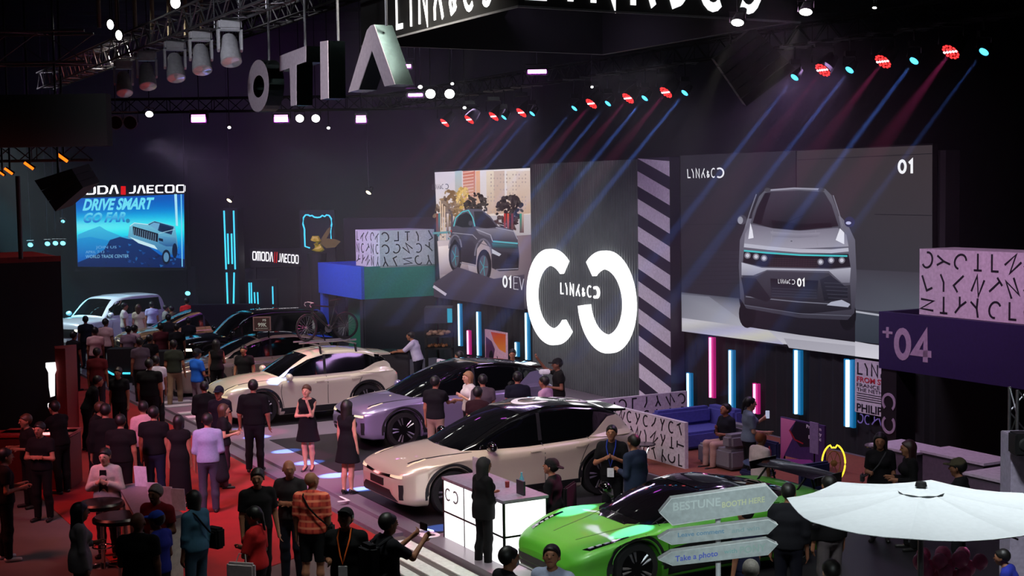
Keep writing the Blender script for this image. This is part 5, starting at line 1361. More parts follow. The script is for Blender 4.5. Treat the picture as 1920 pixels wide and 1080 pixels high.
# ---- overhead brand fascia
FB_ = mat('overhead_black', (7, 7, 8), .6)
t = framed('overhead_sign', 'large black overhead sign with white glowing brand name on two faces', 'sign')
cor = PL(972, 10, wf(0, 9.5), D2); cs_, cr_ = sr(cor); zb_ = cor.z
rr_, _z = None, None
pe = PL(1500, 43, cor, D1); re_ = sr(pe)[1]
wbox('face_panel', 1.2, cs_, 9.4, 9.5, zb_, 10.4, FB_, t); wbox('face_panel', cs_-.1, cs_, re_, 9.399, zb_, 10.4, FB_, t)
wbox('face_panel', 1.2, 1.3, re_, 9.399, zb_, 10.4, FB_, t); wbox('face_panel', 1.3, cs_-.1, re_, re_+.1, zb_, 10.4, FB_, t)
RIM = mat('sign_rim', (110, 110, 112), .4)
wbox('rim_strip', 1.2, cs_, 9.5, 9.52, zb_-.03, zb_, RIM, t); wbox('rim_strip', cs_, cs_+.02, re_, 9.52, zb_-.03, zb_, RIM, t)
for s_, r_ in ((1.6, 9.2), (cs_-.4, 9.2), (cs_-.4, re_+.4)):
    p_ = wf(s_, r_, 10.3); b = MB(); b.tube([p_, (p_.x, p_.y, 14.1)], .02, 6); b.build('hanging_cable', BLACKM, t)
LSG = mat('sign_white', (255, 255, 255), .4, emit=1.15)
sa, za = WL(743, 55, 9.5); sb, _ = WL(928, 10, 9.5); zA = PL(743, 55, wf(0, 9.5), D2).z
txt_w = sb-sa
def fl(a, b_): return wf(sa+txt_w*a, 9.5, zA-.02+.82*b_)
sign_text('lettering', 'LYNK&CQ', fl, D2*(-.012), LSG, t, w=.11, track=.34)
pa = PL(1433, 22, cor, D1); ra_ = sr(pa)[1]; zR = pa.z; pb = PL(985, 0, cor, D1); rb_ = sr(pb)[1]
def fr(a, b_): return wf(cs_, rb_+(ra_-rb_)*a, zR-.02+.95*b_)
sign_text('lettering', 'LYNK&CQ', fr, D1*(-.012), LSG, t, w=.15, track=.3)

# ================================================================ far stands
DK = mat('far_black', (14, 14, 18), .7)
YF = 56.0
t = framed('led_screen', 'far blue LED screen with slogan and car on mountain', 'screen')
def xz(px, py, Y): p_ = AT(px, py, Y); return p_.x, p_.z
x0, z1 = xz(142, 374, YF); x1, z0 = xz(346, 502, YF)
b = MB(); b.box(x0-.1, YF+.02, z0-.1, x1+.1, YF+.4, z1+.3); b.build('housing', DK, t)
C = Canvas((0, YF, 0), (0, 1, 0))
C.grid([(142, 372), (345, 364), (346, 502), (146, 500)], 10, 20, lambda u, v: ((20, 90+v*60, 190) if v < .1 else (10+40*math.exp(-((v-.42)/.13)**2)+60*math.exp(-((v-.42)/.1)**2)*(1-u), 90+150*math.exp(-((v-.45)/.22)**2), 180+70*math.exp(-((v-.45)/.3)**2))))
C.poly([(146, 440), (165, 432), (187, 424), (200, 432), (230, 444), (256, 440), (256, 470), (146, 476)], (60, 190, 230), (20, 120, 200))
C.poly([(146, 448), (170, 444), (205, 452), (232, 462), (232, 486), (146, 490)], (30, 150, 215), (16, 90, 180))
C.poly([(146, 492), (180, 478), (196, 468), (206, 450), (225, 444), (240, 448), (262, 450), (300, 478), (346, 486), (346, 502), (146, 500)], (16, 50, 110), (12, 34, 90))
for i in range(40): x = rnd.uniform(190, 335); y = rnd.uniform(456, 496); C.poly([(x, y), (x+rnd.uniform(3, 8), y+2), (x+2, y+rnd.uniform(3, 6))], rnd.choice([(20, 70, 140), (10, 26, 70), (30, 100, 170)]))
C.poly([(240, 446), (243, 424), (252, 418), (276, 420), (288, 414), (298, 416), (328, 424), (332, 446), (334, 466), (322, 478), (306, 476), (290, 464), (258, 450), (244, 448)], (120, 200, 225), (50, 110, 165))
C.poly([(278, 421), (290, 415), (326, 425), (322, 440), (300, 434)], (30, 60, 100)); C.poly([(249, 424), (297, 438), (296, 454), (250, 440)], (22, 30, 50))
for i in range(11): C.line([(252+i*4, 427+i*1.2), (251+i*4, 441+i*1.2)], .9, (120, 160, 190))
C.poly([(280, 422), (289, 417), (300, 419), (296, 432)], (110, 170, 210)); C.poly([(300, 421), (322, 427), (318, 437), (299, 432)], (20, 40, 76)); C.line([(244, 424), (252, 418), (278, 421)], 1.2, (210, 240, 250)); C.line([(297, 438), (328, 430)], 1.0, (170, 215, 235)); C.poly([(297, 442), (330, 446), (332, 462), (312, 462), (298, 456)], (90, 160, 200), (40, 90, 150)); C.poly([(298, 446), (306, 448), (306, 453), (298, 451)], (20, 30, 60))
C.poly([(243, 444), (290, 460), (296, 468), (260, 456)], (200, 235, 245)); C.ell(312, 482, 8, 14, (16, 26, 50)); C.ell(312, 482, 5, 9, (90, 140, 180)); C.ell(328, 470, 5, 14, (16, 30, 60)); C.ell(240, 414, 4, 4, (40, 130, 180))
C.poly([(327, 364), (332, 364), (334, 424), (330, 423)], (170, 230, 250)); C.poly([(339, 364), (341, 364), (343, 500), (341, 500)], (120, 210, 250))
C.ftext('DRIVE SMART', [(155, 374), (290, 371), (290, 391), (155, 394)], (110, 225, 250), .35, .04)
C.ftext('GO FAR', [(157, 400), (236, 398), (236, 415), (157, 417)], (100, 215, 245), .35, .04, (20, 120, 210))
C.ftext('WORLD TRADE CENTER', [(161, 478), (242, 477), (242, 483), (161, 484)], (130, 190, 230))
C.ftext('APRIL 7-13', [(161, 470), (196, 470), (196, 474.5), (161, 475)], (110, 170, 220)); C.ftext('JOIN US', [(180, 461), (219, 461), (219, 465.5), (180, 466)], (110, 170, 220))
C.build('picture', vcol_mat('screen_light', 1.0), t)
def lit_text(name, label, txt, q, Y, m, w=.17, group=None):
    (xa, ya), (xb, yb), (xc, yc), (xd, yd) = q
    def f(a, b_):
        v = 1-b_; return AT((1-v)*((1-a)*xa+a*xb)+v*((1-a)*xd+a*xc), (1-v)*((1-a)*ya+a*yb)+v*((1-a)*yd+a*yc), Y)
    o = sign_text(name, txt, f, Vector((0, .08, 0)), m, None, w, .1); return tag(o, label, 'sign', group)
t2 = framed('roof_sign', 'white glowing two-name sign on top of far blue screen', 'sign')
for nm, txt, q, m_ in (('lettering', 'OMODA', [(112, 351), (222, 347), (222, 363), (112, 367)], LSG), ('divider', 'I', [(229, 349), (233, 349), (233, 365), (229, 365)], mat('sign_red', (255, 20, 20), .4, emit=.6)), ('lettering', 'JAEcOO', [(241, 348), (348, 346), (348, 361), (241, 363)], LSG)):
    o = lit_text(nm, None, txt, q, YF-.1, m_, .15 if nm == 'lettering' else .6)
    o.parent = t2
    for k_ in ('label', 'category', 'group'):
        if k_ in o: del o[k_]
t2 = framed('brand_sign', 'small white lit two-name sign with red bars right of cyan tower', 'sign')
x0, z1 = xz(468, 466, 52); x1, z0 = xz(566, 500, 52); b = MB(); b.box(x0, 52.05, z0, x1, 52.3, z1); b.build('backboard', DK, t2)
for xx_ in (x0+.1, x1-.2): b = MB(); b.box(xx_, 52.1, 0, xx_+.1, 52.2, z0+.02); b.build('post', DK, t2)
for nm, txt, q, m_ in (('lettering', 'OMODA', [(473, 471), (512, 473), (512, 491), (473, 488)], LSG), ('divider', '||', [(514, 474), (521, 474), (520, 491), (513, 491)], mat('sign_red')), ('lettering', 'JAEcOO', [(521, 475), (560, 478), (560, 495), (521, 491)], LSG)):
    o = lit_text(nm, None, txt, q, 52, m_, .13); o.parent = t2
    for k_ in ('label', 'category', 'group'):
        if k_ in o: del o[k_]
# cyan tower
NEON = mat('neon_turquoise', (70, 215, 245), .4, emit=1.1)
t = framed('light_tower', 'dark tower outlined with vertical turquoise light tubes', 'tower')
YT = 50
x0, _ = xz(416, 400, YT); x1, _ = xz(444, 400, YT); _, zt2 = xz(430, 390, YT); b = MB(); b.box(x0, YT+.1, 0, x1, YT+1.2, zt2); b.build('tower_body', DK, t)
for (xa, ya, xb, yb) in ((420, 395, 424, 505), (438, 395, 441, 505), (427, 438, 428.5, 495), (434, 438, 435.5, 495), (425, 511, 427, 572), (439, 511, 438, 572)):
    b = MB(); b.tube([AT(xa, ya, YT), AT(xb, yb, YT)], .03, 6); b.build('tube', NEON, t, True)
t = framed('light_wall', 'low dark wall with short turquoise light tubes right of tower', 'wall light')
x0, z1 = xz(460, 525, YT); x1, z0 = xz(520, 572, YT); b = MB(); b.box(x0, YT+.1, 0, x1, YT+.3, z1); b.build('backboard', DK, t)
for x, y0_, y1_ in ((467, 530, 570), (471, 530, 570), (477, 548, 570), (483, 548, 570), (511, 537, 570)):
    b = MB(); b.tube([AT(x, y0_, YT), AT(x+1, y1_, YT)], .025, 6); b.build('tube', NEON, t, True)
# neon outline and yellow sculpture
t = framed('neon_outline', 'turquoise neon outline of a rounded frame on dark wall', 'neon sign')
pts = [(581, 465), (572, 462), (571, 440), (571, 430), (568, 420), (569, 408), (573, 403), (578, 403), (581, 405), (585, 404), (589, 407), (595, 408), (601, 407), (604, 404), (609, 406), (612, 403), (617, 404), (621, 410), (622, 420), (620, 430), (621, 450)]
b = MB(); b.tube([AT(x, y, 48.4) for x, y in pts], .028, 6); b.build('tube', NEON, t, True)
x0, z1 = xz(560, 400, 48.4); x1, z0 = xz(628, 500, 48.4); b = MB(); b.box(x0, 48.6, 0, x1, 48.9, z1+.1); b.build('backboard', DK, t)
t = framed('yellow_sculpture', 'curled yellow sculpture on dark column in front of neon outline', 'sculpture'); YLW = mat('yellow_plastic', (205, 190, 50), .5, emit=.12)
b = MB(); b.tube([AT(x, y, 47.6) for x, y in ((587, 452), (589, 447), (594, 447), (596, 452), (594, 460), (590, 466), (598, 467), (604, 463))], .10, 10, r2=.14); b.build('curl', YLW, t, True)
b = MB(); b.prism([(0, 0), (.25, .45), (.5, .85), (.68, 1.0), (.6, .6), (.42, .25), (.9, .2), (1.2, .05), (.9, -.3), (.4, -.35)], AT(598, 455, 47.6), (.62, 0, 0), (0, 0, .55), (0, .12, 0)); b.build('wing_shape', mat('yellow_dark', (120, 112, 36), .6), t)
p = AT(594, 472, 47.6); b = MB(); b.lathe([(.28, 0), (.30, .4), (.24, .9), (.26, p.z*.7), (.34, p.z-.05), (.2, p.z)], 14, Matrix.Translation((p.x, 47.6, 0))); b.build('column', DK, t, True)
# far warm spots
for px, py, lab in ((430, 376, 'warm spot on top of the turquoise tower'), (691, 361, 'small warm spot high above the lettered kiosk')):
    par('warm_spot', px, py, 49 if px < 500 else 44, 5, (255, 225, 170), 9, lab, (-.5, -.6, -.8))
for px, py, lab in ((57, 459, 'cyan round light, leftmost over the dark booth'), (89, 457, 'cyan round light, second of three close together'), (104, 456, 'cyan round light, middle over the dark booth'), (118, 456, 'cyan round light nearest the blue screen'), (118, 415, 'small cyan light above the row of cyan lights'), (352, 550, 'cyan round light above man in red')):
    par('cyan_light', px, py, 50, 5.0 if py > 420 else 3.5, (120, 230, 255), 2.0, lab, toC, oval=.85)
# grey hall furniture behind: dark partition blocks
for i, (xa, xb, ya, Y, c) in enumerate(((130, 360, 505, 58, (36, 36, 52)), (350, 470, 575, 46, (20, 20, 26)), (100, 145, 330, 60, (24, 24, 36)), (345, 420, 300, 62, (30, 28, 38)), (450, 570, 505, 56, (24, 24, 36)), (640, 820, 410, 50, (42, 36, 44)))):
    xx0, zz1 = xz(xa, ya, Y); xx1, _ = xz(xb, ya, Y); b = MB(); b.box(xx0, Y+.6, 0, xx1, Y+1.0, zz1); tag(b.build('wall_far', mat('far_wall_%d' % i, c, .8)), kind='structure')

# ---- dark booth at the left with its red sign pillar
t = framed('dark_booth', 'tall black box booth with red lit roof at left edge', 'booth')
DB = mat('booth_black', (11, 10, 13), .7); sB, rB = sr(G(127, 836)); zr = AT(127, 481, G(127, 836).y).z
wbox('booth_body', sB-3.6, sB, rB, rB+14, 0, zr-.06, DB, t)
wbox('roof_deck', sB-3.6, sB, rB, rB+14, zr-.06, zr, mat('booth_roof_redlit', (130, 34, 30), .6), t)  # red light on the roof is put into its colour
wbox('roof_edge', sB, sB+.02, rB, rB+14, zr-.10, zr+.02, mat('booth_roof_redlit'), t)
t = framed('sign_pillar', 'red pillar with white glowing vertical sign beside dark booth', 'sign')
YP = 28.6; RED_ = mat('pillar_red', (120, 18, 20), .5)
xa, zp = xz(87, 654, YP); xb, _ = xz(122, 654, YP); b = MB(); b.prism([(xa, YP+.5), (xa+.18, YP), (xb, YP), (xb, YP+.75)], (0, 0, 0), (1, 0, 0), (0, 1, 0), (0, 0, zp)); b.build('pillar_body', RED_, t)
def pq(pts): return [((AT(x, y, YP-.01).x), AT(x, y, YP-.01).z) for x, y in pts]
for pts in ([(87, 680), (104, 679), (106, 694), (103, 702), (103, 742), (96, 744), (93, 725), (92, 698), (87, 688)], [(91, 756), (98, 755), (99, 768), (95, 770), (91, 762)]):
    b = MB(); b.prism(pq(pts), (0, YP-.06, 0), (1, 0, 0), (0, 0, 1), (0, .05, 0)); b.build('sign_letter', LSG, t)
lm = area('pillar_glow', (xz(96, 700, YP)[0], YP-.2, 1.6), (xz(60, 800, YP)[0], YP-3, .5), .5, 14, (1, .25, .25))
# ================================================================ furniture and props
WB = mat('counter_glow', (255, 255, 255), .4, emit=1.35)
# lit counter
t = framed('light_counter', 'glowing white counter with black frame and ring logo in front of champagne car', 'counter')
c0s, c1s, cr1, cr0, zc0, zc1 = 5.12, 7.12, 9.93, 9.2, .0, 1.08
wbox('base', c0s+.02, c1s-.02, cr0+.02, cr1-.02, .02, .06, BLACKM, t)
wbox('light_panel', c0s+.03, c1s-.03, cr1-.04, cr1-.01, .08, 1.02, WB, t)
wbox('light_panel', c1s-.04, c1s-.01, cr0+.03, cr1-.05, .08, 1.02, WB, t)
wbox('light_panel', c0s+.01, c0s+.04, cr0+.03, cr1-.05, .08, 1.02, WB, t)
wbox('back_panel', c0s+.05, c1s-.05, cr0+.02, cr0+.04, .08, 1.02, BLACK, t)
wbox('counter_top', c0s-.01, c1s+.01, cr0-.01, cr1+.01, 1.03, 1.07, mat('counter_top', (130, 120, 135), .25), t)
for s_ in (c0s, c0s+.72, c0s+1.4, c1s-.03):
    wbox('frame_bar', s_, s_+.03 if s_ in (c0s, c1s-.03) else s_+.012, cr1-.03, cr1+.002, .05, 1.04, BLACKM, t)
wbox('frame_bar', c0s, c1s, cr1-.02, cr1+.003, .52, .545, BLACKM, t); wbox('frame_bar', c0s, c1s, cr1-.02, cr1+.003, 1.02, 1.05, BLACKM, t); wbox('frame_bar', c0s, c1s, cr1-.02, cr1+.003, .04, .07, BLACKM, t)
for z_ in (.52, 1.02, .04): wbox('frame_bar', c1s-.02, c1s+.003, cr0, cr1, z_, z_+.028, BLACKM, t)
wbox('frame_bar', c1s-.03, c1s+.003, cr0, cr0+.03, .05, 1.04, BLACKM, t)
ringarc('ring_logo', c0s+.19, .82, .10, .075, 50, 310, cr1-.005, cr1+.006, mat('logo_grey', (120, 120, 122), .5), t, 20)
ringarc('ring_logo', c0s+.44, .82, .10, .075, 130, -130, cr1-.005, cr1+.006, mat('logo_grey'), t, 20)
def lump(name, m, pts, parent=None, label=None, cat=None, group=None, n=10):
    """small turned object: profile list at a place"""
    (p, prof) = pts; b = MB(); b.lathe(prof, n, Matrix.Translation(Vector((p.x, p.y, 0)))); o = b.build(name, m, parent, True, 40)
    return tag(o, label, cat, group)
def at_w(s, r): return wf(s, r)
o = wbox('acrylic_stand', 5.55, 5.75, 9.60, 9.62, 1.07, 1.42, mat('acrylic_clear', (190, 180, 195), .1, alpha=.55)); tag(o, 'clear upright brochure stand at left end of glowing counter', 'stand')
lump('coffee_cup', mat('cup_red', (120, 40, 36), .5), (at_w(6.35, 9.45), [(.03, 1.07), (.035, 1.16), (0, 1.16)]), None, 'small red cup on the glowing counter', 'cup')
o = wbox('tablet_sign', 6.78, 7.0, 9.50, 9.53, 1.07, 1.28, mat('tablet_dark', (30, 28, 40), .3)); tag(o, 'small dark tablet sign at right end of glowing counter', 'tablet')
lump('bottle', mat('bottle_teal', (80, 150, 160), .3), (at_w(6.62, 9.35), [(.035, 1.07), (.035, 1.24), (.014, 1.29), (.014, 1.33), (0, 1.33)]), None, 'teal bottle on the glowing counter beside the tablet', 'bottle')

# price board on the bronze car
t = framed('price_board', 'framed price board reading 99K on the bronze car roof', 'sign')
Yb = 37.3; p = AT(474, 594, Yb); q_ = AT(508, 620, Yb); b = MB(); b.box(p.x, Yb, q_.z, q_.x, Yb+.04, p.z); b.build('board', mat('board_pink', (150, 118, 118), .5), t)
b = MB(); b.box(p.x+.03, Yb-.01, q_.z+.03, q_.x-.03, Yb, p.z-.03); b.build('board_face', mat('board_brown', (70, 48, 48), .5), t)
pt = mat('print_pale', (190, 200, 190), .5, emit=.12)
w_x = q_.x-p.x; h_z = p.z-q_.z
font_text('lettering', '99K', lambda a, c: V_((p.x+w_x*(.28+.5*a), Yb-.014, q_.z+h_z*(.30+.26*c))), pt, t, bold=.03)
font_text('lettering', 'P5', lambda a, c: V_((p.x+w_x*(.55+.2*a), Yb-.014, q_.z+h_z*(.68+.14*c))), pt, t, bold=.03)
font_text('lettering', 'ALL IN DISCOUNT', lambda a, c: V_((p.x+w_x*(.15+.7*a), Yb-.014, q_.z+h_z*(.12+.09*c))), pt, t)
b = MB(); b.box(p.x+.05, Yb+.045, q_.z-.20, p.x+.09, Yb+.075, q_.z+.2); b.box(p.x+.05, Yb+.045, q_.z+.1, q_.x-.05, Yb+.07, q_.z+.14); b.box(q_.x-.09, Yb+.045, q_.z-.20, q_.x-.05, Yb+.075, q_.z+.2); b.build('stand_legs', BLACKM, t)

# ---- bicycle on the cream car's roof rack
def bicycle(root_loc, rz):
    t = empty('bicycle', root_loc, rz, 'black road bicycle clamped on cream car roof rack', 'bicycle')
    R_ = .335; FR = mat('bike_black', (16, 14, 18), .35); BL = mat('bike_tape', (190, 165, 175), .5)
    def wheel(x, lab, rot=0):
        M_ = Matrix.Translation((x, 0, R_)) @ Matrix.Rotation(rot, 4, 'Z') @ Matrix.Rotation(PI/2, 4, 'X')
        b = MB(); n = 36; V = []; F = []
        for i in range(n):
            a = 2*PI*i/n
            for j in range(6): c = 2*PI*j/6; rr = R_-.016+.016*math.cos(c); V.append(M_ @ Vector((rr*math.cos(a), rr*math.sin(a), .014*math.sin(c))))
        for i in range(n):
            for j in range(6): F.append((i*6+j, i*6+(j+1) % 6, ((i+1) % n)*6+(j+1) % 6, ((i+1) % n)*6+j))
        b.add(V, F); w = b.build(lab, RUBBER, t, True)
        b = MB(); b.lathe([(R_-.06, -.012), (R_-.03, -.014), (R_-.03, .014), (R_-.06, .012)], 36, M_, closed=True); b.build('rim', mat('bike_rim', (40, 40, 44), .3), w, True)
        b = MB()
        for i in range(20):
            a = 2*PI*i/20; b.tube([M_ @ Vector((0, 0, .02*(-1)**i)), M_ @ Vector(((R_-.05)*math.cos(a), (R_-.05)*math.sin(a), 0))], .0022, 4, cap=False)
        b.build('spoke_set', ALU, w)
        b = MB(); b.lathe([(0, -.04), (.02, -.04), (.03, 0), (.02, .04), (0, .04)], 10, M_); b.build('hub', ALU, w, True)
    wheel(-.50, 'rear_wheel'); wheel(.50, 'front_wheel', .35)
    b = MB(); bb = (-.08, 0, .28); st = (-.22, 0, .80); hd1 = (.30, 0, .86); hd0 = (.34, 0, .70); rr = (-.50, 0, .335)
    b.tube([bb, st], .018, 8); b.tube([st, hd1], .018, 8); b.tube([bb, hd0], .022, 8); b.tube([hd1, hd0], .022, 8)
    for sy in (-.05, .05): b.tube([bb, (rr[0], sy, rr[2])], .011, 6); b.tube([(st[0], sy*.3, st[2]-.05), (rr[0], sy, rr[2])], .009, 6)
    b.build('frame', FR, t, True)
    b = MB()
    for sy in (-.055, .055): b.tube([(.34, sy*.6, .70), (.42, sy, .5), (.50, sy, .335)], .012, 6)
    b.build('fork', FR, t, True)
    b = MB(); b.tube([st, (-.26, 0, .96)], .014, 8); b.build('seat_post', FR, t, True)
    b = MB(); V = []; F = []
    for i, (x, w_, z) in enumerate(((-.40, .07, .985), (-.32, .075, .98), (-.22, .035, .965), (-.12, .018, .955))): V += [(x, -w_, z), (x, 0, z+.02), (x, w_, z), (x, 0, z-.02)]
    for i in range(3):
        for j in range(4): F.append((i*4+j, i*4+(j+1) % 4, i*4+4+(j+1) % 4, i*4+4+j))
    F += [(0, 1, 2, 3), (15, 14, 13, 12)]; b.add(V, F); b.build('saddle', FR, t, True)
    b = MB(); b.tube([hd1, (.29, 0, .93), (.38, 0, .94)], .015, 8)
    b.build('stem', FR, t, True)
    for sy in (-1, 1): b = MB(); b.tube([(.38, 0, .94), (.38, sy*.18, .94), (.45, sy*.19, .93), (.47, sy*.19, .88), (.44, sy*.19, .84)], .010, 8); b.build('handlebar', BL, t, True)
    b = MB(); b.lathe([(0, -.006), (.09, -.006), (.095, 0), (.09, .006), (0, .006)], 20, Matrix.Translation((-.08, -.05, .28)) @ Matrix.Rotation(PI/2, 4, 'X')); b.build('chainring', ALU, t, True)
    for sg in (1, -1): b = MB(); b.tube([(-.08, -.07*sg, .28), (-.08+.1*sg, -.09*sg, .28-.13*sg)], .010, 6); b.box(-.08+.1*sg-.04, -.09*sg-.05, .27-.13*sg, -.08+.1*sg+.04, -.09*sg, .29-.13*sg); b.build('crank_arm', FR, t)
    return t
M1 = Matrix.Translation(c1.location) @ Matrix.Rotation(c1.rotation_euler[2], 4, 'Z')
zt1 = 1.62
t = framed('roof_rack', 'silver roof rack bars under the bicycle on cream car', 'rack')
def tb(name, pts, r, m, n=8): b = MB(); b.tube([M1 @ Vector(p_) for p_ in pts], r, n); return b.build(name, m, t, True)
for x in (-.25, -1.15):
    tb('cross_bar', [(x, -.62, zt1+.10), (x, .62, zt1+.10)], .02, ALU)
    for sy in (-1, 1): tb('bar_foot', [(x, sy*.56, zt1+.10), (x, sy*.62, zt1-.10)], .028, BLACKM)
tb('wheel_tray', [(.12, .15, zt1+.145), (-1.35, .15, zt1+.145)], .024, ALU); tb('clamp_arm', [(-.55, .15, zt1+.15), (-.45, .12, zt1+.45)], .015, BLACKM)
tb('wheel_tray', [(.12, -.25, zt1+.14), (-1.35, -.25, zt1+.14)], .02, ALU)
p_ = M1 @ Vector((-.58, .15, zt1+.17)); bicycle(p_, c1.rotation_euler[2])
# white ring logo on champagne car's roof
M3 = Matrix.Translation(c3.location) @ Matrix.Rotation(c3.rotation_euler[2], 4, 'Z')
for (x, a0, a1) in ((-.55, 50, 318), (-1.35, 131, -172)):
    V = []; F = []; nn = 26
    for i in range(nn+1):
        a = math.radians(a0+(a1-a0)*i/nn)
        for R_, dz in ((.34, 0), (.22, 0), (.22, .006), (.34, .006)):
            lx, ly = x-R_*math.cos(a), R_*math.sin(a)
            h = None
            for q in bv3:
                hh = q.ray_cast(Vector((lx, ly, 4)), Vector((0, 0, -1)))
                if hh[0] is not None and (h is None or hh[0].z > h): h = hh[0].z
            V.append((lx, ly, (h or 1.6)+.012+dz))
    for i in range(nn):
        for j in range(4): F.append((4*i+j, 4*i+(j+1) % 4, 4*i+4+(j+1) % 4, 4*i+4+j))
    b = MB(); b.add(V, F); b.build('roof_graphic', WHITE, c3)

# ---- lounge: block sofa, blue lit backs, table
SOF = mat('sofa_grey', (112, 108, 116), .9, scale=60); SOFB = mat('sofa_blue_lit', (70, 72, 150), .85)  # blue light falling on the sofa is put into its colour
def blockc(name, label, parts, cat, group=None):
    t = framed(name, label, cat, group)
    for nm, s0, s1, r0, r1, z0, z1, m, bv_ in parts:
        b = MB(); b.bbox(0, 0, z0, s1-s0, r1-r0, z1, bv_); o = b.build(nm, m, t, True, 50); o.location = wf(s0, r1, 0); o.rotation_euler = (0, 0, RZW)
    return t
sA, rA = sr(G(1362, 755, 1.34))
blockc('armchair', 'big grey block armchair with person sitting on it', [('seat', sA-.45, sA+.62, rA-.55, rA+.38, .16, .54, SOF, .05), ('side_cushion', sA+.30, sA+.60, rA-.50, rA+.36, .545, .82, SOF, .06), ('backrest', sA-.43, sA+.29, rA-.53, rA-.25, .545, .88, SOF, .06)], 'armchair')
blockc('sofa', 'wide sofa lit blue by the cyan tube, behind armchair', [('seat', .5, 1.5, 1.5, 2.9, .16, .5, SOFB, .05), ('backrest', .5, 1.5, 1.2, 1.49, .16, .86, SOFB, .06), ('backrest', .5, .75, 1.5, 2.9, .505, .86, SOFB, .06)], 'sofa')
def table(name, label, s, r, z, R_, m, group=None):
    p = wf(s, r, .12); t = empty(name, p, 0, label, 'table', group)
    b = MB(); b.lathe([(0, z-.14), (R_, z-.14), (R_, z-.12), (0, z-.12)], 28); b.build('table_top', m, t, True, 40)
    for q in range(3):
        a = 2*PI*q/3+.4; b = MB(); b.tube([(R_*.55*math.cos(a), R_*.55*math.sin(a), z-.14), (-R_*.35*math.cos(a), -R_*.35*math.sin(a), 0)], .012, 6); b.build('leg', CHROME, t, True)
    return t
GLT = mat('glass_top', (120, 140, 170), .08, .2, alpha=.5)
table('glass_table', 'round glass table in front of the poster board', 5.55, 3.9, .72, .42, GLT); table('glass_table', 'small dark round table right of yellow neon ring', 6.4, 2.0, .95, .34, mat('table_dark', (30, 32, 44), .15))
table('side_table', 'small low dark table between partition and armchair', 2.2, 4.2, .55, .22, mat('table_dark', (30, 32, 44), .15))
lump('water_bottle', mat('bottle_red', (170, 40, 60), .3), (wf(5.42, 3.75), [(.035, .72), (.035, .88), (.013, .93), (.013, .96), (0, .96)]), None, 'small red topped bottle on round glass table', 'bottle')
lump('ice_bucket', mat('bucket_blue', (70, 150, 200), .15, .6), (wf(5.62, 4.0), [(.07, .72), (.09, .90), (.08, .90), (.06, .74)]), None, 'shiny blue bucket on round glass table', 'bucket')
# poster board with the car text
sP0, sP1 = 4.95, 6.1
t = framed('poster_board', 'purple poster board with car and slogan below cyan tube', 'poster')
rP = 1.9; sP0, zP = WL(1463, 781, rP); sP1 = WL(1546, 797, rP)[0]
wbox('board', sP0, sP1, rP-.04, rP, .3, zP, mat('poster_purple', (66, 42, 96), .5), t)
C = Canvas(wf(0, rP+.002), D2)
C.poly([(1464, 783), (1492, 789), (1480, 806), (1486, 822), (1472, 850), (1464, 872)], (214, 120, 170), (150, 60, 120))
C.poly([(1492, 790), (1536, 799), (1536, 838), (1500, 838), (1482, 812)], (26, 18, 34)); C.line([(1480, 806), (1490, 824), (1506, 832)], 2.5, (150, 30, 40))
C.poly([(1464, 860), (1520, 862), (1540, 880), (1466, 890)], (150, 70, 160))
C.ftext('Premium', [(1512, 796), (1540, 802), (1540, 808), (1512, 802)], (220, 210, 225), bold=.03); C.ftext('Sporty', [(1520, 807), (1541, 812), (1541, 818), (1520, 813)], (220, 210, 225), bold=.03); C.ftext('Electric', [(1516, 816), (1540, 821), (1540, 827), (1516, 822)], (220, 210, 225), bold=.03)
C.build('print', vprint_mat('print_lit'), t)
for s_ in (sP0+.05, sP1-.05): b = MB(); b.tube([wf(s_, rP-.06, .12), wf(s_, rP-.06, zP-.2)], .02, 6); b.build('leg', BLACKM, t, True)
o = wbox('info_stand', WL(1518, 860, 3.0)[0], WL(1534, 860, 3.0)[0], 2.98, 3.0, .8, 1.35, mat('info_print', (150, 125, 170), .5)); tag(o, 'narrow upright info card standing behind the glass table', 'sign')
pi_ = wf(WL(1526, 860, 3.0)[0], 2.99); b = MB(); b.tube([(pi_.x, pi_.y, .12), (pi_.x, pi_.y, .8)], .015, 6); b.build('post', BLACKM, o)
# orange poster on the left
t = framed('poster_stand', 'orange and pink poster with car standing below tall screen', 'poster'); rQ = .9
q0, zq1 = WL(909, 617, rQ); q1, _ = WL(949, 622, rQ); _, zq0 = WL(911, 684, rQ)
wbox('board', q0, q1, rQ-.05, rQ, zq0-.2, zq1, mat('poster_pink', (216, 170, 190), .5), t)
C = Canvas(wf(0, rQ+.002), D2)
C.poly([(920, 622), (948, 627), (948, 662), (936, 655), (926, 640)], (226, 70, 30), (240, 150, 60)); C.poly([(911, 631), (922, 640), (928, 655), (924, 680), (911, 676)], (90, 50, 90)); C.ell(921, 668, 4, 11, (20, 16, 26)); C.line([(932, 668), (934, 676)], 1.5, (30, 20, 30))
C.build('print', vprint_mat('print_lit'), t)
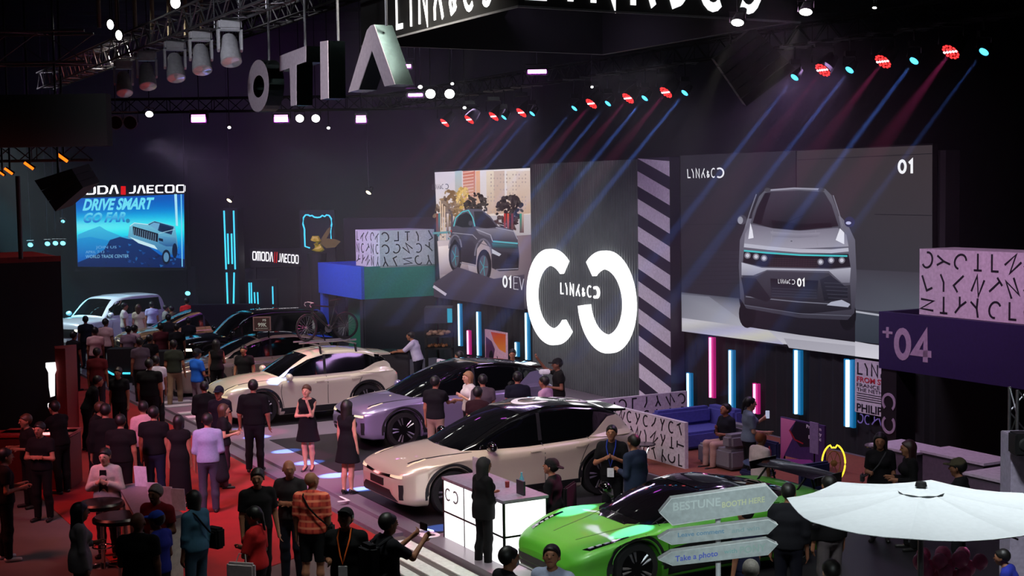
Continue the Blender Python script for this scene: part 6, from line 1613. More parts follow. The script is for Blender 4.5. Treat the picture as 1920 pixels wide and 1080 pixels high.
# snack shelf and refrigerator near the white-shirted man
t = framed('snack_shelf', 'dark open shelf unit with food under a small lit canopy', 'shelf'); YS = 40.0
def xb(px, py, Y=YS): p_ = AT(px, py, Y); return p_.x, p_.z
xa, za = xb(795, 578); xc, zc = xb(848, 606)
b = MB(); b.box(xa, YS, zc, xc, YS+.9, za); b.build('canopy', mat('canopy_navy', (40, 40, 66), .5), t)
b = MB(); b.box(xc-.14, YS-.01, zc+.02, xc, YS, za-.02); b.build('light_strip', mat('strip_teal', (30, 150, 180), .4, emit=.6), t)
for zz_ in (.15, .9, 1.25): b = MB(); b.box(xa, YS, zz_, xc, YS+.8, zz_+.04); b.build('shelf_board', DK, t)
for xx_ in (xa, xc-.05): b = MB(); b.box(xx_, YS, 0, xx_+.05, YS+.05, zc); b.box(xx_, YS+.75, 0, xx_+.05, YS+.8, zc); b.build('post', DK, t)
for i in range(10):
    x = xa+.12+i*(xc-xa-.2)/10; b = MB(); b.lathe([(0, 0), (.07, .01), (.085, .05), (.05, .09), (0, .10)], 10, Matrix.Translation((x, YS+.2+.1*(i % 3), 1.29+.05*(i % 2)))); tag(b.build('bread_roll', mat('bread', (190, 150, 130), .8), None, True), 'pale bread roll on the upper snack shelf, '+('first', 'second', 'third', 'fourth', 'fifth', 'sixth', 'seventh', 'eighth', 'ninth', 'tenth')[i]+' from the left', 'bread', 'bread rolls on the snack shelf')
for i in range(8):
    x = xa+.12+i*(xc-xa-.25)/8; b = MB(); b.lathe([(0, 0), (.05, .02), (.06, .06), (0, .11)], 8, Matrix.Translation((x, YS+.15+.15*(i % 3), .94))); tag(b.build('pastry', mat('pastry', (150, 96, 60), .8), None, True), 'small brown pastry on the lower snack shelf, '+('first', 'second', 'third', 'fourth', 'fifth', 'sixth', 'seventh', 'eighth')[i]+' from the left', 'pastry', 'pastries on the snack shelf')
# dark counter in front of the man in white shirt at left kiosk
t = framed('dark_counter', 'dark bar counter where man in white shirt leans', 'counter'); xa, za = xb(715, 652, 37.6); xc, _ = xb(765, 655, 37.6)
b = MB(); b.box(xa, 37.6, 0, xc, 38.2, 1.1); b.build('counter_body', mat('kiosk_wall'), t); b = MB(); b.box(xa-.04, 37.55, 1.1, xc+.04, 38.25, 1.14); b.build('counter_top', BLACKM, t)
# white counters in the right kiosk
for lab, s0, s1, r0, r1, h in (('white kiosk counter behind the two women', 6.5, 7.5, 1.7, 2.4, 1.0), ('white kiosk counter beside man with cap', 7.6, 8.9, 1.7, 2.3, 1.05), ('white kiosk counter with dark cloth at right edge', 9.0, 10.6, 1.9, 2.8, .98)):
    t = framed('kiosk_counter', lab, 'counter', 'white counters under kiosk +04'); wbox('counter_body', s0, s1, r0, r1, .12, h, mat('counter_mauve', (104, 90, 106), .5), t); wbox('counter_top', s0-.03, s1+.03, r0-.03, r1+.03, h, h+.04, PANEL, t)
# yellow neon ring
t = empty('neon_ring', AT(1563, 868, 24.2), 0, 'yellow neon ring on a stand with inner wheel', 'neon sign'); k = 24.2/FPX; lz = t.location.z
def ellp(rx, ry, n=40, notch=False):
    P_ = []
    for i in range(n+1):
        a = PI/2+2*PI*i/n; z = ry*math.sin(a); x = rx*math.cos(a)
        if notch and z > ry*.8 and abs(x) < rx*.45: z -= .10*(1-abs(x)/(rx*.45))
        P_.append((x*k, 0, z*k))
    return P_
b = MB(); b.tube([(x, y, z-(.06 if abs(x) < 6*k and z > 20*k else 0)) for x, y, z in ellp(22, 36)], .016, 8, cap=False); b.build('neon_tube', mat('neon_yellow', (255, 225, 60), .4, emit=1.2), t, True)
b = MB(); b.tube(ellp(13, 23), .010, 6, cap=False); b.build('inner_ring', mat('ring_brass', (150, 120, 60), .4), t, True)
b = MB(); b.lathe([(0, -.03), (.05, -.03), (.06, .03), (0, .05)], 12, Matrix.Rotation(PI/2, 4, 'X')); b.build('hub', mat('ring_brass'), t, True)
for a in range(6): b = MB(); b.tube([(0, 0, 0), (13*k*math.cos(a*1.047), .0, 23*k*math.sin(a*1.047))], .006, 5); b.build('spoke', mat('ring_brass'), t)
b = MB(); b.tube([(0, .05, -36*k), (0, .05, .12-lz)], .03, 8); b.lathe([(.22, .12-lz), (.22, .15-lz), (.03, .18-lz)], 16); b.build('stand', BLACKM, t)
# blue lounge chair behind the ring
blockc('lounge_chair', 'dark blue chair right of the yellow neon ring', [('seat', 6.55, 7.15, 3.9, 4.5, .35, .48, mat('chair_navy', (34, 38, 84), .7), .03), ('backrest', 7.05, 7.17, 3.9, 4.5, .485, 1.0, mat('chair_navy'), .03), ('pedestal', 6.8, 6.9, 4.15, 4.25, .12, .35, BLACKM, .01)], 'chair')
blockc('lounge_chair', 'dark blue chair left of the round glass table', [('seat', 4.75, 5.2, 3.4, 3.9, .35, .46, mat('chair_navy'), .03), ('backrest', 4.7, 5.2, 3.3, 3.4, .465, .95, mat('chair_navy'), .03), ('pedestal', 4.93, 5.02, 3.6, 3.7, .12, .35, BLACKM, .01)], 'chair')
# ---- right edge: truss tower, white column, speaker
p = G(1912, 945, 0); Yt = 18.5; xt = AT(1920, 780, Yt).x
z1 = AT(1910, 728, Yt).z
box_truss('truss_tower', 'upright silver truss tower at the right edge under kiosk fascia', (xt, Yt, 0), (xt, Yt, z1), .29, up=Vector((0, 1, 0)), m=ALU)
Yc = 17.6; x0 = AT(1896, 860, Yc).x; z1 = AT(1896, 817, Yc).z
b = MB(); b.bbox(x0, Yc, 0, x0+.5, Yc+.4, z1, .01); tag(b.build('white_column', mat('column_lilac', (170, 160, 182), .5)), 'pale square column at the right edge beside umbrella', 'column')
t = framed('wall_speaker', 'small black speaker fixed to the pale column at right edge', 'speaker'); p = AT(1912, 832, Yc-.3)
b = MB(); b.bbox(p.x-.05, Yc-.30, p.z-.16, p.x+.2, Yc-.02, p.z+.12, .02); b.build('cabinet', BLACK, t, True); b = MB(); b.lathe([(0, 0), (.09, 0), (.07, .02), (0, .03)], 16, Matrix.Translation((p.x+.075, Yc-.30, p.z-.02)) @ Matrix.Rotation(PI/2, 4, 'X')); b.build('cone', RUBBER, t, True)
# ---- umbrella
UC = AT(1727, 915, 13.5); UR = 1.32; ZR = 2.31
t = empty('parasol', (UC.x, UC.y, 0), math.radians(24), 'large white eight-sided parasol at bottom right', 'umbrella')
V = [(0, 0, UC.z)]; F = []; na = 8
def rimp(i, f): a = 2*PI*i/na; return (UR*f*math.cos(a), UR*f*math.sin(a), UC.z+(ZR-UC.z)*f-.03*math.sin(PI*f))
for f in (.25, .5, .75, 1.0):
    for i in range(na):
        p0 = rimp(i, f); p1 = rimp(i+1, f); V.append(p0)
        for g_ in (.25, .5, .75): V.append(tuple(p0[k_]+(p1[k_]-p0[k_])*g_-(.035*f*math.sin(PI*g_) if k_ == 2 else 0) for k_ in range(3)))
n4 = na*4
for i in range(n4): F.append((0, 1+i, 1+(i+1) % n4))
for r_ in range(3):
    for i in range(n4): F.append((1+r_*n4+i, 1+r_*n4+(i+1) % n4, 1+(r_+1)*n4+(i+1) % n4, 1+(r_+1)*n4+i))
me = mesh('canopy', V, F, mat('parasol_white', (205, 210, 212), .8, noise=.03)); o = link('canopy', me, t); md = o.modifiers.new('thick', 'SOLIDIFY'); md.thickness = .006
V = [(0, 0, UC.z+.015)]
for i in range(16): a = 2*PI*i/16; V.append((.22*math.cos(a), .22*math.sin(a), UC.z-.038+.008*(i % 2)))
me = mesh('vent_cap', V, [(0, 1+i, 1+(i+1) % 16) for i in range(16)], mat('parasol_white')); o = link('vent_cap', me, t); o.modifiers.new('thick', 'SOLIDIFY').thickness = .005
b = MB(); b.lathe([(0, UC.z+.07), (.05, UC.z+.06), (.06, UC.z+.02), (0, UC.z+.01)], 14); b.build('finial', BLACK, t, True)
b = MB(); b.tube([(0, 0, 0), (0, 0, UC.z)], .03, 12); b.build('pole', ALU, t, True)
b = MB(); b.lathe([(0, 0), (.32, 0), (.32, .05), (.05, .09), (.04, .3)], 24); b.build('base', BLACKM, t, True, 40)
for i in range(na):
    b = MB(); q = rimp(i, 1); qm = rimp(i, .5); b.tube([(0, 0, UC.z-.08), (qm[0], qm[1], qm[2]-.035), (q[0]*.98, q[1]*.98, q[2]-.03)], .009, 6); b.build('rib', ALU, t)
    b = MB(); q = rimp(i, .5); b.tube([(0, 0, UC.z-.45), (q[0], q[1], q[2]-.02)], .007, 6); b.build('strut', ALU, t)
# balloons under it
PNK = mat('balloon_pink', (225, 110, 160), .3); TAN = mat('balloon_tan', (214, 180, 150), .3)
bc = AT(1775, 1045, 14.6)
rows_ = [('top row', 7, False, 0.0), ('second row', 6, False, -.14), ('bottom pink row', 4, False, -.27), ('tan row', 6, True, -.40)]
ordw = ('first', 'second', 'third', 'fourth', 'fifth', 'sixth', 'seventh')
for nm_, cnt, tan, dz in rows_:
    for i in range(cnt):
        x = (i-(cnt-1)/2)*.105; y = .12*((i % 2)*2-1)+rnd.uniform(-.02, .02); R_ = .078+.014*rnd.random(); z = bc.z+dz+rnd.uniform(-.02, .02)
        M_ = Matrix.Translation((bc.x+x, bc.y+y, z)) @ Matrix.Diagonal((R_, R_, R_*1.12, 1))
        b = MB(); b.lathe([(0, 1), (.5, .87), (.86, .5), (1, 0), (.84, -.52), (.45, -.88), (.08, -1.02), (.12, -1.12), (0, -1.12)], 14, M_)
        tag(b.build('balloon', TAN if tan else PNK, None, True), ('tan' if tan else 'pink')+' balloon under the parasol, %s from the left in the %s' % (ordw[i], nm_), 'balloon', 'balloons under the parasol')
b = MB(); b.tube([(bc.x, bc.y, 0), (bc.x, bc.y, bc.z-.1)], .02, 8); b.lathe([(0, 0), (.2, 0), (.2, .03), (.02, .05)], 16, Matrix.Translation((bc.x, bc.y, 0))); tag(b.build('balloon_stand', BLACKM), 'thin stand holding the balloon cluster', 'stand')
# ---- signpost with three arrow boards
YG = 12.6; pg = AT(1349, 1000, YG)
t = empty('signpost', (pg.x, YG, 0), 0, 'white signpost with three arrow boards in front of green car', 'sign post')
SG_ = mat('sign_board', (188, 196, 198), .4); ED = mat('sign_edge', (235, 238, 238), .5)
b = MB(); b.tube([(0, .09, 0), (0, .09, AT(1349, 925, YG).z)], .025, 12); b.lathe([(0, 0), (.25, 0), (.25, .03), (.03, .06)], 20, Matrix.Translation((0, .03, 0))); b.build('pole', mat('post_white', (200, 200, 204), .4), t, True, 40)
for pts, txts in (([(1235, 959), (1257, 932), (1436, 907), (1457, 929), (1436, 956), (1259, 983)], (('BESTUNE', (1262, 952), (1351, 942), 15, (215, 225, 225), .0), ('BOOTH HERE', (1354, 948), (1434, 937), 10, (228, 232, 190), .0))),
    ([(1233, 1007), (1254, 994), (1440, 971), (1457, 981), (1438, 999), (1258, 1019)], (('Leave comment', (1271, 1004), (1358, 996), 8, (120, 160, 190), .0), ('and win', (1372, 996), (1424, 990), 8, (160, 185, 190), .0))),
    ([(1233, 1047), (1258, 1032), (1437, 1008), (1457, 1018), (1438, 1038), (1260, 1058)], (('Take a photo', (1266, 1049), (1346, 1038), 10, (96, 110, 215), .0), ('with', (1357, 1035), (1382, 1033), 8, (150, 190, 190), .0), ('PONY', (1387, 1033), (1436, 1027), 13, (170, 195, 190), .0)))):
    P_ = [AT(x, y, YG)-Vector((pg.x, YG, 0)) for x, y in pts]
    cx_ = sum(q.x for q in P_)/6; cz_ = sum(q.z for q in P_)/6; b = MB(); b.prism([(cx_+(q.x-cx_)*.985, cz_+(q.z-cz_)*.94) for q in P_], (0, -.06, 0), (1, 0, 0), (0, 0, 1), (0, .006, 0)); o = b.build('arrow_board', SG_, t); b = MB(); b.prism([(q.x, q.z) for q in P_], (0, -.053, 0), (1, 0, 0), (0, 0, 1), (0, .10, 0)); b.build('board_edge', ED, o)
    for tx, p0, p1, h, col, _b in txts:
        C = Canvas((0, YG-.062, 0), (0, 1, 0)); C.ftext(tx, [(p0[0], p0[1]-h*.6), (p1[0], p1[1]-h*.6), (p1[0], p1[1]+h*.4), (p0[0], p0[1]+h*.4)], col, bold=.02)
        C.V = [Vector(v)-Vector((pg.x, YG, 0)) for v in C.V]; C.build('lettering', vprint_mat('print_lit'), o)
# ---- bottom left: reception desk with leaflets, bar stools, dark table
t = framed('reception_desk', 'grey topped white reception desk with leaflets by man in cream jacket', 'desk')
p0, p1, p2, p3 = G(222, 912, 1.05), G(262, 905, 1.05), G(345, 965, 1.05), G(262, 985, 1.05)
def polybox(nm, ps, z0, z1, m, par): b = MB(); b.prism([(p.x, p.y) for p in ps], (0, 0, z0), (1, 0, 0), (0, 1, 0), (0, 0, z1-z0)); return b.build(nm, m, par)
polybox('desk_top', [p0, p1, p2, p3], 1.02, 1.06, mat('desk_top', (120, 108, 122), .4), t)
ctr = (p0+p1+p2+p3)/4
polybox('desk_body', [ctr+(p-ctr)*.94 for p in (p0, p1, p2, p3)], 0, 1.02, mat('desk_white', (205, 200, 185), .5), t)
for i, (x, y, w_, h_, lab) in enumerate(((265, 890, .22, .30, 'tall leaflet card standing on the reception desk'), (288, 905, .2, .17, 'small tilted leaflet card behind the tall one'), (312, 925, .24, .26, 'leaflet stand behind grey haired man'), (336, 935, .22, .30, 'leaflet stand at the end of reception desk'))):
    q = G(x, y+22, 1.06); b = MB(); b.prism([(-w_/2, 0), (w_/2, 0), (w_/2-.03, h_), (-w_/2-.03, h_)], q, (.94, -.3, 0), (0, .12, 1), (0, .015, 0)); tag(b.build('leaflet_stand', mat('leaflet_white', (205, 200, 212), .6)), lab, 'leaflet stand', 'leaflet stands on the reception desk')
def stool(px, py, z, lab, R_=.24):
    q = G(px, py, z); t = empty('bar_table', (q.x, q.y, 0), 0, lab, 'table', 'round bar tables at bottom left')
    b = MB(); b.lathe([(0, z), (R_*.9, z), (R_, z-.03), (R_, z-.08), (R_*.8, z-.10), (0, z-.10)], 22); b.build('table_top', mat('stool_black', (16, 15, 18), .3), t, True, 40)
    b = MB(); b.tube([(0, 0, .04), (0, 0, z-.1)], .03, 12); b.build('column', CHROME, t, True)
    b = MB(); b.lathe([(0, 0), (.21, 0), (.21, .015), (.05, .05), (0, .05)], 24); b.build('foot_plate', CHROME, t, True, 40)
    b = MB(); n = 20; b.tube([(.15*math.cos(2*PI*i/n), .15*math.sin(2*PI*i/n), .3) for i in range(n+1)], .012, 6, cap=False); b.build('foot_ring', CHROME, t, True)
stool(190, 940, .98, 'round black bar table with chrome column behind grey cardigan', .34); stool(222, 966, .98, 'round black bar table beside bald person in black', .36)
# red lit counters at far left
for lab, px, py, w_, dp in (('red lit counter along the left edge', -20, 812, 1.6, .6), ('red lit counter under the glowing sign pillar', 100, 806, .9, .5)):
    q = G(px, py, 1.05); t = empty('red_counter', (q.x, q.y, 0), 0, lab, 'counter', 'red counters at left')
    b = MB(); b.bbox(-w_, -dp/2, 0, w_ if w_ > 1 else w_/2, dp/2, 1.0, .02); b.build('counter_body', mat('counter_red_dark', (90, 16, 16), .5), t); b = MB(); b.bbox(-w_-.03, -dp/2-.03, 1.0, (w_ if w_ > 1 else w_/2)+.03, dp/2+.03, 1.05, .015); b.build('counter_top', mat('counter_red', (160, 40, 40), .3), t)
# black low screens with turquoise light lines
for lab, x0, x1, yt, Y in (('black low box wall with turquoise line, left of pair', 200, 246, 655, 39.5), ('black low box wall at the end of the aisle crowd', 246, 332, 660, 39.0)):
    t = framed('low_box_wall', lab, 'low wall', 'black low walls before the white SUV'); a, z1 = xz(x0, yt, Y); c, _ = xz(x1, yt, Y)
    b = MB(); b.box(a, Y, 0, c, Y+.5, z1); b.build('box_body', DK, t)
    if x0 < 210:
        b = MB(); b.tube([AT(197, 694, Y-.03), AT(212, 702, Y-.03), AT(222, 702, Y-.03)], .03, 6); b.tube([AT(230, 700, Y-.03), AT(244, 700, Y-.03)], .03, 6); b.build('light_line', NEON, t)
for px, py, lab in ((597, 826, 'white corner mark on the floor beside left woman in dress'), (657, 939, 'white corner mark on the floor beside champagne car')):
    q = G(px, py, .125); b = MB(); b.prism([(0, 0), (.42, 0), (.42, .05), (.07, .05), (.07, .22), (0, .22)], q, -D1*-1, -D2, (0, 0, .006)); tag(b.build('floor_mark', WHITE), lab, 'floor mark', 'floor marks')
for px, py, lab in ((795, 997, 'round white floor sticker behind phone photographer'), (806, 1004, 'second round white floor sticker near the counter')):
    q = G(px, py, .13); b = MB(); b.lathe([(.09, .0), (.16, .0), (.16, .006), (.09, .006)], 24, Matrix.Translation((q.x, q.y, .13)), closed=True); tag(b.build('floor_sticker', WHITE), lab, 'floor sticker', 'floor stickers')
# ================================================================ people, placed by where their heads stand
def PP(px, py, face, label, h=1.7, fl=0.0, hh=None, **kw):
    p = G(px, py, fl+(hh or h*1.005)); p.z = fl
    return person(p, face, label, h=h, **kw)
G1 = 'visitors in the aisle'; G2 = 'visitors on the stand'; G3 = 'far crowd around the cars'; G4 = 'people in the lounge and kiosks'
def phone(root, inf, side=1, lit=True, m=None):
    S_, E_, W_, u, v, pm = inf['arm'][side]
    c = pm+v*.06
    b = MB(); b.bbox(-.04, -.006, -.075, .04, .006, .075, .004); o = b.build('phone', m or BLACKM, None); 
    q = Vector(c); o.location = root.matrix_basis @ q; o.rotation_euler = (math.radians(-15), 0, root.rotation_euler[2])
    tag(o, 'phone held by '+root['label'][:70].rsplit(' ', 1)[0] if False else None, 'phone'); return o
# --- bottom left foreground
r, f = PP(197, 841, 176, 'person in open cream jacket and black shirt at reception desk', 1.66, sk=3, top=(186, 178, 164), low=(24, 22, 24), jacket=True, sleeve=2, arms=('chest', 'chest'), group=G1)
b = MB(); T = f['T']; b.prism([(-.05, 1.42), (.05, 1.42), (.075, .92), (-.075, .92)], (0, T(0, .124, 1.2)[1], 0), (1, 0, 0), (0, 0, .96), (0, .012, 0)); b.build('shirt_front', cloth((18, 17, 18)), r)
PP(146, 944, -60, 'person in grey cardigan with dark hair at bottom left', 1.60, sex='f', hair='long', sk=1, top=(150, 142, 138), low=(70, 66, 66), sleeve=2, jacket=True, arms=('bent', 'down'), group=G1)
PP(257, 962, 0, 'bald person in black t-shirt seen from behind at bottom', 1.70, sk=2, hair='bald', top=(16, 15, 16), low=(18, 18, 20), build=1.12, arms=('hold', 'down'), group=G1)
r, f = PP(293, 909, 160, 'grey haired person in dark red polo shirt', 1.66, sk=2, hm=HAIRG, top=(120, 22, 26), low=(30, 28, 32), build=1.12, arms=('bent', 'bent'), group=G1)
PP(296, 960, 70, 'person in royal blue shirt and blue cap facing left', 1.56, sk=2, top=(40, 48, 140), low=(30, 30, 40), arms=('hold', 'bent'), extra=dict(cap=(46, 70, 170)), group=G1)
r, f = PP(364, 921, 55, 'person in denim blue tunic with black shoulder bag', 1.62, sex='f', sk=1, hair='bob', top=(64, 104, 128), low=(58, 84, 104), sleeve=1.5, arms=('down', 'down'), build=1.1, group=G1)
T = f['T']
def bag(root, f, s_, m, side=1, z=.92, w=.26, h=.28, name='shoulder_bag', strap_from=-1, lab=None):
    k = f['k']; T = f['T']
    b = MB(); b.bbox(side*.20-w/2*.5, -.08, z-h/2, side*.20+w/2*.5+.06, .12, z+h/2, .03); o = b.build('bag_body', m, None, True, 50)
    return o
def hang_bag(root, f, m, label, side=1, z=.95, w=.16, d=.26, h=.28, cross=True, y=-.02):
    k = f['k']; t = empty('shoulder_bag', root.location, root.rotation_euler[2], label, 'bag')
    b = MB(); x0 = side*.235; b.bbox(min(x0, x0+side*w), y-d/2, z-h/2, max(x0, x0+side*w), y+d/2, z+h/2, .03); b.build('bag_body', m, t, True, 50)
    sx = -side if cross else side
    pts = [(side*.25, y-.08, z+h/2), (side*.12, -.155, 1.15), (0, -.165, 1.28), (sx*.09, -.12, 1.42), (sx*.10, 0, 1.475), (sx*.07, .10, 1.40), (0, .175, 1.27), (side*.12, .17, 1.12), (side*.25, y+.08, z+h/2)]
    b = MB(); b.tube([Vector(p)*k for p in pts], .012, 6); b.build('strap', m, t, True); return t
hang_bag(r, f, cloth((14, 13, 15)), 'black shoulder bag hanging on person in denim blue tunic')
r, f = PP(388, 776, 10, 'person in light blue shirt seen from behind carrying dark jacket', 1.72, sk=1, top=(140, 146, 176), low=(58, 56, 70), sleeve=1.2, arms=('down', 'bent'), build=1.05, group=G1)
b = MB(); 
J_ = Sdf(); J_.cap((.20, .05, 1.02), (.22, .0, .62), .07, .11, .03, (1, 0, 0), 1.2); V, Q = J_.mesh(.016); o = link('carried_jacket', np_mesh('carried_jacket', V, Q, cloth((24, 22, 28)))); o.location = r.location; o.rotation_euler = r.rotation_euler; tag(o, 'dark jacket draped over the arm of person in light blue shirt', 'jacket')
PP(334, 779, 0, 'person with dark hair in long black dress seen from behind', 1.62, sex='f', hair='bob', sk=1, top=(15, 14, 17), dress=.25, sleeve=.3, group=G1)
PP(481, 879, -150, 'person in black t-shirt walking beside orange shirt', 1.74, sk=1, top=(14, 13, 15), low=(20, 18, 22), sleeve=.75, build=1.08, arms=('loose', 'down'), look=-25, group=G1)
PP(543, 863, 165, 'shaven person in charcoal t-shirt with arms folded', 1.72, sk=1, hair='bald', top=(38, 36, 38), low=(26, 28, 40), arms=('cross', 'cross'), look=30, group=G1)
r, f = PP(583, 886, -8, 'bald person in orange checked shirt and black shorts from behind', 1.70, sk=1, hair='bald', topm=plaid('check_orange', (214, 74, 56), (180, 44, 40), (236, 130, 100)), low=(20, 20, 24), shorts=True, sleeve=.9, arms=('down', 'down'), build=1.1, look=-30, group=G1)
hang_bag(r, f, cloth((14, 13, 15)), 'thin strapped black bag worn by person in orange checked shirt', side=1, z=.93, w=.07, d=.18, h=.18)
r, f = PP(478, 951, 75, 'person in bright red t-shirt holding white tote bag', 1.58, sex='f', sk=1, hair='tail', top=(196, 34, 36), low=(26, 24, 30), sleeve=.9, arms=('cross', 'bent'), build=1.15, group=G1)
t = empty('tote_bag', r.location, r.rotation_euler[2], 'white tote bag on the arm of person in red t-shirt', 'bag')
b = MB(); b.bbox(-.33, -.12, .52, -.24, .26, .96, .03); b.build('bag_body', cloth((205, 190, 192)), t, True, 50); b = MB(); b.tube([(-.285, .0, .95), (-.25, .03, 1.06), (-.25, .11, 1.06), (-.285, .14, .95)], .007, 6); b.build('handle', cloth((205, 190, 192)), t, True)
r, f = PP(648, 953, 172, 'person in black polo and cap with orange lanyard and badge', 1.72, sk=1, top=(13, 13, 15), low=(16, 16, 18), sleeve=.85, arms=('down', 'bent'), nod=-28, build=1.12, extra=dict(cap=(20, 20, 22)), group=G1)
def lanyard(r, f, col, label, bz=1.0):
    k = f['k']; t = empty('lanyard', r.location, r.rotation_euler[2], label, 'lanyard')
    b = MB(); b.tube([Vector(p)*k for p in ((-.07, .03, 1.50), (-.075, .12, 1.40), (-.03, .185, 1.20), (0, .19, bz+.1), (.03, .185, 1.20), (.075, .12, 1.40), (.07, .03, 1.50))], .010, 6); b.build('strap', cloth(col), t, True)
    b = MB(); b.bbox(-.055*k, .185*k, (bz-.07)*k, .055*k, .20*k, (bz+.08)*k, .004); b.build('badge', mat('badge_white', (225, 225, 228), .3), t); return t
lanyard(r, f, (226, 100, 40), 'orange lanyard with white badge on person in black cap')
r, f = PP(724, 964, -55, 'person in dark t-shirt with backpack photographing the cars', 1.72, sk=1, top=(17, 17, 23), low=(20, 20, 24), sleeve=.8, arms=('phone', 'phone'), hold=(1, 1), group=G1)
t = empty('backpack', r.location, r.rotation_euler[2], 'dark backpack worn by the phone photographer', 'bag'); b = MB(); b.bbox(-.15, -.33, .98, .15, -.15, 1.42, .05); b.build('pack_body', cloth((24, 23, 28)), t, True, 50)
for sx in (-1, 1): b = MB(); b.tube([(sx*.1, -.16, 1.40), (sx*.12, -.02, 1.475), (sx*.125, .12, 1.36), (sx*.14, .05, 1.1), (sx*.12, -.16, 1.03)], .02, 6); b.build('strap', cloth((24, 23, 28)), t, True)
b = MB(); b.bbox(-.08, .50, 1.46, .08, .515, 1.55, .006); o = b.build('phone', BLACKM); o.location = r.location; o.rotation_euler = r.rotation_euler; tag(o, 'phone held up by person with backpack', 'phone')
r, f = PP(950, 1027, -60, 'person with dark hair and face mask, head only at bottom', 1.68, sk=1, top=(30, 28, 34), low=(20, 20, 24), group=G1)
b = MB(); M_ = Matrix.Translation(Vector(f['Hd'](0, .07, -.045))) @ Matrix.Diagonal((.055, .045, .048, 1)); b.lathe([(0, -1), (.5, -.87), (.86, -.5), (1, 0), (.86, .5), (.5, .87), (0, 1)], 12, M_); b.build('face_mask', cloth((150, 150, 160)), r, True)
PP(1036, 1022, 150, 'person with glasses in pale blue shirt looking down at bottom', 1.72, sk=1, top=(170, 176, 205), low=(30, 30, 40), nod=-20, look=20, arms=('bent', 'bent'), build=1.1, group=G1)
# --- around the glowing counter
PP(905, 859, -55, 'person in black hijab and long black clothes at glowing counter', 1.62, sex='f', hair='long', sk=1, top=(10, 10, 12), low=(10, 10, 12), sleeve=2, jacket=True, arms=('bent', 'hold'), legs='stand', hm=mat('scarf_black', (10, 10, 12), .8), build=1.05, group=G2)
r, f = PP(1036, 862, 70, 'person in black suit and cap sitting behind right end of counter', 1.70, fl=.13, hh=1.275, legs='sit', sk=1, top=(14, 14, 17), low=(12, 12, 14), sleeve=2, jacket=True, arms=('hold', 'hold'), extra=dict(cap=(18, 18, 20), capback=True), group=G2, nod=-15)
t = empty('chair', r.location, r.rotation_euler[2], 'black chair under person in black suit at glowing counter', 'chair')
b = MB(); b.bbox(-.24, -.22, .36, .24, .22, .41, .02); b.build('seat', cloth((16, 15, 18)), t, True, 50)
b = MB(); b.bbox(-.26, -.30, .50, .26, -.24, .92, .025); b.build('backrest', cloth((16, 15, 18)), t, True, 50)
for sx in (-1, 1):
    for sy in (-1, 1): b = MB(); b.tube([(sx*.2, sy*.18, .37), (sx*.23, sy*.21, 0)], .012, 6); b.build('leg', BLACKM, t, True)
    b = MB(); b.tube([(sx*.2, -.2, .38), (sx*.2, -.27, .52)], .012, 6); b.build('back_support', BLACKM, t, True)
r, f = PP(1147, 798, 168, 'person in black t-shirt with badge gesturing beside champagne car', 1.64, fl=.13, sk=1, top=(17, 16, 19), low=(14, 14, 17), sleeve=.8, arms=('chest', 'chest'), build=1.06, group=G2, nod=-12)
lanyard(r, f, (40, 60, 150), 'blue lanyard with badge on person gesturing beside champagne car', .98)
PP(1190, 816, 40, 'person in navy jacket seen from behind at champagne car tail', 1.60, fl=.13, sk=1, top=(40, 48, 72), low=(24, 24, 30), sleeve=2, jacket=True, arms=('bent', 'down'), group=G2)
# --- women on the stage edge
PP(575, 722, 170, 'person in short black dress with hand on chin', 1.66, fl=.12, sex='f', hair='short', hm=HAIRB, sk=3, top=(14, 13, 16), dress=.60, sleeve=0, legs='heels', arms=('chin', 'cross'), build=.92, group=G2, nod=-8)
PP(649, 751, -30, 'person with long black hair in short black dress and heels', 1.68, fl=.12, sex='f', hair='long', sk=3, top=(14, 13, 18), dress=.60, sleeve=0, legs='heels', arms=('down', 'down'), build=.92, group=G2)
PP(474, 713, 0, 'large person in black shirt from behind before cream car', 1.80, fl=.05, sk=1, hair='short', top=(11, 11, 13), low=(16, 15, 20), build=1.22, sleeve=.95, legs='stand', arms=('loose', 'loose'), group=G1)
PP(411, 725, 170, 'person in dark cap near the cream car nose', 1.68, sk=1, top=(24, 22, 32), low=(22, 22, 28), extra=dict(cap=(26, 28, 44)), group=G1)
PP(417, 758, -70, 'person with brown hair in dark clothes below the dark cap', 1.58, sex='f', hair='bob', hm=HAIRB, sk=3, top=(24, 22, 26), low=(60, 30, 44), arms=('bent', 'bent'), group=G1)
PP(383, 716, 20, 'person in loose black clothes carrying a bag before the cream car', 1.66, sk=1, top=(13, 13, 15), low=(16, 16, 18), sleeve=2, build=1.1, arms=('bent', 'down'), legs='walk', group=G1)
PP(457, 648, 175, 'person in black t-shirt between bronze and cream cars', 1.60, fl=.12, sk=1, top=(14, 13, 16), low=(14, 14, 17), arms=('loose', 'loose'), build=1.08, group=G2)
PP(405, 637, 20, 'person in black top with bare arms beside bronze car', 1.64, fl=.12, sex='f', hair='long', sk=1, top=(14, 12, 15), low=(14, 12, 15), sleeve=0, arms=('down', 'clasp'), group=G2)
PP(368, 655, -40, 'person in bright blue shirt and cap by the bronze car', 1.68, sk=1, top=(30, 90, 190), low=(110, 96, 110), sleeve=.7, arms=('clasp', 'clasp'), extra=dict(cap=(22, 24, 34)), group=G1)
PP(325, 638, 0, 'person in green t-shirt and khaki trousers with white shoes', 1.74, sk=1, top=(44, 50, 42), low=(128, 104, 84), shoe=(220, 215, 210), hair='short', legs='walk', arms=('down', 'loose'), group=G1)
PP(300, 668, 30, 'person in dark coat beside khaki trousers', 1.66, sk=1, top=(24, 22, 26), low=(24, 24, 30), group=G1) if False else None
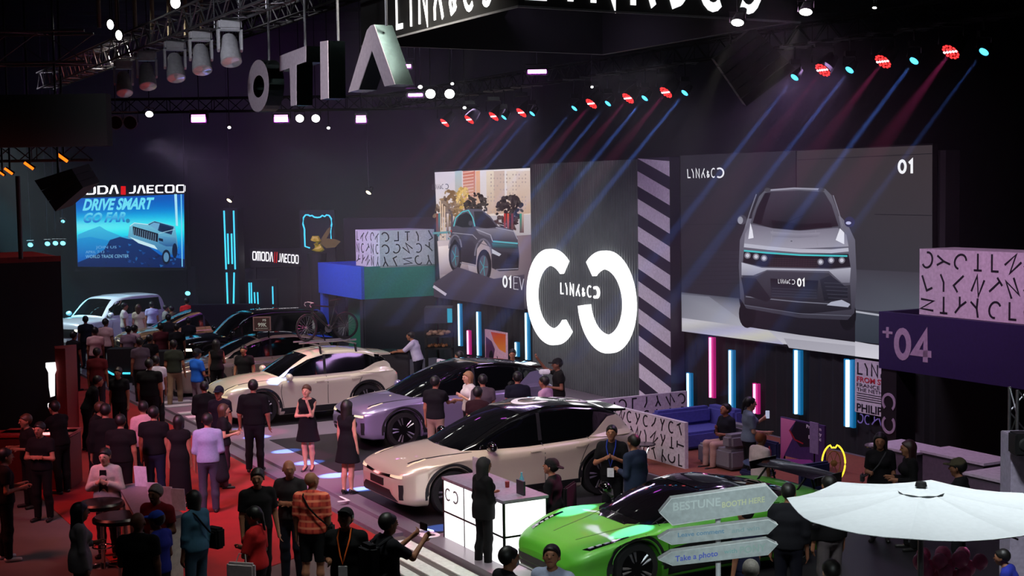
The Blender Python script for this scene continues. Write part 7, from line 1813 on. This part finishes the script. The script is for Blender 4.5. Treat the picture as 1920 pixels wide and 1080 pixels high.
PP(279, 674, 0, 'heavy person in black t-shirt from behind near low box wall', 1.76, sk=1, top=(12, 11, 13), low=(16, 15, 20), build=1.3, group=G1)
PP(292, 668, 30, 'person in white t-shirt behind heavy person in black', 1.68, sk=1, top=(200, 190, 200), low=(30, 28, 34), group=G1)
PP(222, 689, 170, 'person in black with lanyard in front of turquoise light line', 1.66, sk=1, top=(14, 13, 17), low=(14, 13, 17), group=G1)
PP(160, 702, -60, 'person in black bending near the red pillar', 1.66, sk=1, top=(15, 14, 18), low=(15, 14, 18), sleeve=2, lean=22, group=G1)
PP(181, 653, 0, 'person in dark red t-shirt from behind', 1.72, sk=1, top=(92, 28, 34), low=(46, 34, 46), group=G1, build=1.1)
PP(178, 614, 10, 'person in pale pink t-shirt, left of two alike', 1.70, sk=1, top=(205, 160, 160), low=(40, 34, 44), group=G3)
PP(197, 598, -10, 'person in pale pink t-shirt, right of two alike', 1.74, sk=1, top=(210, 166, 166), low=(40, 34, 44), group=G3)
PP(160, 593, 20, 'person in dark clothes left of white SUV nose', 1.7, sk=1, top=(22, 22, 32), low=(22, 22, 32), group=G3)
PP(232, 568, -70, 'person in white t-shirt and blue jeans beside white SUV', 1.76, sk=1, top=(215, 210, 205), low=(70, 84, 120), group=G3)
PP(259, 571, 10, 'person with long blond hair in cream dress by white SUV', 1.70, sex='f', hair='long', hm=HAIRB, sk=3, top=(205, 196, 164), dress=.55, sleeve=.5, group=G3)
PP(284, 566, 10, 'person with black hair in pale blue shirt by white SUV', 1.64, sk=1, top=(160, 160, 200), low=(30, 30, 44), group=G3)
PP(310, 572, -60, 'person in grey top right of pale blue shirt', 1.56, sk=1, top=(130, 128, 126), low=(40, 36, 44), group=G3)
PP(322, 574, 60, 'person in olive top right of grey top', 1.60, sk=1, top=(110, 100, 66), low=(36, 34, 40), group=G3)
PP(350, 559, 0, 'person in red t-shirt below the cyan round light', 1.74, fl=.1, sk=1, top=(200, 30, 34), low=(60, 20, 26), group=G3)
PP(315, 590, 0, 'person with dark head in front of sand yellow SUV', 1.68, sk=1, top=(30, 26, 28), low=(26, 24, 28), group=G3)
PP(331, 607, 20, 'person in black before the yellow hood', 1.68, sk=1, top=(16, 15, 18), low=(18, 18, 22), group=G3)
PP(240, 612, 0, 'person in mauve shirt behind the low box wall', 1.66, sk=1, top=(120, 96, 110), low=(26, 24, 30), arms=('bent', 'bent'), group=G3)
PP(251, 610, -30, 'person with black hair and white shirt behind low box wall', 1.64, sk=1, top=(160, 130, 140), low=(26, 24, 30), group=G3, build=1.1)
PP(301, 606, 20, 'person in dark red shirt in the far crowd', 1.70, sk=1, top=(74, 26, 32), low=(26, 24, 30), group=G3)
PP(280, 628, 0, 'person with curly dark hair in black behind box wall', 1.66, sk=1, top=(20, 18, 22), low=(20, 18, 22), group=G3)
PP(262, 634, 30, 'person in patterned grey shirt behind box wall', 1.72, sk=1, top=(90, 80, 92), low=(20, 18, 22), group=G3)
PP(137, 622, -20, 'person in dark shirt at the edge of dark booth', 1.68, sk=1, top=(20, 18, 24), low=(24, 22, 30), group=G3)
PP(353, 596, 10, 'person in black between yellow hood and bronze car', 1.58, sk=1, top=(16, 16, 22), low=(18, 18, 24), group=G3)
# --- dim group at the left counters
PP(174, 752, -100, 'person with orange scarf leaning at the red counter', 1.68, sk=1, top=(22, 18, 20), low=(18, 16, 18), lean=12, arms=('bent', 'bent'), group=G1, hm=HAIRB, look=20)
PP(197, 758, 20, 'broad person in black shirt from behind at left', 1.78, sk=1, top=(10, 10, 12), low=(10, 10, 12), build=1.25, sleeve=2, group=G1)
PP(111, 752, 60, 'person in black leaning over red counter by glowing pillar', 1.72, sk=1, top=(14, 12, 14), low=(14, 12, 14), arms=('reach', 'reach'), lean=10, group=G1)
PP(50, 777, 130, 'person with fair hair at the far left counter', 1.66, sk=1, hm=HAIRB, top=(20, 17, 19), low=(18, 16, 18), arms=('bent', 'bent'), group=G1)
PP(75, 792, 170, 'person in black with folded arms near far left counter', 1.68, sk=1, top=(14, 13, 15), low=(14, 13, 15), arms=('cross', 'cross'), group=G1)
PP(6, 842, -60, 'person in black at the left picture edge with white shoes', 1.70, sk=1, top=(16, 14, 16), low=(16, 14, 16), shoe=(200, 196, 196), arms=('bent', 'bent'), group=G1)
PP(225, 778, 0, 'person in black before the red carpet, left of white shoulder', 1.70, sk=1, top=(12, 11, 13), low=(12, 11, 13), build=1.15, group=G1)
PP(268, 753, 30, 'person in white t-shirt mostly hidden by person in black', 1.70, sk=1, top=(196, 150, 156), low=(26, 22, 28), group=G1)
PP(287, 763, 0, 'person in black shirt from behind beside dark dress', 1.74, sk=1, top=(12, 11, 14), low=(30, 34, 52), build=1.15, group=G1)
# --- around lilac car and the wall
PP(815, 706, -20, 'person in black t-shirt and khaki trousers pointing at lilac car', 1.72, fl=.12, sk=1, top=(17, 16, 20), low=(140, 116, 100), arms=('down', 'reach'), group=G2)
PP(879, 697, 120, 'person with fair hair in white top behind lilac car hood', 1.66, fl=.12, sex='f', hair='bob', hm=mat('hair_fair', (140, 100, 66), .5), sk=3, top=(200, 194, 188), low=(40, 38, 44), sleeve=1.4, arms=('chest', 'bent'), group=G2)
PP(905, 703, 10, 'person in grey brown t-shirt from behind beside white top', 1.70, fl=.12, sk=1, top=(80, 70, 76), low=(30, 28, 34), group=G2)
PP(895, 726, -20, 'person in dark red shirt just behind champagne car roof', 1.66, fl=.12, sk=2, top=(40, 18, 24), low=(24, 22, 26), group=G2)
PP(970, 698, 0, 'person in navy t-shirt seen from behind by lilac car tail', 1.70, fl=.12, sk=1, top=(18, 20, 34), low=(24, 22, 30), build=1.08, group=G2)
PP(1022, 706, 60, 'person in pale pink shirt at lilac car tail', 1.64, fl=.12, sk=1, top=(190, 150, 176), low=(40, 36, 44), group=G2)
r, f = PP(1047, 673, 100, 'person in black holding up white device by ribbed wall', 1.70, fl=.12, sk=2, top=(20, 18, 18), low=(70, 60, 54), arms=('bent', 'up'), extra=dict(cap=(18, 16, 18)), group=G2)
p_ = AT(1021, 697, r.location.y-.1); b = MB(); b.bbox(p_.x-.12, p_.y-.06, p_.z-.05, p_.x+.12, p_.y+.06, p_.z+.05, .02); tag(b.build('handheld_device', WHITE, None, True), 'white device held up in front of ribbed wall', 'device')
PP(961, 655, 175, 'smiling person in black t-shirt before the short cyan tube', 1.60, fl=.12, sk=1, top=(20, 19, 20), low=(20, 19, 22), build=1.15, group=G2)
PP(886, 664, 60, 'person in white shirt bending behind lilac car', 1.62, fl=.12, hh=1.45, sk=1, top=(190, 185, 196), low=(30, 28, 34), lean=35, group=G2)
PP(783, 620, 75, 'person in white shirt leaning on dark bar counter', 1.70, sk=1, hair='short', top=(196, 186, 214), low=(26, 24, 34), sleeve=1.0, lean=16, arms=('reach', 'reach'), build=1.12, group=G4)
# --- lounge
p = wf(2.30, 2.45, .0)
r, f = person(wf(sA, rA, .10), 118, 'person in black top and beige trousers sitting on grey armchair', h=1.62, sk=1, hair='short', top=(24, 24, 32), low=(176, 140, 130), legs='sit', arms=('bent', 'chest'), sleeve=1.2, nod=-22, group=G4)
r, f = PP(1404, 745, -80, 'person in grey top with dark hair looking at phone', 1.62, fl=.12, sex='f', hair='tail', sk=3, top=(110, 120, 140), low=(18, 17, 22), sleeve=.8, arms=(((.1, .35, -.9), (-.1, .8, .55)), 'hold'), hold=(1, 0), build=1.05, group=G4)
p_ = (Matrix.Translation(r.location) @ Matrix.Rotation(r.rotation_euler[2], 4, 'Z')) @ (Vector(f['arm'][0][5])+Vector((0, .05, .05))); b = MB(); b.bbox(p_.x-.035, p_.y-.01, p_.z-.07, p_.x+.035, p_.y+.01, p_.z+.07, .005); tag(b.build('phone', mat('phone_screen', (190, 200, 225), .3, emit=.6), None), 'lit phone in the hand of person in grey top', 'phone')
PP(1425, 811, -60, 'person with reddish hair in white t-shirt in lounge', 1.45, fl=.12, sk=2, hm=mat('hair_rust', (130, 60, 36), .6), top=(205, 178, 186), low=(34, 32, 40), sleeve=.9, build=1.1, group=G4)
r, f = PP(1651, 812, 160, 'person with long dark hair in black with crossbody strap', 1.64, fl=.12, sex='f', hair='long', sk=1, top=(18, 16, 20), low=(44, 40, 56), sleeve=.8, arms=('down', 'bent'), build=1.08, group=G4)
hang_bag(r, f, cloth((60, 58, 62)), 'small grey crossbody bag on person with long dark hair', side=1, z=.95, w=.06, d=.18, h=.16)
PP(1706, 826, 90, 'person with long dark hair in black facing left', 1.62, fl=.12, sex='f', hair='long', hm=mat('hair_dark_red', (44, 18, 20), .5), sk=1, top=(15, 13, 16), low=(15, 13, 16), sleeve=2, arms=('bent', 'bent'), group=G4)
PP(1800, 861, 60, 'person in dark cap and black shirt behind the parasol', 1.70, fl=.0, sk=2, top=(17, 16, 20), low=(17, 16, 20), extra=dict(cap=(60, 54, 40)), group=G4)
# --- between signpost and parasol
PP(1478, 908, -20, 'person in dark clothes standing right of the arrow boards', 1.70, sk=1, top=(20, 20, 26), low=(18, 18, 30), sleeve=1.5, build=1.1, group=G4)
PP(1556, 893, 20, 'person in black top and grey trousers beside parasol edge', 1.72, sk=1, top=(14, 13, 15), low=(92, 84, 86), sleeve=2, group=G4)
PP(1400, 945, 40, 'person in navy clothes behind the arrow boards', 1.66, sk=1, top=(20, 22, 44), low=(20, 22, 44), group=G4)
PP(1408, 1052, 0, 'grey haired head at the bottom behind signpost', 1.60, sk=2, hm=HAIRG, top=(30, 30, 34), low=(24, 24, 28), group=G1)
PP(1560, 1052, 10, 'dark haired head at the bottom under parasol edge', 1.66, sk=3, top=(24, 22, 26), low=(24, 24, 28), group=G1)
PP(1905, 1030, 60, 'person in royal blue at the bottom right corner', 1.30, sk=2, top=(36, 44, 140), low=(24, 24, 34), sleeve=2, lean=15, group=G1)
# ================================================================ beam lights and the haze they shine through
def haze(name, P_, z0, z1, dens, label):
    m = bpy.data.materials.new(name); m.use_nodes = True; nt = m.node_tree; nt.nodes.clear()
    o = nt.nodes.new('ShaderNodeOutputMaterial'); v = nt.nodes.new('ShaderNodeVolumeScatter'); v.inputs['Density'].default_value = dens; v.inputs['Anisotropy'].default_value = .2
    v.inputs['Color'].default_value = (.9, .9, .95, 1)
    nt.links.new(v.outputs[0], o.inputs['Volume']); m.cycles.homogeneous_volume = True
    b = MB(); b.prism([(p.x, p.y) for p in P_], (0, 0, z0), (1, 0, 0), (0, 1, 0), (0, 0, z1-z0)); ob = b.build('haze', m); ob['kind'] = 'stuff'; ob['label'] = label; ob['category'] = 'haze'
    return ob
haze('haze_stand', [wf(-15.8, .4), wf(9, .4), wf(9, 8.6), wf(-15.8, 8.6)], 2.6, 9.4, .006, 'thin haze hanging in front of the stand screens')
haze('haze_far', [Vector((-26, 40.5, 0)), Vector((1, 40.5, 0)), Vector((1, 77, 0)), Vector((-26, 77, 0))], .05, 12.5, .006, 'thin violet haze in the far end of the hall')
zb2 = 7.42
def beam_light(px, py, kind, i, n, r=2.5, on=True):
    p = PL(px, py, wf(0, r), D2); s_, _ = sr(p); p = wf(s_, r, p.z)
    far = 'nearest' if i == 0 else 'farthest' if i == n-1 else None
    ordn = ('first', 'second', 'third', 'fourth', 'fifth', 'sixth', 'seventh', 'eighth', 'ninth', 'tenth')[i]
    lab = ('red LED wash head, ' if kind == 'r' else 'blue beam head, ')+ordn+' from the near end of its truss'
    dirv = (-D2*.70+Vector((0, 0, -.71))).normalized()
    t = empty('wash_light' if kind == 'r' else 'spot_lamp', p, 0, lab, 'stage light', 'red wash heads on the stand truss' if kind == 'r' else 'blue beam heads on the stand truss')
    R_ = .15 if kind == 'r' else .085
    M_ = dirv.to_track_quat('-Z', 'Y').to_matrix().to_4x4()
    b = MB(); b.lathe([(0, R_*2.4), (R_*.7, R_*2.3), (R_*.95, R_*1.2), (R_*1.08, 0), (R_, -.01), (R_*.98, .01), (0, .01)], 16, M_); b.build('lamp_head', BLACKM, t, True, 40)
    b = MB(); b.tube([(-R_*1.3, 0, R_*.8), (-R_*1.3, 0, R_*2.6), (R_*1.3, 0, R_*2.6), (R_*1.3, 0, R_*.8)], .018, 6); b.box(-R_, -.07, R_*2.6, R_, .07, R_*2.6+.1); b.tube([(0, 0, R_*2.6+.1), (0, 0, 8.0-p.z)], .02, 6); b.box(-.26, -.26, 7.98-p.z, .26, .26, 8.01-p.z); b.build('yoke', BLACKM, t)
    if kind == 'r':
        b = MB()
        for k in range(3):
            for q in range([1, 6, 12][k]):
                a = 2*PI*q/[1, 6, 12][k]; c = M_ @ Vector((R_*.42*k*math.cos(a), R_*.42*k*math.sin(a), -.006)); b.lathe([(0, .004), (R_*.17, .004), (R_*.17, -.004), (0, -.008)], 8, Matrix.Translation(c) @ M_)
        b.build('lens_cells', mat('cell_red', (255, 40, 40), .3, emit=3.0), t)
        b = MB()
        for q in range(5): c = M_ @ Vector((R_*(-.8+.4*q), R_*.05, -.014)); b.lathe([(0, .004), (R_*.15, .004), (R_*.15, -.004), (0, -.008)], 8, Matrix.Translation(c) @ M_)
        b.build('lens_glint', mat('cell_white', (255, 200, 210), .3, emit=4.0), t)
        if on: spot('wash_beam', p+dirv*.05, p+dirv*8, on*4500, 9, (1, .08, .35), .5, .03)
    else:
        b = MB(); b.lathe([(0, -.012), (R_*.9, -.004), (R_*.9, .004), (0, .004)], 16, M_); b.build('lens', mat('lens_blue', (70, 200, 255), .2, emit=3.0), t, True)
        if on: spot('blue_beam', p+dirv*.05, p+dirv*8, on*85000, 2.6, (.12, .28, 1), .3, .03)
    return t
reds = [(1783, 97, 1.2), (1656, 115, 1), (1543, 131, .6), (1249, 173, 1), (1178, 184, 1), (1109, 194, 1), (978, 211, 1), (926, 218, 1), (880, 224, .8), (834, 230, .6)]
blues = [(1845, 97, 1.3), (1714, 114, 1.2), (1593, 131, 1.1), (1490, 145, 1.1), (1284, 174, 1.6), (1209, 184, 1.6), (1140, 194, 1.3), (1077, 203, 1.2), (998, 213, 1), (945, 220, .8)]
for i, (x, y, o) in enumerate(reds): beam_light(x, y, 'r', i, len(reds), on=o)
for i, (x, y, o) in enumerate(blues): beam_light(x, y, 'b', i, len(blues), on=o)
# white front spots with visible cones
for px, py, lab, pw, a_ in ((1383, 42, 'bright white profile spot below right end of overhead sign', 700, .10), (1511, 22, 'bright white profile spot at upper right of the sign', 1500, .16), (1640, 14, 'white profile spot highest over the red wash heads', 1500, .05), (898, 36, 'small profile spot under the left face of overhead sign', 500, -.05)):
    p = PL(px, py, wf(0, 6.0), D2)
    par('profile_spot', px, py, p.y, 12 if px not in (898, 1640) else 4, W_, 14, lab, (-.35, -.6, -.7), oval=.7, depth=.3)
    dv = Vector((-a_-.28, -.1, -.9)).normalized(); spot('profile_beam', p+dv*.1, p+dv*6, pw, 13, (1, .93, .8), .5, .05)
for x, y, Y in ((372, 222, 41), (527, 222, 41), (677, 223, 41)):
    area('far_violet', AT(x, y, 42)+Vector((0, 0, 1.0)), AT(x, y, 48)+Vector((0, 0, -2)), 5.0, 70, (.55, .14, .9), spread=2.2)
